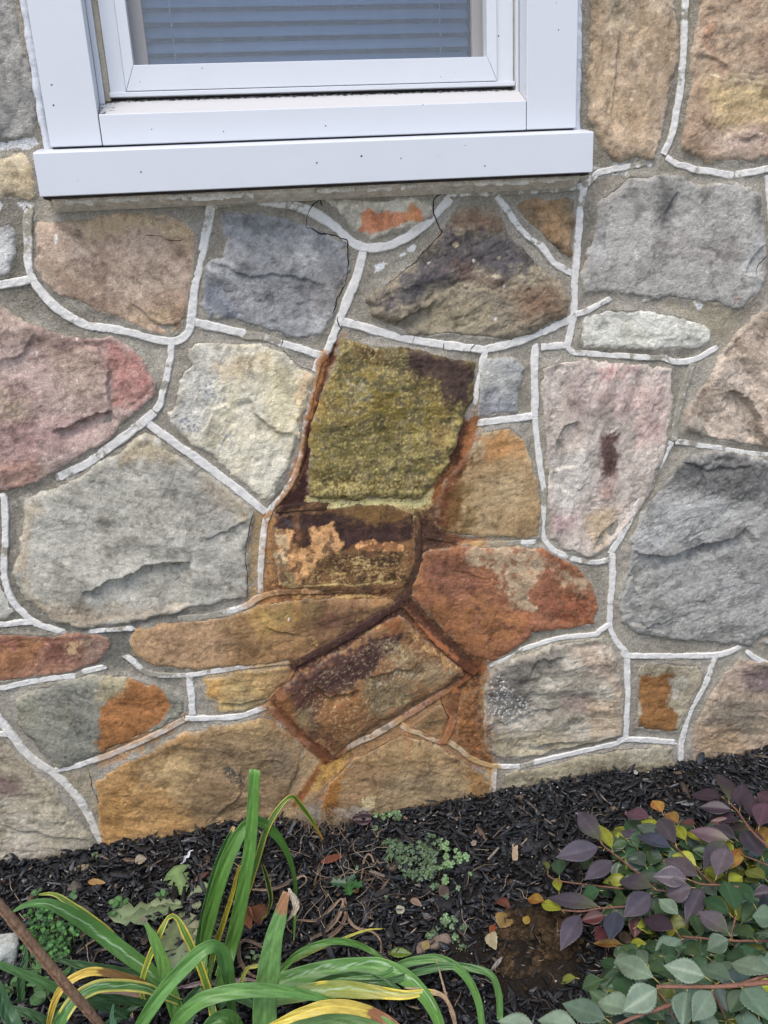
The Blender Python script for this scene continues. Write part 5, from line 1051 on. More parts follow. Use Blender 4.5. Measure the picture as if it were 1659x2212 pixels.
def chips(name, n, rng, xy, scale=1.0, palette=None, m=M_MULCH, lift=.012):
    """n bark chips as one mesh; xy(n) gives centres"""
    P = xy(n); n = len(P)
    Ln = np.clip(rng.lognormal(math.log(.0175), .55, n), .005, .055) * scale; Wd = np.clip(rng.lognormal(math.log(.0048), .5, n), .0016, .016) * scale; Th = Wd * rng.uniform(.3, .65, n)
    yaw = rng.uniform(0, math.pi * 2, n); pit = rng.normal(0, .30, n); rol = rng.normal(0, .5, n)
    # cross-sections at 4 stations
    st = np.array([-.5, -.2, .18, .5]); sw = np.array([.45, 1, .95, .35]); K = 4
    ring = np.array([[-1, -.6], [-.7, .9], [.75, 1], [1, -.5]])
    V = np.zeros((n, K, 4, 3)); bend = rng.normal(0, .10, n)
    for k in range(K):
        for j in range(4):
            V[:, k, j, 0] = st[k] * Ln + rng.normal(0, .05, n) * Ln * (k in (0, 3))
            V[:, k, j, 1] = ring[j, 0] * Wd * .5 * sw[k] * rng.uniform(.75, 1.25, n) + rng.normal(0, .12, n) * Wd
            V[:, k, j, 2] = ring[j, 1] * Th * .5 * (.6 + .4 * sw[k]) * rng.uniform(.7, 1.3, n) + bend * Ln * (st[k] ** 2) * 2
    co, si = np.cos(rol)[:, None, None], np.sin(rol)[:, None, None]; yv = V[..., 1] * co - V[..., 2] * si; zv = V[..., 1] * si + V[..., 2] * co
    co, si = np.cos(pit)[:, None, None], np.sin(pit)[:, None, None]; xv = V[..., 0] * co - zv * si; zv = V[..., 0] * si + zv * co
    co, si = np.cos(yaw)[:, None, None], np.sin(yaw)[:, None, None]; xw = xv * co - yv * si; yw = xv * si + yv * co
    zl = gz(P[:, 0], P[:, 1]) + rng.uniform(-.001, lift, n) + np.abs(np.sin(pit)) * Ln * .25
    Vw = np.stack([xw + P[:, 0][:, None, None], yw + P[:, 1][:, None, None], zv + zl[:, None, None]], -1)
    Vw[..., 1] = np.minimum(Vw[..., 1], -.003)
    F = []
    for k in range(K - 1):
        for j in range(4): F.append((k * 4 + j, k * 4 + (j + 1) % 4, (k + 1) * 4 + (j + 1) % 4, (k + 1) * 4 + j))
    F += [(3, 2, 1, 0), (12, 13, 14, 15)]; F = np.array(F)
    Fa = (F[None] + (np.arange(n) * 16)[:, None, None]).reshape(-1, 4)
    r = rng.random(n)
    base = np.array([.011, .0125, .0155])[None] * rng.lognormal(0, .5, n)[:, None]
    gsel = r > .945; base[gsel] = np.array([.075, .078, .085]) * rng.uniform(.6, 1.6, gsel.sum())[:, None]
    bsel = r < .035; base[bsel] = np.array([.085, .060, .040]) * rng.uniform(.5, 1.5, bsel.sum())[:, None]
    if palette is not None: base = palette[rng.integers(0, len(palette), n)] * rng.uniform(.7, 1.3, n)[:, None]
    c = np.repeat(base, 16, 0) * rng.uniform(.8, 1.25, n * 16)[:, None]
    o = mesh_obj(name, Vw.reshape(-1, 3), Fa, m, None, np.clip(c, .003, .8), smooth=False)
    fib = np.stack([V[..., 0] * 90, V[..., 1] * 900, V[..., 2] * 500 + (np.arange(n) * 3.7)[:, None, None]], -1).reshape(-1, 3).astype(np.float32)
    at = o.data.attributes.new('Fib', 'FLOAT_VECTOR', 'POINT'); at.data.foreach_set('vector', fib.ravel())
    return o
rng = np.random.default_rng(11)
def bed(n):
    x = rng.uniform(-1.1, 1.75, n); y = -rng.uniform(0, 1.0, n) ** 1.12 * 1.05
    ok = ~((np.hypot((x - mound[0]) / .085, (y - mound[1]) / .075) + fbm(x, y, .06, 811, 3) * .7 < 1) & (rng.random(n) < .22)); return np.stack([x[ok], y[ok]], 1)
o = chips('bark_mulch', 44000, rng, bed); tag(o, kind='stuff')
o['label'] = 'black dyed shredded bark mulch covering the bed'; o['category'] = 'mulch'
o = chips('bark_mulch', 500, rng, bed, 1.7, lift=.012); tag(o, kind='stuff'); o['label'] = 'larger black bark pieces among the shredded mulch'; o['category'] = 'mulch'
o = chips('bark_fibres', 2600, rng, bed, .62, palette=np.array([[.12,.10,.08],[.17,.16,.15],[.07,.06,.05],[.22,.19,.15]]), lift=.016); tag(o, kind='stuff'); o['label'] = 'pale splinters and fibres mixed into the black mulch'; o['category'] = 'mulch'
# soil crumbs on the bare patch
def crumbs(n):
    cs_ = [G3(*px('J', q)) for q in ((540,750),(590,700),(700,690),(760,710),(770,800),(640,860),(560,880))]; o_ = []
    for k in range(n):
        q = cs_[rng.integers(7)]; o_.append((q[0] + rng.normal(0, .016), q[1] + rng.normal(0, .014)))
    return np.array(o_)
def clods(name, P, size, colr, mat_, kind='stuff'):
    n = len(P); t = (1 + 5 ** .5) / 2
    iv = np.array([(-1,t,0),(1,t,0),(-1,-t,0),(1,-t,0),(0,-1,t),(0,1,t),(0,-1,-t),(0,1,-t),(t,0,-1),(t,0,1),(-t,0,-1),(-t,0,1)], float); iv /= np.linalg.norm(iv[0])
    fi = np.array([(0,11,5),(0,5,1),(0,1,7),(0,7,10),(0,10,11),(1,5,9),(5,11,4),(11,10,2),(10,7,6),(7,1,8),(3,9,4),(3,4,2),(3,2,6),(3,6,8),(3,8,9),(4,9,5),(2,4,11),(6,2,10),(8,6,7),(9,8,1)])
    V = iv[None] * rng.uniform(.6, 1.35, (n, 12, 1)) * size[:, None, None] * rng.uniform(.7, 1.2, (n, 1, 3)); V[..., 2] *= .8
    z0 = gz(P[:, 0], P[:, 1]) + .013; V = V + np.stack([P[:, 0], P[:, 1], z0], 1)[:, None]
    F = (fi[None] + (np.arange(n) * 12)[:, None, None]).reshape(-1, 3)
    c = np.repeat(colr[None] * rng.uniform(.5, 1.4, (n, 1)), 12, 0)
    return mesh_obj(name, V.reshape(-1, 3), F, mat_, None, np.clip(c, .004, .6))
P = crumbs(1800); sz = rng.lognormal(math.log(.0034), .5, len(P))
o = clods('soil_crumbs', P, sz, lin((76,62,46)), M_SOIL); tag(o, kind='stuff'); o['label'] = 'crumbly brown soil on the bare patch in front of the shrub'; o['category'] = 'soil'
def grit(n): return np.stack([rng.uniform(-1.0, 1.6, n), -rng.uniform(0, .9, n)], 1)
P = grit(900); sz = rng.uniform(.0008, .0022, len(P))
o = clods('pale_grit', P, sz, lin((190,186,176)), M_SOIL); tag(o, kind='stuff'); o['label'] = 'tiny pale grit scattered over the bark'; o['category'] = 'grit'
# ------------------------------------------------------------------ plants
M_LILY = mat('strap_leaf', .42, .45, noise=[(25, .14), (160, .08)], bump=[(90, .2, .002)])
M_LILY.node_tree.nodes['Principled BSDF'].inputs['Subsurface Weight'].default_value = 0
M_LEAF = mat('shrub_leaf', .42, .4, noise=[(60, .12), (22, .22)], bump=[(220, .15, .001)])
M_DRY = mat('dry_straw', .85, .2, noise=[(60, .25), (300, .2)], bump=[(150, .5, .002)])
M_TWIG = mat('twig', .7, .3, noise=[(120, .25)], bump=[(200, .4, .002)])
CAMP = np.array([0, -D0, H0])
def strap(path, widths, cols, tipcol=None, keel=.28, seed=0, mid=(1.25, 1.2, 1.1), edge=None, twist=0.0, miner=False, blunt=False, n=44, face=0.0):
    """a strap leaf along 3-D path; widths m; cols (a, b) root->tip colour"""
    p = catmull(path, 10); s = np.concatenate([[0], np.cumsum(np.linalg.norm(np.diff(p, axis=0), axis=1))]); u = np.linspace(0, s[-1], n)
    c = np.stack([np.interp(u, s, p[:, i]) for i in range(3)], 1); t = np.gradient(c, axis=0); t /= np.linalg.norm(t, axis=1)[:, None]
    w = np.interp(u / s[-1], np.linspace(0, 1, len(widths)), widths)
    vd = c - CAMP; vd /= np.linalg.norm(vd, axis=1)[:, None]
    sd = np.cross(t, vd); sd /= np.linalg.norm(sd, axis=1)[:, None] + 1e-9
    nn = np.cross(sd, t)
    for i in range(3): sd[:, i] = np.convolve(np.pad(sd[:, i], 3, 'edge'), np.ones(7) / 7, 'valid')
    ang = twist * np.linspace(-1, 1, n) + face; sd = sd * np.cos(ang)[:, None] + nn * np.sin(ang)[:, None]
    nn = np.cross(sd, t)
    K = 15; e = np.linspace(-1, 1, K); V = []; C = []
    rr = np.random.default_rng(seed); k0, k1 = lin(cols[0]) * .88, lin(cols[1]) * .88
    wob = fbm(u, u * 0 + seed, .05, 900, 3)
    mpos = .3 * fbm(u, u * 0 + seed + 9, .03, 905, 3) + rr.uniform(-.4, .4)
    for i in range(n):
        f = i / (n - 1)
        for j in range(K):
            off = e[j] * w[i] * .5 * (1 + .05 * wob[i] * e[j])
            V.append(c[i] + sd[i] * off + nn[i] * (-(abs(e[j]) ** 1.3) * w[i] * keel + .0006 * math.sin(i * .9 + j)))
            cc = k0 * (1 - f) + k1 * f
            if abs(e[j]) < .1: cc = cc * np.array(mid)
            elif j % 2: cc = cc * .86
            if edge is not None and abs(e[j]) > .7 and edge[3] * .9 < f + .25 * wob[i] : cc = cc * .25 + lin(edge[:3]) * .75
            if tipcol is not None and f > tipcol[3] + .04 * wob[i] + .03 * abs(e[j]): cc = lin(tipcol[:3]) * (1 + .3 * wob[i])
            if miner and .15 < f < .9 and abs(e[j] - mpos[i]) < .075: cc = lin((150,176,140))
            C.append(cc * (1 + .06 * rr.normal()))
    F = [(i * K + j, i * K + j + 1, (i + 1) * K + j + 1, (i + 1) * K + j) for i in range(n - 1) for j in range(K - 1)]
    return np.array(V), F, np.clip(np.array(C), .004, .8)
def solid(o, th=.0008):
    m = o.modifiers.new('thickness', 'SOLIDIFY'); m.thickness = th; m.offset = 0
def shift(V, o): return np.asarray(V) - np.array(o.location)
def lpath(t, pts, Y):
    """Y: list of depths at the two ends or per point"""
    n = len(pts); Ys = np.interp(np.linspace(0, 1, n), np.linspace(0, 1, len(Y)), Y)
    return np.array([P3(*px(t, p), min(y, G3(*px(t, p), .045)[1])) for p, y in zip(pts, Ys)])
def wpx(zpx, Y, t='I'):      # width in tile px -> metres at depth Y
    return zpx * TILE[t][0] / F0 * (D0 + Y) * 1.18
crown = gpt('I', (830, 1060))
lily = thing('daylily', 'green daylily clump with long arching strap leaves, some yellow edged', 'daylily', tuple(crown))
GA, GB, GD, GY = (84,124,56), (104,142,74), (52,84,46), (140,150,60)
YE = (196,178,60, 0)
LILY = [ # tile pts, depths, widths(px), cols, options
 ([(930,1000),(985,820),(1020,680),(1060,480),(1085,300),(1094,150),(1101,5)], (-.40,-.34), (40,58,64,58,54,50,50), (GA,(92,138,62)), dict(keel=.16)),
 ([(935,900),(990,740),(1060,560),(1110,400),(1150,270),(1200,180),(1255,122),(1290,150),(1340,215),(1400,315)], (-.38,-.26), (16,22,26,28,26,24,18,3), (GA,GA), dict(edge=YE, keel=.2, tipcol=(190,130,60,.93))),
 ([(872,900),(880,780),(905,640),(960,450),(1010,330),(1060,252),(1105,230),(1145,246),(1205,305),(1250,390),(1275,500),(1274,620),(1270,745)], (-.40,-.33,-.30), (36,44,60,60,62,62,56,36,24,18,16,12,4), ((86,128,54),(80,122,52)), dict(keel=.2)),
 ([(860,880),(868,770),(885,660),(908,555),(935,450),(965,360),(1010,252)], (-.39,-.33), (40,48,46,44,44,36,14), (GD,(72,112,58)), dict(miner=True, tipcol=(190,160,110,.93))),
 ([(900,900),(925,790),(960,680),(1000,560),(1022,470),(1036,418)], (-.38,-.34), (24,26,26,20,18,10), (GA,(190,172,60)), dict(edge=YE)),
 ([(1125,392),(1150,470),(1170,560),(1162,610),(1150,640),(1128,652)], (-.33,-.30), (5,16,22,20,12,4), (GD,GD), dict(edge=(190,180,90,0))),
 ([(1138,1180),(1140,1110),(1145,1000),(1160,900),(1180,760),(1210,640),(1238,535)], (-.56,-.50), (112,112,110,102,84,66,34), ((100,140,78),(98,138,78)), dict(keel=.10, tipcol=(150,112,78,.86))),
 ([(760,990),(700,930),(640,870),(560,812),(480,752),(400,692),(300,628),(200,586),(110,594),(45,628)], (-.45,-.42,-.46), (40,52,64,68,66,64,58,50,34,6), ((88,132,62),(84,128,66)), dict(keel=.16, miner=True)),
 ([(640,860),(560,800),(460,705),(380,640),(320,598),(235,545),(168,548)], (-.42,-.40), (30,34,34,34,30,22,6), ((76,112,60),(112,140,66)), dict(edge=(196,190,90,.3))),
 ([(560,1070),(400,1012),(270,965),(200,932),(100,892),(0,850),(-90,815)], (-.50,-.50), (34,38,40,38,36,30,20), (GD,(84,124,70)), dict()),
 ([(810,1180),(780,1106),(745,1000),(720,900),(690,800),(655,715),(618,648)], (-.52,-.46), (62,66,64,60,54,42,8), ((96,140,66),(104,146,70)), dict(keel=.18, tipcol=(120,90,96,.93))),
 ([(935,1140),(925,1080),(905,980),(880,900),(850,820),(800,715),(765,650),(735,638),(712,672),(680,740),(640,835),(612,930),(620,1000),(650,1060)], (-.50,-.44,-.50), (30,36,36,34,34,32,34,30,28,28,26,24,20,12), (GA,(120,146,62)), dict(edge=(214,190,70,0), keel=.15)),
 ([(590,1140),(650,1040),(710,955),(780,878),(870,792),(920,768),(958,800),(985,890),(998,990),(1000,1080),(1000,1160)], (-.58,-.54,-.50), (50,60,62,64,66,70,62,50,44,42,40), ((92,138,68),(96,140,74)), dict(keel=.2)),
 ([(735,1150),(790,1070),(850,1018),(920,985),(1050,962),(1200,962),(1350,985),(1475,1010)], (-.56,-.56), (50,66,68,66,60,52,36,6), ((92,136,66),(90,134,66)), dict(keel=.15)),
 ([(205,1150),(228,1030),(280,935),(380,882),(480,888),(590,918),(660,950),(720,990)], (-.56,-.50), (20,26,34,36,32,28,22,14), ((190,165,70),(214,180,80)), dict(keel=.15, tipcol=(120,90,50,.45), edge=(220,190,90,0))),
 ([(235,1150),(310,1020),(400,955),(500,940),(620,948),(700,978),(780,1010)], (-.57,-.50), (50,58,56,50,44,36,30), ((84,126,68),(78,120,60)), dict(edge=(200,190,100,.0), miner=True)),
 ([(90,1180),(60,1106),(30,1055),(0,960),(-30,880)], (-.62,-.58), (60,60,56,40,20), ((60,94,60),(60,96,62)), dict()),
 ([(1120,1000),(1180,945),(1300,900),(1450,872),(1600,858),(1680,872),(1760,912),(1830,980),(1885,1070),(1910,1150)], (-.46,-.46,-.52), (60,84,88,88,86,84,78,66,54,44), ((92,138,64),(90,134,66)), dict(keel=.14, miner=True)),
 ([(1160,960),(1215,880),(1290,802),(1400,756),(1500,752),(1600,790),(1672,842)], (-.44,-.42), (26,30,30,30,30,26,12), (GA,GA), dict(keel=.2)),
 ([(1300,960),(1480,925),(1650,905),(1740,850),(1830,828),(1900,826),(1975,862),(2035,930),(2070,1020),(2084,1110),(2088,1180)], (-.46,-.43,-.46), (26,30,34,38,40,40,40,38,34,30,28), ((84,126,66),(92,134,70)), dict(keel=.2)),
 ([(1500,930),(1680,920),(1810,882),(1940,856),(2060,870),(2128,902),(2155,985),(2160,1090)], (-.45,-.40), (20,26,30,32,32,32,30,26), (GD,(88,130,70)), dict(keel=.2)),
 ([(1150,1010),(1300,975),(1450,955),(1600,965),(1750,980),(1860,968),(1925,995),(1965,1090)], (-.50,-.50), (56,70,74,72,52,34,20,6), ((86,130,66),(196,176,70)), dict(keel=.12, tipcol=(190,160,120,.80), miner=True, edge=(214,196,70,.45))),
 ([(1150,1130),(1220,1095),(1300,1060),(1420,1030),(1550,1042),(1659,1082),(1740,1130)], (-.58,-.56), (30,44,58,60,56,48,20), ((200,184,70),(206,180,96)), dict(keel=.15, tipcol=(150,104,74,.72))),
 ([(1150,1150),(1380,1100),(1500,1078),(1640,1100),(1760,1160)], (-.54,-.54), (40,64,66,64,50), (GA,GB), dict(keel=.12)),
 ([(1180,900),(1240,850),(1350,795),(1480,738),(1580,702),(1655,694)], (-.43,-.40), (10,13,13,12,10,3), ((120,150,74),(190,180,80)), dict(keel=.2)),
 ([(700,950),(600,900),(500,880),(350,852),(230,826)], (-.42,-.40), (44,46,42,34,10), (GD,GD), dict()),
 ([(90,1010),(92,900),(112,820),(105,755)], (-.44,-.40), (30,34,28,10), (GD,GD), dict()),
 ([(770,1180),(800,1080),(830,1000),(868,945)], (-.52,-.48), (80,84,74,30), (GD,(58,92,52)), dict()),
 ([(870,1180),(920,1105),(980,1080),(1040,1130)], (-.57,-.55), (60,72,70,40), ((70,108,56),GA), dict()),
 ([(420,1150),(520,1070),(620,1000),(740,960)], (-.50,-.46), (34,40,36,24), (GD,(56,90,50)), dict()),
 ([(150,1180),(240,1060),(340,1010),(480,1000),(640,1020)], (-.54,-.50), (40,46,44,40,26), (GD,GD), dict()),
 ([(940,1030),(1010,985),(1090,1010),(1150,1060)], (-.47,-.46), (44,50,46,30), (GD,(60,96,52)), dict()),
 ([(1250,1000),(1400,930),(1540,905),(1659,925),(1730,960)], (-.44,-.44), (40,50,50,40,14), (GD,(64,100,54)), dict()),
 ([(900,960),(905,880),(920,800)], (-.40,-.38), (20,22,8), (GD,GA), dict()),
 ([(520,1160),(485,1090),(490,1020)], (-.60,-.58), (22,24,6), ((70,110,80),(70,110,80)), dict()),
 ([(300,1160),(240,1120),(120,1060),(-20,1040)], (-.56,-.54), (40,40,36,26), (GD,GD), dict()),
 ([(1020,1000),(1060,880),(1100,858),(1200,850)], (-.42,-.40), (14,18,16,8), ((100,130,60),(180,170,80)), dict()),
]
for k, (pts, Ys, ws, cols, opt) in enumerate(LILY):
    pa = lpath('I', pts, Ys)
    # keep leaves above the ground
    g_ = gz(pa[:, 0], pa[:, 1]) + .006; pa[:, 2] = np.maximum(pa[:, 2], g_)
    wm = [wpx(v, float(np.mean(Ys))) for v in ws]
    V, F, C = strap(pa, wm, cols, seed=k, twist=[.25, -.2, .3, -.3][k % 4], **opt)
    o = mesh_obj('leaf', shift(V, lily), F, M_LILY, lily, C); solid(o)
# dried torn tip of the cut leaf
V, F, C = strap(lpath('I', [(1250,520),(1272,560),(1278,600),(1262,630),(1240,662)], (-.50,-.50)), [wpx(v, -.5) for v in (14,34,30,22,4)], ((216,204,186),(186,168,146)), keel=.3, seed=77, twist=1.0)
o = mesh_obj('leaf', shift(V, lily), F, M_DRY, lily, C); solid(o); o['label'] = 'curled papery dry leaf tip'

# dead leaves of the daylily lying on the bark
def dry_leaf(pts, ws, cols, group='dry dead strap leaves lying on the bark', lab=None, t='I', up=.018, name='dead_leaf', kk=0):
    pa = np.array([gpt(t, p, up + .008 * math.sin(i * 2.3 + kk)) for i, p in enumerate(pts)])
    V, F, C = strap(pa, [v * TILE[t][0] / F0 * 1.1 for v in ws], cols, keel=.35, seed=100 + kk, twist=.9, mid=(.8, .8, .8), n=30)
    b = pa[0]; o = bpy.data.objects.new(name, None)
    o = mesh_obj(name, V - b, F, M_DRY, None, C); o.location = tuple(b); solid(o, .0007); tag(o, lab, 'dead leaf', group); return o
T1, T2, T3 = (156,136,116), (128,108,94), (180,160,136)
DRY = [([(1090,525),(1180,520),(1260,490),(1310,468),(1322,490),(1290,520)], (10,16,18,20,18,8), T1, 'pale brown looped dead leaf behind the cut daylily leaf'),
 ([(1280,655),(1370,655),(1430,605),(1480,560),(1470,620),(1420,690),(1340,740)], (10,16,22,26,26,22,14), T1, 'broad light brown dead leaf bending below the holly seedling'),
 ([(1490,560),(1500,620),(1470,690),(1400,745),(1330,800),(1250,850)], (16,22,24,24,18,8), T2, 'darker brown dead leaf running from the holly seedling to the lilies'),
 ([(1480,570),(1500,640),(1540,690),(1600,705),(1640,740),(1645,800)], (14,18,16,12,10,6), T1, 'thin brown dead leaf hooking down to the right below the holly seedling'),
 ([(1560,480),(1575,390),(1600,375),(1620,420),(1640,440)], (8,12,14,12,5), T1, 'small arched straw leaf above the holly seedling'),
 ([(1160,790),(1060,745),(1035,775),(1040,840),(1090,900),(1150,905)], (12,22,24,22,18,10), T2, 'curled brown dead leaf left of the broad cut daylily leaf'),
 ([(760,950),(860,930),(960,925),(1060,918),(1120,925)], (14,26,30,28,12), (150,132,130), 'greyish pink dead leaf lying flat in the middle of the daylily'),
 ([(540,940),(575,990),(560,1040),(570,1080)], (14,24,24,14), T3, 'short papery dead leaf hanging at the lower left of the daylily'),
 ([(400,840),(430,790),(500,785),(560,800)], (6,9,9,4), T2, 'thin brown stalk bent over left of the daylily'),
 ([(1250,990),(1360,900),(1500,880),(1640,890)], (10,12,12,8), T2, 'long brown dead leaf behind the right-hand green leaves'),
 ([(330,800),(380,760),(430,730),(470,700)], (6,8,8,4), T1, 'slim straw leaf beside the parsley-like weed'),
 ([(420,960),(500,975),(600,985),(680,975)], (18,24,22,14), (140,118,108), 'brown dead leaf under the arching yellow leaf'),
 ([(380,1010),(460,1050),(560,1090)], (12,18,14), T2, 'brown dead leaf beside the thick dead stalk')]
for kk, (pts, ws, cc, lab) in enumerate(DRY): dry_leaf(pts, ws, (cc, cc), lab=lab, kk=kk)
# standing straw blade in front (right of the daylily)
def ribbon_thing(name, label, cat, pa, ws, cols, m=M_DRY, group=None, **kw):
    V, F, C = strap(pa, ws, cols, **kw); b = pa[0]; o = mesh_obj(name, V - b, F, m, None, C); o.location = tuple(b); solid(o, .0008); tag(o, label, cat, group); return o
ribbon_thing('straw_blade', 'thin upright straw blade over the right-hand daylily leaves', 'dead leaf', lpath('J', [(222,815),(240,880),(262,960),(285,1040),(310,1120)], (-.44,-.50)), [.001, .0022, .0030, .0035, .0040], (T3, T1), keel=.3, seed=200)
ribbon_thing('straw_blade', 'brown blade curling down right of the yellow striped leaf', 'dead leaf', lpath('J', [(90,950),(190,960),(262,990),(300,1060),(312,1120)], (-.46,-.50)), [.002, .004, .005, .004, .003], (T3, T1), keel=.3, seed=201)
# thick dead stalk
def tube(pts, rad, n=40, K=10, seed=0, colr=((150,110,80),(190,150,110)), rag=.08):
    p = catmull(pts, 10); s = np.concatenate([[0], np.cumsum(np.linalg.norm(np.diff(p, axis=0), axis=1))]); u = np.linspace(0, s[-1], n)
    c = np.stack([np.interp(u, s, p[:, i]) for i in range(3)], 1); t = np.gradient(c, axis=0); t /= np.linalg.norm(t, axis=1)[:, None] + 1e-12
    ref = np.array([0, 0, 1.0]) if abs(t[:, 2].mean()) < .8 else np.array([1.0, 0, 0])
    a = np.cross(t, ref); a /= np.linalg.norm(a, axis=1)[:, None]; b = np.cross(t, a); r = np.interp(u / s[-1], np.linspace(0, 1, len(rad)), rad)
    V = []; C = []; rr = np.random.default_rng(seed); k0, k1 = lin(colr[0]), lin(colr[1]); stp = rr.random(K)
    for i in range(n):
        for j in range(K):
            th = 2 * math.pi * j / K; q = r[i] * (1 + rag * rr.normal() * .5 + rag * (stp[j] - .5) * 2); V.append(c[i] + (a[i] * math.cos(th) + b[i] * math.sin(th)) * q)
            m_ = np.clip(stp[j] * .6 + .4 * rr.random(), 0, 1); C.append(k0 * (1 - m_) + k1 * m_)
    F = [(i * K + j, i * K + (j + 1) % K, (i + 1) * K + (j + 1) % K, (i + 1) * K + j) for i in range(n - 1) for j in range(K)]
    F += [tuple(range(K))[::-1], tuple(range((n - 1) * K, n * K))]
    return np.array(V), F, np.clip(np.array(C), .004, .8)
def tube_thing(name, label, cat, pa, rad, m=M_TWIG, group=None, **kw):
    V, F, C = tube(pa, rad, **kw); b = np.asarray(pa[0]); o = mesh_obj(name, V - b, F, m, None, C); o.location = tuple(b); tag(o, label, cat, group); return o
pa = lpath('I', [(-60,530),(0,592),(100,712),(200,835),(300,955),(380,1045),(450,1130)], (-.64,-.55))
tube_thing('dead_stalk', 'thick brown dead stalk leaning across the lower left corner', 'stalk', pa, [.0055, .0065, .0068, .0068, .006], seed=3, colr=((100,66,46),(196,162,132)), n=90, K=14, rag=.12)

# ---- small weeds
def place_leaf(center, d, nrm, shape, size, col, rr, cup=.15, K=5, serr=0.0, N_=13, vein=1.25, bend=0.0, herring=0.0):
    """one leaf blade: center=base, d=direction to tip, nrm=upper side; shape(t)->half width fraction; returns V,F,C"""
    d = d / np.linalg.norm(d); s = np.cross(nrm, d); s /= np.linalg.norm(s) + 1e-9; n2 = np.cross(d, s)
    e = np.linspace(-1, 1, K); V = []; C = []
    for i in range(N_):
        t = i / (N_ - 1); hw = shape(t) * size
        for j in range(K):
            sr = 1 + (serr * (1 if i % 2 else -1) if abs(e[j]) == 1 and 0 < i < N_ - 1 else 0)
            V.append(center + d * t * size + s * e[j] * hw * sr + n2 * (abs(e[j]) ** 1.2 * hw * cup - bend * size * t * t))
            k = 1.0 + (vein - 1) * (abs(e[j]) < .05) + .05 * rr.normal()
            if herring: k *= 1 - herring * (((t * 7 - abs(e[j]) * 1.1) % 1) < .22)
            elif 0 < abs(e[j]) < 1 and i % 3 == 0: k *= .86
            C.append(np.asarray(col) * k)
    F = [(i * K + j, i * K + j + 1, (i + 1) * K + j + 1, (i + 1) * K + j) for i in range(N_ - 1) for j in range(K - 1)]
    return V, F, C
class Acc:
    def __init__(s): s.V = []; s.F = []; s.C = []
    def add(s, V, F, C):
        b = len(s.V); s.V += [tuple(v) for v in V]; s.F += [tuple(b + i for i in f) for f in F]; s.C += [tuple(c) for c in C]
    def build(s, name, m, parent=None, base=(0, 0, 0), th=0):
        o = mesh_obj(name, np.array(s.V) - np.array(base), s.F, m, parent, np.clip(np.array(s.C), .003, .8))
        if parent is None: o.location = tuple(base)
        if th: solid(o, th)
        return o
M_CLOVER = mat('clover_leaf', .6, .35, noise=[(200, .12)])
def heart(t): return .62 * math.sin(math.pi * min(1, t * .93 + .02)) ** .7 * (.35 + t) if t < .97 else .30
def trefoil(A, A2, P, R, colr, rr, tilt=.25):
    a0 = rr.uniform(0, 6.28); up = np.array([rr.normal(0, tilt), rr.normal(0, tilt) - .25, 1.0]); up /= np.linalg.norm(up)
    ex = np.cross(up, [0, 1, 0.01]); ex /= np.linalg.norm(ex); ey = np.cross(up, ex)
    for k in range(3):
        a = a0 + k * 2.094; d = ex * math.cos(a) + ey * math.sin(a) - up * .12
        A.add(*place_leaf(P, d, up, heart, R * rr.uniform(.9, 1.1), lin(colr) * rr.uniform(.8, 1.2), rr, cup=.2, vein=1.12))
    g_ = np.array([P[0] + rr.normal(0, .003), P[1] + rr.normal(0, .003), float(gz(P[0], P[1])) - .002])
    V, F, C = tube([g_, (g_ + P) / 2 + rr.normal(0, .001, 3), P], [.0004, .0004], n=4, K=4, seed=1, colr=((110,120,80),(130,130,90))); A2.add(V, F, C)
def clover(label, pts, colrs, R=(.004, .006), h=(.008, .022), group='clumps of clover-like wood sorrel', seed=0, t='L'):
    rr = np.random.default_rng(seed); base = gpt(t, pts[0][:2])
    root = thing('clover_plant', label, 'clover', tuple(base), group); A = Acc(); A2 = Acc()
    for (a, b, rad, n) in pts:
        for i in range(n):
            th = rr.uniform(0, 6.28); r = rad * math.sqrt(rr.random()); hh = rr.uniform(*h)
            P = gpt(t, (a + r * math.cos(th), b + r * math.sin(th) * .8), hh); P[1] = min(P[1], -.006)
            trefoil(A, A2, P, rr.uniform(*R), colrs[rr.integers(len(colrs))], rr)
    A.build('leaflets', M_CLOVER, root, base, .0003); A2.build('stems', M_CLOVER, root, base)
CG = [(82,106,80), (70,92,68), (96,118,90), (78,98,64)]; CB = [(112,142,100), (100,130,82), (122,150,106)]
clover('small clover clump growing against the foot of the wall', [(700,150,60,14),(800,150,45,9),(620,150,30,4),(600,265,22,3)], CG + CB, seed=1)
clover('widest grey-green clover clump between the wall and the holly seedling', [(760,430,90,34),(1000,560,190,110),(1100,420,120,40),(950,700,80,18),(720,520,50,10),(1130,640,80,26),(860,480,90,26)], CG, R=(.0035,.0055), seed=2)
clover('bright green clover clump at the right end of the widest one', [(1230,400,50,9),(1300,520,90,22),(1410,530,40,5),(1240,600,60,14),(1250,730,35,5)], CB, R=(.0045,.0065), seed=3)
clover('clover clump beside the grey wood chunk', [(1290,1110,70,16),(1410,1160,40,5),(1330,1230,30,4),(1190,1160,30,4),(1330,1290,30,3),(1120,1220,45,8),(1400,1340,35,6),(1250,1080,40,6)], CG + CB[:1], seed=4)
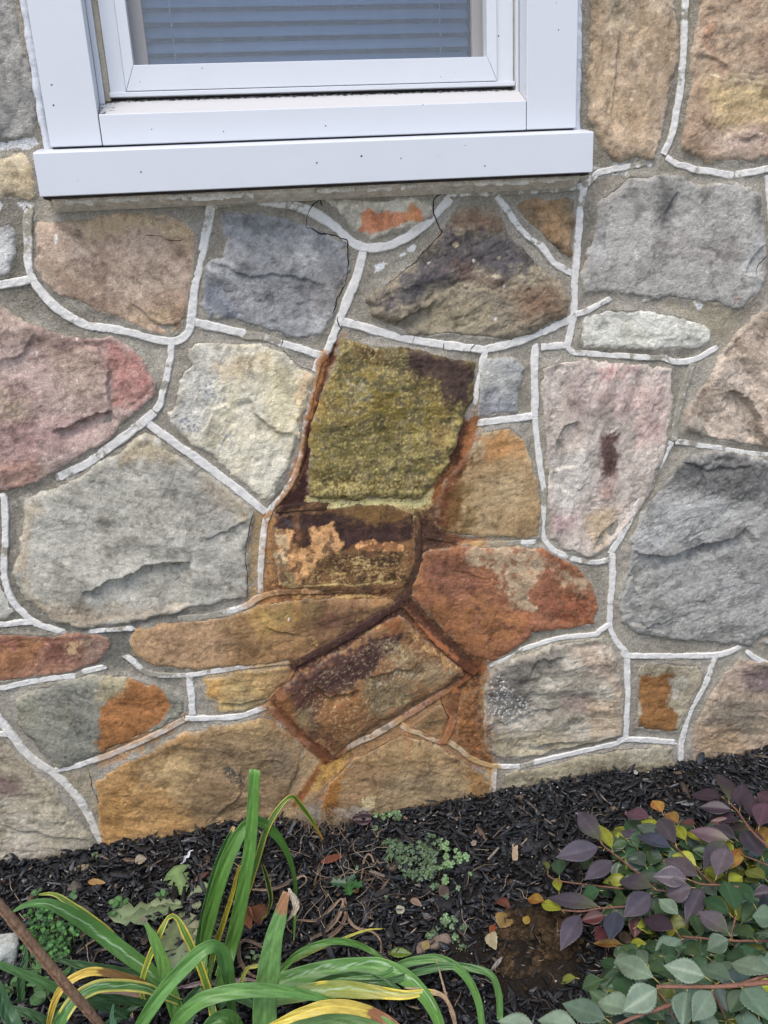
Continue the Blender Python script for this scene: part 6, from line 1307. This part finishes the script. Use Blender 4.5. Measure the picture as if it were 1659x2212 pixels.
for k, (a, b, lab) in enumerate(((1360,812,'lone pale clover sprig right of the curled grey leaf'), (1258,880,'lone clover sprig below the curled grey leaf'), (1468,678,'lone clover sprig at the far right of the widest clover'), (1150,790,'clover sprig left of the curled grey leaf'), (710,875,'tiny pale clover sprig above the cream leaf scrap'), (450,620,'tiny clover sprig above the holly seedling'), (640,340,'tiny dull clover sprig left of the widest clover'))):
    clover(lab, [(a, b, 12 if k not in (3,) else 30, 3 if k != 3 else 6)], CG + CB[:1], R=(.004, .0062) if k < 4 else (.0025, .0035), group='single clover sprigs on the bark', seed=20 + k)
clover('clover sprigs at the foot of the wall under the purple-tinged corner stone', [(410,375,16,7)], CG, R=(.0025, .004), group='single clover sprigs on the bark', seed=40, t='I')
# feathery parsley-like weed and broad-leaved weeds at the left
def ovate(t): return .36 * math.sin(math.pi * t ** .8) ** .85 if 0 < t < 1 else .004
def roundish(t): return .5 * math.sqrt(max(0, 1 - (2 * t - 1) ** 2)) if 0 < t < 1 else .02
def weed(name, label, cat, t, spots, shape, R, colrs, h=(.01, .03), seed=0, serr=.2, group=None, m=M_CLOVER, cup=.15):
    rr = np.random.default_rng(seed); base = gpt(t, spots[0][:2]); root = thing(name, label, cat, tuple(base), group); A = Acc(); A2 = Acc()
    for (a, b, rad, n) in spots:
        for i in range(n):
            th = rr.uniform(0, 6.28); r = rad * math.sqrt(rr.random()); P = gpt(t, (a + r * math.cos(th), b + r * math.sin(th) * .8), rr.uniform(*h))
            up = np.array([rr.normal(0, .3), rr.normal(0, .3) - .3, 1.0]); aa = rr.uniform(0, 6.28); d = np.array([math.cos(aa), math.sin(aa), rr.normal(0, .25)])
            A.add(*place_leaf(P, d, up, shape, rr.uniform(*R), lin(colrs[rr.integers(len(colrs))]) * rr.uniform(.6, 1.0), rr, serr=serr, cup=cup))
            g_ = P + np.array([rr.normal(0, .006), rr.normal(0, .006), 0]); g_[2] = gz(g_[0], g_[1]) - .002
            V, F, C = tube([g_, P], [.0005, .0004], n=3, K=4, colr=((90,110,70),(110,120,80))); A2.add(V, F, C)
    A.build('leaves', m, root, base, .0003); A2.build('stems', m, root, base)
weed('parsley_weed', 'feathery parsley-like green weed beside the pale rock', 'weed', 'I', [(180,640,70,70),(230,720,90,110),(170,780,80,60),(310,690,50,36),(250,790,50,40),(120,720,40,24)], lambda t: .42 * math.sin(math.pi * t) ** .6 if 0 < t < 1 else .02, (.006, .011), [(62,108,56),(52,92,50),(76,124,62)], seed=5, serr=.35, h=(.008, .04))
weed('broad_leaf_weed', 'round leaved weed seedling left of the dandelion', 'weed', 'I', [(500,590,22,4),(535,580,16,3),(490,630,18,3)], roundish, (.011, .016), [(70,108,62),(84,122,74)], seed=6, serr=.04)
weed('broad_leaf_weed', 'small green seedling above the parsley-like weed', 'weed', 'I', [(318,552,16,4),(160,530,12,3)], roundish, (.009, .013), [(70,104,64)], seed=7, serr=.04)
weed('broad_leaf_weed', 'green seedling growing in the shade behind the dandelion', 'weed', 'I', [(715,545,26,6)], ovate, (.012, .018), [(70,106,60)], seed=8, serr=.06)
weed('broad_leaf_weed', 'lone seedling beside the curled brown dead leaf', 'weed', 'I', [(1095,815,16,4)], ovate, (.010, .014), [(96,120,86)], seed=9, serr=.06)
weed('broad_leaf_weed', 'low weed leaves under the daylily at the left edge', 'weed', 'I', [(60,930,50,8),(180,960,50,8),(310,880,40,5),(130,870,40,6)], roundish, (.014, .022), [(66,100,58),(78,112,66)], seed=10, serr=.05)
# dandelion with lobed greyish leaves
def lobed(t):
    return (.16 + .13 * abs(math.sin(t * 9.5))) * min(1, (1 - t) * 6) * (.35 + 1.1 * t) + .01 if t > .15 else .03
def long_leaf(A, a, b, size_w, colr, rr, ups=(.01, .02), t='I', shape=lobed, **kw):
    P = gpt(t, a, ups[0]); Q = gpt(t, b, ups[1]); d = Q - P; s = np.linalg.norm(d)
    A.add(*place_leaf(P, d, np.array([rr.normal(0, .2), -.35 + rr.normal(0, .1), 1.0]), lambda u: shape(u) * size_w, s, lin(colr), rr, **kw))
rr = np.random.default_rng(12); base = gpt('I', (790, 600)); dand = thing('dandelion', 'dusty grey-green dandelion with lobed leaves spread on the bark', 'dandelion', tuple(base)); A = Acc()
for a, b, w_, cc in (((790,600),(470,640),.5,(104,118,86)), ((800,580),(640,600),.6,(112,122,90)), ((780,620),(770,870),.8,(98,110,84)), ((800,560),(752,425),.9,(96,118,74)), ((810,560),(900,500),.7,(98,110,80)), ((820,600),(870,590),.9,(104,112,84)),
                     ((800,620),(715,790),.7,(92,104,74)), ((820,620),(850,760),.7,(120,122,98)), ((790,590),(560,660),.5,(90,104,72))):
    long_leaf(A, a, b, w_, cc, rr, cup=.1, serr=.25, vein=1.35)
A.build('leaves', M_CLOVER, dand, base, .0004)
# holly seedling
rr = np.random.default_rng(13); base = gpt('L', (355, 800)); hol = thing('holly_seedling', 'dark green holly seedling with spiny leaves among the straw', 'seedling', tuple(base)); A = Acc()
def spiny(t): return (.13 + .13 * abs(math.sin(t * 9.4 + .3)) ** 2) * min(1, t * 6 + .1, (1 - t) * 6 + .05)
for a, b, cc in (((355,760),(210,750),(40,74,46)), ((360,765),(500,785),(44,80,44)), ((360,770),(390,870),(46,86,46)), ((365,750),(430,685),(50,82,60))):
    long_leaf(A, a, b, 1.25, cc, rr, ups=(.03, .034), t='L', shape=spiny, cup=.25, serr=.0, vein=1.3, N_=41, K=7)
A.build('leaves', M_LEAF, hol, base, .0005)
V, F, C = tube([gpt('L', (355, 800)), gpt('L', (360, 765), .03)], [.0012, .001], n=4, K=6, colr=((90,90,50),(100,110,60))); o = mesh_obj('stem', V - base, F, M_TWIG, hol, C)

# ---- the shrub
SH_ROOT = G3(*px('K', (1900, 1300)), 0.0)
shrub = thing('shrub', 'sprawling shrub with purple, yellow-green and grey-green serrated leaves', 'shrub', tuple(SH_ROOT))
COLS = dict(P=(74,68,78), U=(86,62,72), D=(60,48,58), G=(64,88,56), E=(52,84,54), Y=(150,156,54), Z=(112,120,54), S=(118,138,116), T=(92,114,94), B=(56,60,74), R=(92,50,52), O=(150,108,56), M=(94,86,92), Q=(76,90,80))
HLF = [ # base, tip, width, colour, height of base above ground
 ('D',(1395,320),(1350,98),118,.15),('D',(1345,300),(1132,280),92,.14),('D',(1410,385),(1193,362),84,.14),('D',(1470,370),(1485,193),96,.15),('D',(1535,430),(1560,235),118,.16),('U',(1720,360),(1575,250),96,.16),('U',(1600,495),(1650,325),116,.17),
 ('D',(1460,455),(1248,430),74,.13),('R',(1420,470),(1270,460),66,.12),('D',(1530,520),(1350,488),70,.13),('U',(1400,590),(1125,515),92,.13),('P',(1440,580),(1262,480),84,.12),('P',(1618,700),(1478,515),118,.15),('O',(1650,600),(1582,490),96,.15),
 ('P',(530,592),(360,376),112,.10),('Y',(605,645),(512,472),84,.09),('P',(515,637),(230,702),122,.10),('P',(608,730),(420,856),98,.10),('P',(560,640),(640,560),60,.08),('E',(490,765),(380,718),92,.07),
 ('U',(858,432),(680,402),86,.08),('O',(945,402),(878,318),84,.10),('O',(1050,476),(965,388),86,.10),('R',(1155,492),(1062,434),74,.10),
 ('P',(1035,612),(892,394),112,.13),('B',(1002,642),(766,544),92,.12),('P',(822,592),(648,518),74,.09),('Q',(935,562),(765,475),88,.10),('Y',(915,520),(800,440),90,.08),('Y',(1102,592),(1018,478),80,.10),('Y',(1205,602),(1102,508),64,.10),
 ('Q',(1240,695),(1170,606),96,.10),('P',(1370,600),(1222,775),104,.14),('M',(1312,832),(1388,620),118,.16),('O',(1385,790),(1485,630),92,.13),('Y',(1175,765),(1005,680),112,.10),('Y',(1005,692),(865,640),92,.09),
 ('Q',(832,765),(708,665),112,.11),('Q',(962,902),(745,765),112,.13),('M',(1185,832),(940,700),112,.15),('M',(1112,852),(882,832),112,.15),('P',(882,907),(636,850),98,.13),('M',(1142,910),(962,962),128,.15),('P',(862,950),(688,1105),122,.13),
 ('P',(1212,918),(1108,1130),104,.13),('P',(512,1037),(148,960),96,.09),('B',(636,1072),(592,1252),112,.11),('P',(388,1098),(264,1308),112,.08),('E',(522,930),(393,972),98,.08),('E',(250,825),(250,704),96,.07),('Z',(172,792),(150,705),44,.06),('Y',(248,935),(228,840),60,.06),
 ('Y',(265,1062),(118,1000),96,.05),('O',(145,1002),(28,980),74,.04),('R',(560,1100),(395,1130),84,.07),('R',(560,1195),(495,1262),88,.07),('R',(770,1110),(758,1250),84,.09),('O',(668,1292),(476,1276),70,.05),('Y',(842,1292),(702,1322),84,.07),('Y',(885,1312),(800,1262),60,.07),('G',(630,1310),(700,1390),90,.05),
 ('M',(1388,1212),(1180,1064),116,.16),('D',(1022,1192),(800,1102),112,.12),('B',(1172,1252),(1108,1396),108,.13),('E',(1395,1082),(1208,972),104,.15),('E',(1440,1062),(1370,850),132,.16),('E',(1562,1022),(1398,848),112,.15),('S',(1052,1092),(918,984),92,.14),('G',(1202,1242),(1160,1058),96,.13),
 ('G',(1562,1252),(1408,1160),104,.16),('T',(1072,1262),(885,1405),134,.14),('T',(1392,1262),(1240,1335),116,.16),('G',(1180,1300),(1010,1230),110,.11),('Q',(1330,1180),(1130,1120),110,.12),('Z',(1650,1420),(1480,1290),120,.13),('G',(900,1100),(1010,1010),100,.11),
 ('S',(885,1517),(596,1375),134,.26),('S',(1232,1512),(956,1430),134,.27),('T',(1408,1532),(1172,1430),122,.26),('S',(1665,1492),(1392,1398),144,.27),('E',(1032,1542),(875,1460),118,.24),('S',(907,1592),(682,1742),154,.26),('E',(800,1622),(598,1548),116,.22),('T',(1112,1612),(1080,1845),144,.26),
 ('S',(1277,1612),(1158,1808),134,.27),('T',(1492,1592),(1665,1800),160,.27),('G',(1480,1602),(1398,1756),108,.24),('S',(742,1742),(492,1662),148,.24),('T',(562,1795),(265,1690),136,.24),('S',(372,1850),(100,1785),140,.22),('S',(90,1860),(-170,1795),120,.22),
 ('G',(692,1522),(535,1520),96,.10),('G',(536,1532),(398,1592),94,.06),('E',(632,1450),(525,1400),86,.07),('Z',(360,1520),(235,1545),70,.03),('T',(1700,1112),(1552,1102),140,.18),('B',(1700,1030),(1580,1040),110,.17),('D',(1700,945),(1552,960),84,.15),('Z',(1640,850),(1485,768),96,.14),('Z',(1590,872),(1500,830),84,.12),('T',(1700,1250),(1600,1190),120,.18),
 ('E',(1700,700),(1620,860),90,.12),('G',(1600,1010),(1480,1140),96,.12),('Z',(1380,1430),(1240,1480),110,.10),('Y',(1500,1780),(1310,1820),130,.16),('Y',(1700,1570),(1570,1590),90,.18),('G',(850,1700),(960,1800),110,.18),('G',(960,1640),(1010,1540),110,.16)]
def shleaf(t): 
    return .5 * (math.sin(math.pi * min(1, t) ** .86) ** 1.12) + .01 if 0 < t < 1 else .008
rr = np.random.default_rng(21); A = Acc(); AT = Acc()
def shrub_leaf(base_, tip_, wpx_, key, h, dz=None, K=9, NN=25):
    dz = rr.uniform(-.03, .005) if dz is None else dz
    gb = G3(*px('K', base_), 0)[2]
    P = G3(*px('K', base_), h); Q = G3(*px('K', tip_), max(.012, h + dz)); d = Q - P; s = np.linalg.norm(d)
    dist = np.linalg.norm(P - CAMP) * (1.1 if key in 'PDUMB' else 1.0); wm = wpx_ * .32 / F0 * dist * .97
    vd = CAMP - P; vd /= np.linalg.norm(vd); up = vd * .75 + np.array([rr.normal(0, .22), rr.normal(0, .22), .75])
    col_ = lin(COLS[key]) * .80; lum = rr.uniform(.8, 1.15)
    b = len(A.V); c_ = col_ * lum
    V, F, C = place_leaf(P, d, up, lambda t: shleaf(t) * wm / s, s, c_, rr, cup=rr.uniform(.12, .5), K=K, serr=.06, vein=1.25, N_=NN, herring=.07, bend=rr.uniform(.02, .16))
    C = [np.array(c) for c in C]
    if key in 'PDUMB' and rr.random() < .35:      # purple leaves turning green at the base
        for i in range(NN):
            for j in range(K):
                f = max(0, 1 - i / (NN * .5)) * .6; C[i * K + j] = C[i * K + j] * (1 - f) + lin((80,90,50)) * f
    if key == 'O':
        for i in range(NN):
            for j in range(K): f = (.5 + .5 * math.sin(i * .5 + j)) * .6; C[i * K + j] = C[i * K + j] * (1 - f) + lin((120,66,44) if j > K // 2 else (150,134,60)) * f
    A.add(V, F, C)
    # petiole
    pe = P - d / s * .008 + np.array([0, 0, -.004]); Vt, Ft, Ct = tube([pe, P], [.0007, .0006], n=3, K=5, colr=((140,140,80),(150,130,80))); A.add(Vt, Ft, Ct)
for key, a, b, w_, h in HLF: shrub_leaf(a, b, w_, key, h)
from_poly = np.array([(620,600),(700,500),(900,440),(1100,520),(1300,520),(1700,620),(1800,1000),(1800,1900),(500,1900),(600,1620),(700,1380),(720,1240),(640,1130),(560,1040),(640,940),(620,800)], float)
nfill = 0
while nfill < 1050:
    a, b = rr.uniform(380, 1850), rr.uniform(480, 1900)
    d_ = seg_dist(np.array([a]), np.array([b]), from_poly, True)[0]
    if d_ < 15: continue
    th = rr.uniform(0, 6.28); ln_ = rr.uniform(110, 190) * (1 + .25 * (b > 1300)); keyf = rr.choice(list('GGEEZYQTG' if b < 1250 else 'GGEETTZEQ'))
    h = rr.uniform(.015, .10 if b < 1350 else .19) * min(1, d_ / 80 + .3)
    shrub_leaf((a, b), (a + ln_ * math.cos(th), b + ln_ * math.sin(th) * .8), rr.uniform(75, 115), keyf, h, K=5, NN=11); nfill += 1
A.build('foliage', M_LEAF, shrub, SH_ROOT, .0004)
BRN = [([(1800,740),(1620,600),(1530,505),(1460,405),(1385,325),(1340,300)],(.18,.13),.0022),([(1300,900),(1170,780),(1060,660),(990,600),(930,540)],(.12,.11),.0019),([(900,900),(740,780),(640,700),(550,632),(520,590)],(.12,.10),.0018),
 ([(1480,910),(1340,895),(1210,888),(1105,850)],(.15,.14),.0018),([(1130,960),(970,935),(875,925)],(.12,.125),.0015),([(860,1030),(700,1040),(520,1052),(400,1072),(255,1062)],(.11,.075),.0019),([(700,920),(640,915),(420,890),(235,862),(165,820)],(.07,.065),.0016),
 ([(1800,1275),(1659,1272),(1380,1270),(1200,1252),(1075,1240)],(.16,.14),.0021),([(1850,1540),(1659,1552),(1480,1570),(1290,1582),(1100,1582),(905,1580)],(.26,.26),.0032),([(1800,1450),(1659,1500),(1480,1562)],(.26,.26),.0028),([(1020,1700),(780,1780),(640,1840),(560,1880)],(.24,.24),.0024),
 ([(1282,1618),(1330,1700),(1372,1795)],(.26,.2),.0020),([(900,1590),(985,1700),(1020,1800)],(.25,.22),.0018),([(1440,1110),(1420,1190),(1400,1270)],(.155,.15),.0015),([(1659,760),(1560,720),(1480,690)],(.14,.13),.0016),([(1310,830),(1290,900)],(.16,.14),.0011),([(1020,1190),(1110,1300)],(.12,.1),.0014)]
for pts, hs, r_ in BRN:
    hh = np.interp(np.linspace(0, 1, len(pts)), [0, 1], hs); pa = [G3(*px('K', p), h) for p, h in zip(pts, hh)]
    V, F, C = tube(pa, [r_ * 1.1, r_ * .7], n=30, K=7, seed=len(pts), colr=((100,72,60),(132,96,80)), rag=.15); mesh_obj('branch', V - SH_ROOT, F, M_TWIG, shrub, C)
# main stem into the ground behind the right edge
V, F, C = tube([SH_ROOT, SH_ROOT + np.array([-.02, .02, .09]), SH_ROOT + np.array([-.05, .03, .18])], [.009, .006, .004], n=10, K=8, colr=((80,62,50),(110,86,70))); mesh_obj('trunk', V - SH_ROOT, F, M_TWIG, shrub, C)

# ---- loose things on the bark
M_ROCK = mat('field_rock', .9, .2, noise=[(60, .2), (300, .2)], bump=[(60, .8, .006), (260, .5, .002)])
def rock(label, t, p, size, colr, rough=.18, flat=.6, seed=0, cat='stone', group='stones lying on the bark', name='stone_lump', sub=3, shape=None):
    import bmesh
    bm = bmesh.new(); bmesh.ops.create_icosphere(bm, subdivisions=sub + 1, radius=1.0)
    rg = np.random.default_rng(seed); ax = rg.normal(0, 1, (9, 3)); ax /= np.linalg.norm(ax, axis=1)[:, None]; of = rg.uniform(.55, .9, 9)
    V = np.array([v.co[:] for v in bm.verts])
    for a_, o_ in zip(ax, of):   # facet by planes
        dd = V @ a_; V = V - np.clip(dd - o_, 0, None)[:, None] * a_[None] * .95
    V = V * (1 + rough * .35 * fbm(V[:, 0] * 1.0 + V[:, 2] * .7, V[:, 1] + V[:, 2] * .5, .45, seed, 4))[:, None]
    if shape is not None: V = shape(V)
    V = V * np.array(size)
    b = gpt(t, p, size[2] * .35); F = [[v.index for v in f.verts] for f in bm.faces]; bm.free()
    c = lin(colr)[None] * (1 + .2 * fbm(V[:, 0], V[:, 1] + V[:, 2], .01, seed + 4, 3))[:, None]
    o = mesh_obj(name, V, F, M_ROCK, None, np.clip(c, .01, .8)); o.location = tuple(b); tag(o, label, cat, group); return o
rock('flat tan stone on the bark near the foot of the wall', 'I', (355,436), (.026,.014,.009), (134,120,98), seed=1)
rock('dark grey pointed stone behind the parsley-like weed', 'I', (322,520), (.020,.014,.020), (98,92,84), seed=2, shape=lambda V: V * np.stack([1.15 - .55 * (V[:, 2] + 1) / 1.4, np.ones(len(V)), np.ones(len(V))], 1))
rock('rough pale grey rock at the left edge of the bed', 'I', (10,800), (.040,.034,.032), (168,172,166), seed=3, rough=.3)
rock('small brown pebble at the left edge', 'I', (8,490), (.008,.007,.006), (120,92,80), seed=4)
rock('small tan pebble near the seeping rust corner', 'I', (1240,262), (.006,.005,.004), (150,130,100), seed=5)
rock('pale stone beside the orange leaf under the shrub', 'K', (470,1305), (.010,.008,.007), (150,140,118), seed=6)
rock('grey speckled pebble near the bare soil', 'K', (350,1310), (.010,.007,.006), (110,108,104), seed=7)
# wood chunk, chips that stand out
def plank(label, t, a, b, wd, th, colr, seed=0, lift=.010, cat='wood chip', name='wood_chip', group='larger wood chips on the bark'):
    rg = np.random.default_rng(seed); P = gpt(t, a, lift); Q = gpt(t, b, lift); d = Q - P; L_ = np.linalg.norm(d); d /= L_; s = np.cross([0, 0, 1], d); s /= np.linalg.norm(s); up = np.cross(d, s)
    n, K = 26, 16; V = []; C = []
    for i in range(n):
        f = i / (n - 1); env = min(1, .75 + f * 3, .75 + (1 - f) * 3)
        for j in range(K):
            th_ = 2 * math.pi * j / K; cx_, sx_ = math.cos(th_), math.sin(th_); qx = np.sign(cx_) * abs(cx_) ** .5; qz = np.sign(sx_) * abs(sx_) ** .5
            fib = 1 + .10 * math.sin(j * 7.1 + seed) + .05 * rg.normal()
            V.append(P + d * (L_ * f + (rg.normal(0, .02) * L_ if i in (0, n - 1) else 0)) + s * qx * wd / 2 * env * (1 + .06 * math.sin(f * 9 + seed)) + up * qz * th / 2 * fib * env)
            C.append(lin(colr) * (1 + .25 * math.sin(j * 12.9 + seed) * .6 + .12 * rg.normal()))
    F = [(i * K + j, i * K + (j + 1) % K, (i + 1) * K + (j + 1) % K, (i + 1) * K + j) for i in range(n - 1) for j in range(K)] + [tuple(range(K))[::-1], tuple(range((n - 1) * K, n * K))]
    o = mesh_obj(name, np.array(V) - P, F, M_DRY, None, np.clip(np.array(C), .005, .7)); o.location = tuple(P); tag(o, label, cat, group)
plank('weathered grey wood chunk beside the clover', 'J', (140,790), (285,735), .022, .012, (112,100,92), 1)
plank('upright pale splintered chip in the black bark', 'J', (566,330), (566,400), .012, .006, (168,150,126), 2, .014)
plank('long charcoal stick right of the holly seedling', 'L', (490,920), (740,820), .012, .008, (58,56,56), 3, .012)
plank('charcoal stick crossing the widest clover clump', 'L', (800,260), (940,400), .008, .006, (52,52,54), 4, .012)
plank('dark blocky chip below the clover sprigs', 'L', (1170,960), (1310,970), .020, .014, (38,38,40), 5, .010)
plank('square charcoal block in the middle of the bed', 'L', (1080,790), (1080,860), .018, .010, (44,44,46), 6, .010)
plank('thick black stick at the right of the dead leaves', 'I', (1560,585), (1659,530), .010, .007, (60,58,60), 7, .012)
plank('grey stick beside the upright pale chip', 'J', (590,335), (640,285), .003, .002, (150,140,124), 8, .016)
plank('light grey stick left of the upright pale chip', 'J', (450,395), (495,345), .005, .003, (134,128,118), 9, .014)
plank('brown twig under the widest clover clump', 'L', (560,650), (700,700), .007, .004, (112,104,98), 10, .012)
# fallen leaves and scraps
def fallen(label, t, a, b, w_, colr, cat='fallen leaf', seed=0, h=.016, cup=.5, serr=.08, m=M_LEAF, name='fallen_leaf', shape=ovate, group='fallen leaves and scraps on the bark', bend=.1):
    rg = np.random.default_rng(seed); P = gpt(t, a, h); Q = gpt(t, b, h * 1.2); d = Q - P; s = np.linalg.norm(d); AA = Acc()
    AA.add(*place_leaf(P, d, np.array([rg.normal(0, .3), -.6 + rg.normal(0, .2), 1]), lambda u: shape(u) * w_ * .8, s, lin(colr) * .48, rg, cup=cup, serr=serr, vein=.8, bend=bend)); o = AA.build(name, m, None, P, .0005); tag(o, label, cat, group)
fallen('pale tan dry leaf lying on the bark near the wall', 'I', (582,405), (634,390), 1.5, (186,172,146), seed=1)
fallen('thin orange sliver of leaf near the pointed stone', 'I', (380,492), (452,494), .5, (190,150,90), seed=2)
fallen('brown curled leaf left of the cut daylily leaf', 'I', (1085,600), (1125,670), 1.6, (128,84,60), seed=3)
fallen('orange bent leaf beside the brown curled leaf', 'I', (1060,600), (1080,690), .7, (170,108,74), seed=4)
fallen('long orange sliver of leaf on the straw', 'I', (1385,410), (1490,372), .45, (168,98,66), seed=5)
fallen('brown oval leaf near the upper edge of the bare soil', 'J', (485,575), (545,600), 1.3, (124,78,66), seed=6)
fallen('orange-brown curled leaf tip standing on the soil edge', 'J', (460,715), (478,672), .9, (178,96,60), seed=7)
fallen('cream half of the curled leaf on the soil edge', 'J', (458,712), (480,780), 1.1, (206,196,160), seed=8)
fallen('yellow dry leaf on the upper edge of the bare soil', 'J', (500,690), (540,625), 1.5, (178,148,90), seed=9)
fallen('yellow leaf resting on the grey wood chunk', 'L', (1050,1360), (1090,1280), 1.4, (196,176,108), seed=10, h=.024)
fallen('cream leaf scrap in the middle of the bark', 'L', (810,1030), (875,970), 1.6, (214,214,180), seed=11)
fallen('green leaf lying at the edge of the daylily', 'J', (25,800), (120,800), .8, (110,140,52), seed=12)
fallen('tan chip-like leaf scrap above the wood chunk', 'L', (930,905), (1030,960), .8, (160,136,118), seed=13)
fallen('curled grey dead leaf below the bright clover', 'L', (1190,870), (1270,790), 1.6, (122,106,98), seed=14, m=M_DRY)
fallen('dark red leaf lying against the foot of the wall', 'L', (590,180), (395,185), 1.1, (58,24,34), seed=15, h=.02)
fallen('small orange leaf under the holly seedling', 'L', (430,850), (465,800), 1.2, (186,116,70), seed=16)
fallen('dark brown oak-like leaf left of the daylily', 'I', (610,760), (640,735), 1.5, (92,66,54), seed=17)
fallen('reddish strip of bark beside the daylily', 'I', (840,490), (905,445), .5, (120,78,60), seed=18)
fallen('pale round leaf scrap below the shrub', 'K', (545,1610), (590,1585), 2.0, (190,196,160), seed=19, h=.03)
fallen('yellow leaf fragment left of the shrub tip', 'K', (20,1160), (40,1100), 1.4, (190,160,60), seed=20, h=.03)
fallen('brown withered leaf hanging under the shrub leaves', 'K', (700,1290), (690,1200), 1.9, (120,100,80), seed=21, h=.04)
fallen('small whitish scrap at the far edge of the bark', 'J', (1080,24), (1096,14), 1.6, (222,220,210), seed=22, h=.02)
fallen('pinkish scrap in the upper bark', 'L', (1480,420), (1525,375), 1.2, (190,168,150), seed=23)
# curl of peeled white paint
pa = np.array([gpt('I', p, .022) for p in ((780,415),(792,405),(800,385),(812,382),(822,362),(836,356))])
V, F, C = strap(pa, [.001, .004, .006, .006, .005, .002], ((235,236,238), (235,236,238)), keel=.4, seed=300, twist=1.2, mid=(1, 1, 1), n=24)
o = mesh_obj('paint_curl', V - pa[0], F, M_TRIM, None, C); o.location = tuple(pa[0]); solid(o, .0006); tag(o, 'curl of peeled white paint lying on the black bark', 'paint curl')
# hair-fine roots and stems
rr = np.random.default_rng(31)
STR = []
for i in range(46):
    a = np.array([rr.uniform(1280, 1659), rr.uniform(270, 700)]); th = rr.uniform(0, 6.28); ln_ = rr.uniform(60, 200); k = 4
    pts = [tuple(a + np.array([math.cos(th), math.sin(th)]) * ln_ * j / k + rr.normal(0, 9, 2)) for j in range(k + 1)]; STR.append(('I', pts, .0005))
for i in range(34):
    a = np.array([rr.uniform(60, 1600), rr.uniform(350, 1000)]); th = rr.uniform(0, 6.28); ln_ = rr.uniform(40, 130); STR.append(('I', [tuple(a + np.array([math.cos(th), math.sin(th)]) * ln_ * j / 3 + rr.normal(0, 6, 2)) for j in range(4)], .0005))
for i in range(44):
    a = np.array([rr.uniform(0, 1000), rr.uniform(150, 1050)]); th = rr.uniform(0, 6.28); ln_ = rr.uniform(30, 110); STR.append(('J', [tuple(a + np.array([math.cos(th), math.sin(th)]) * ln_ * j / 3 + rr.normal(0, 5, 2)) for j in range(4)], .0005))
A = Acc()
for t, pts, r_ in STR:
    cc = [(150,128,104), (176,160,138), (120,100,84)][rr.integers(3)]
    V, F, C = tube([gpt(t, p, rr.uniform(.012, .022)) for p in pts], [r_ * 1.2, r_ * .7], n=14, K=4, colr=(cc, cc)); A.add(V, F, C)
o = A.build('fine_straw', M_DRY, None, (0, 0, 0)); tag(o, kind='stuff'); o['label'] = 'hair-fine dry roots and straw strewn over the bark'; o['category'] = 'straw'
# dry root tufts hanging out of the foot of the wall
A = Acc()
for i in range(60):
    x0, y0 = rr.uniform(1270, 1500), rr.uniform(160, 230); P = P3(*px('I', (x0, y0)), -.014); e = P + np.array([rr.normal(0, .02), -rr.uniform(.005, .04), -rr.uniform(.01, .04)]); e[2] = max(e[2], gz(e[0], e[1]) + .008)
    V, F, C = tube([P, (P + e) / 2 + np.array([rr.normal(0, .006), -.004, .004]), e], [.0006, .0004], n=8, K=4, colr=((150,130,106), (130,110,90))); A.add(V, F, C)
for pts in ([(1370,195),(1340,130),(1350,120)], [(1405,150),(1430,100),(1440,75)], [(1400,120),(1445,100)], [(1465,155),(1440,110)], [(1400,150),(1410,90)]):
    V, F, C = tube([P3(*px('I', p), -.016) for p in pts], [.0007, .0005], n=8, K=4, colr=((170,130,90), (160,120,84))); A.add(V, F, C)
b = P3(*px('I', (1380, 200)), -.014); o = A.build('root_tuft', M_DRY, None, b); tag(o, 'tuft of dry roots hanging where the rust trail meets the bark', 'dry roots')
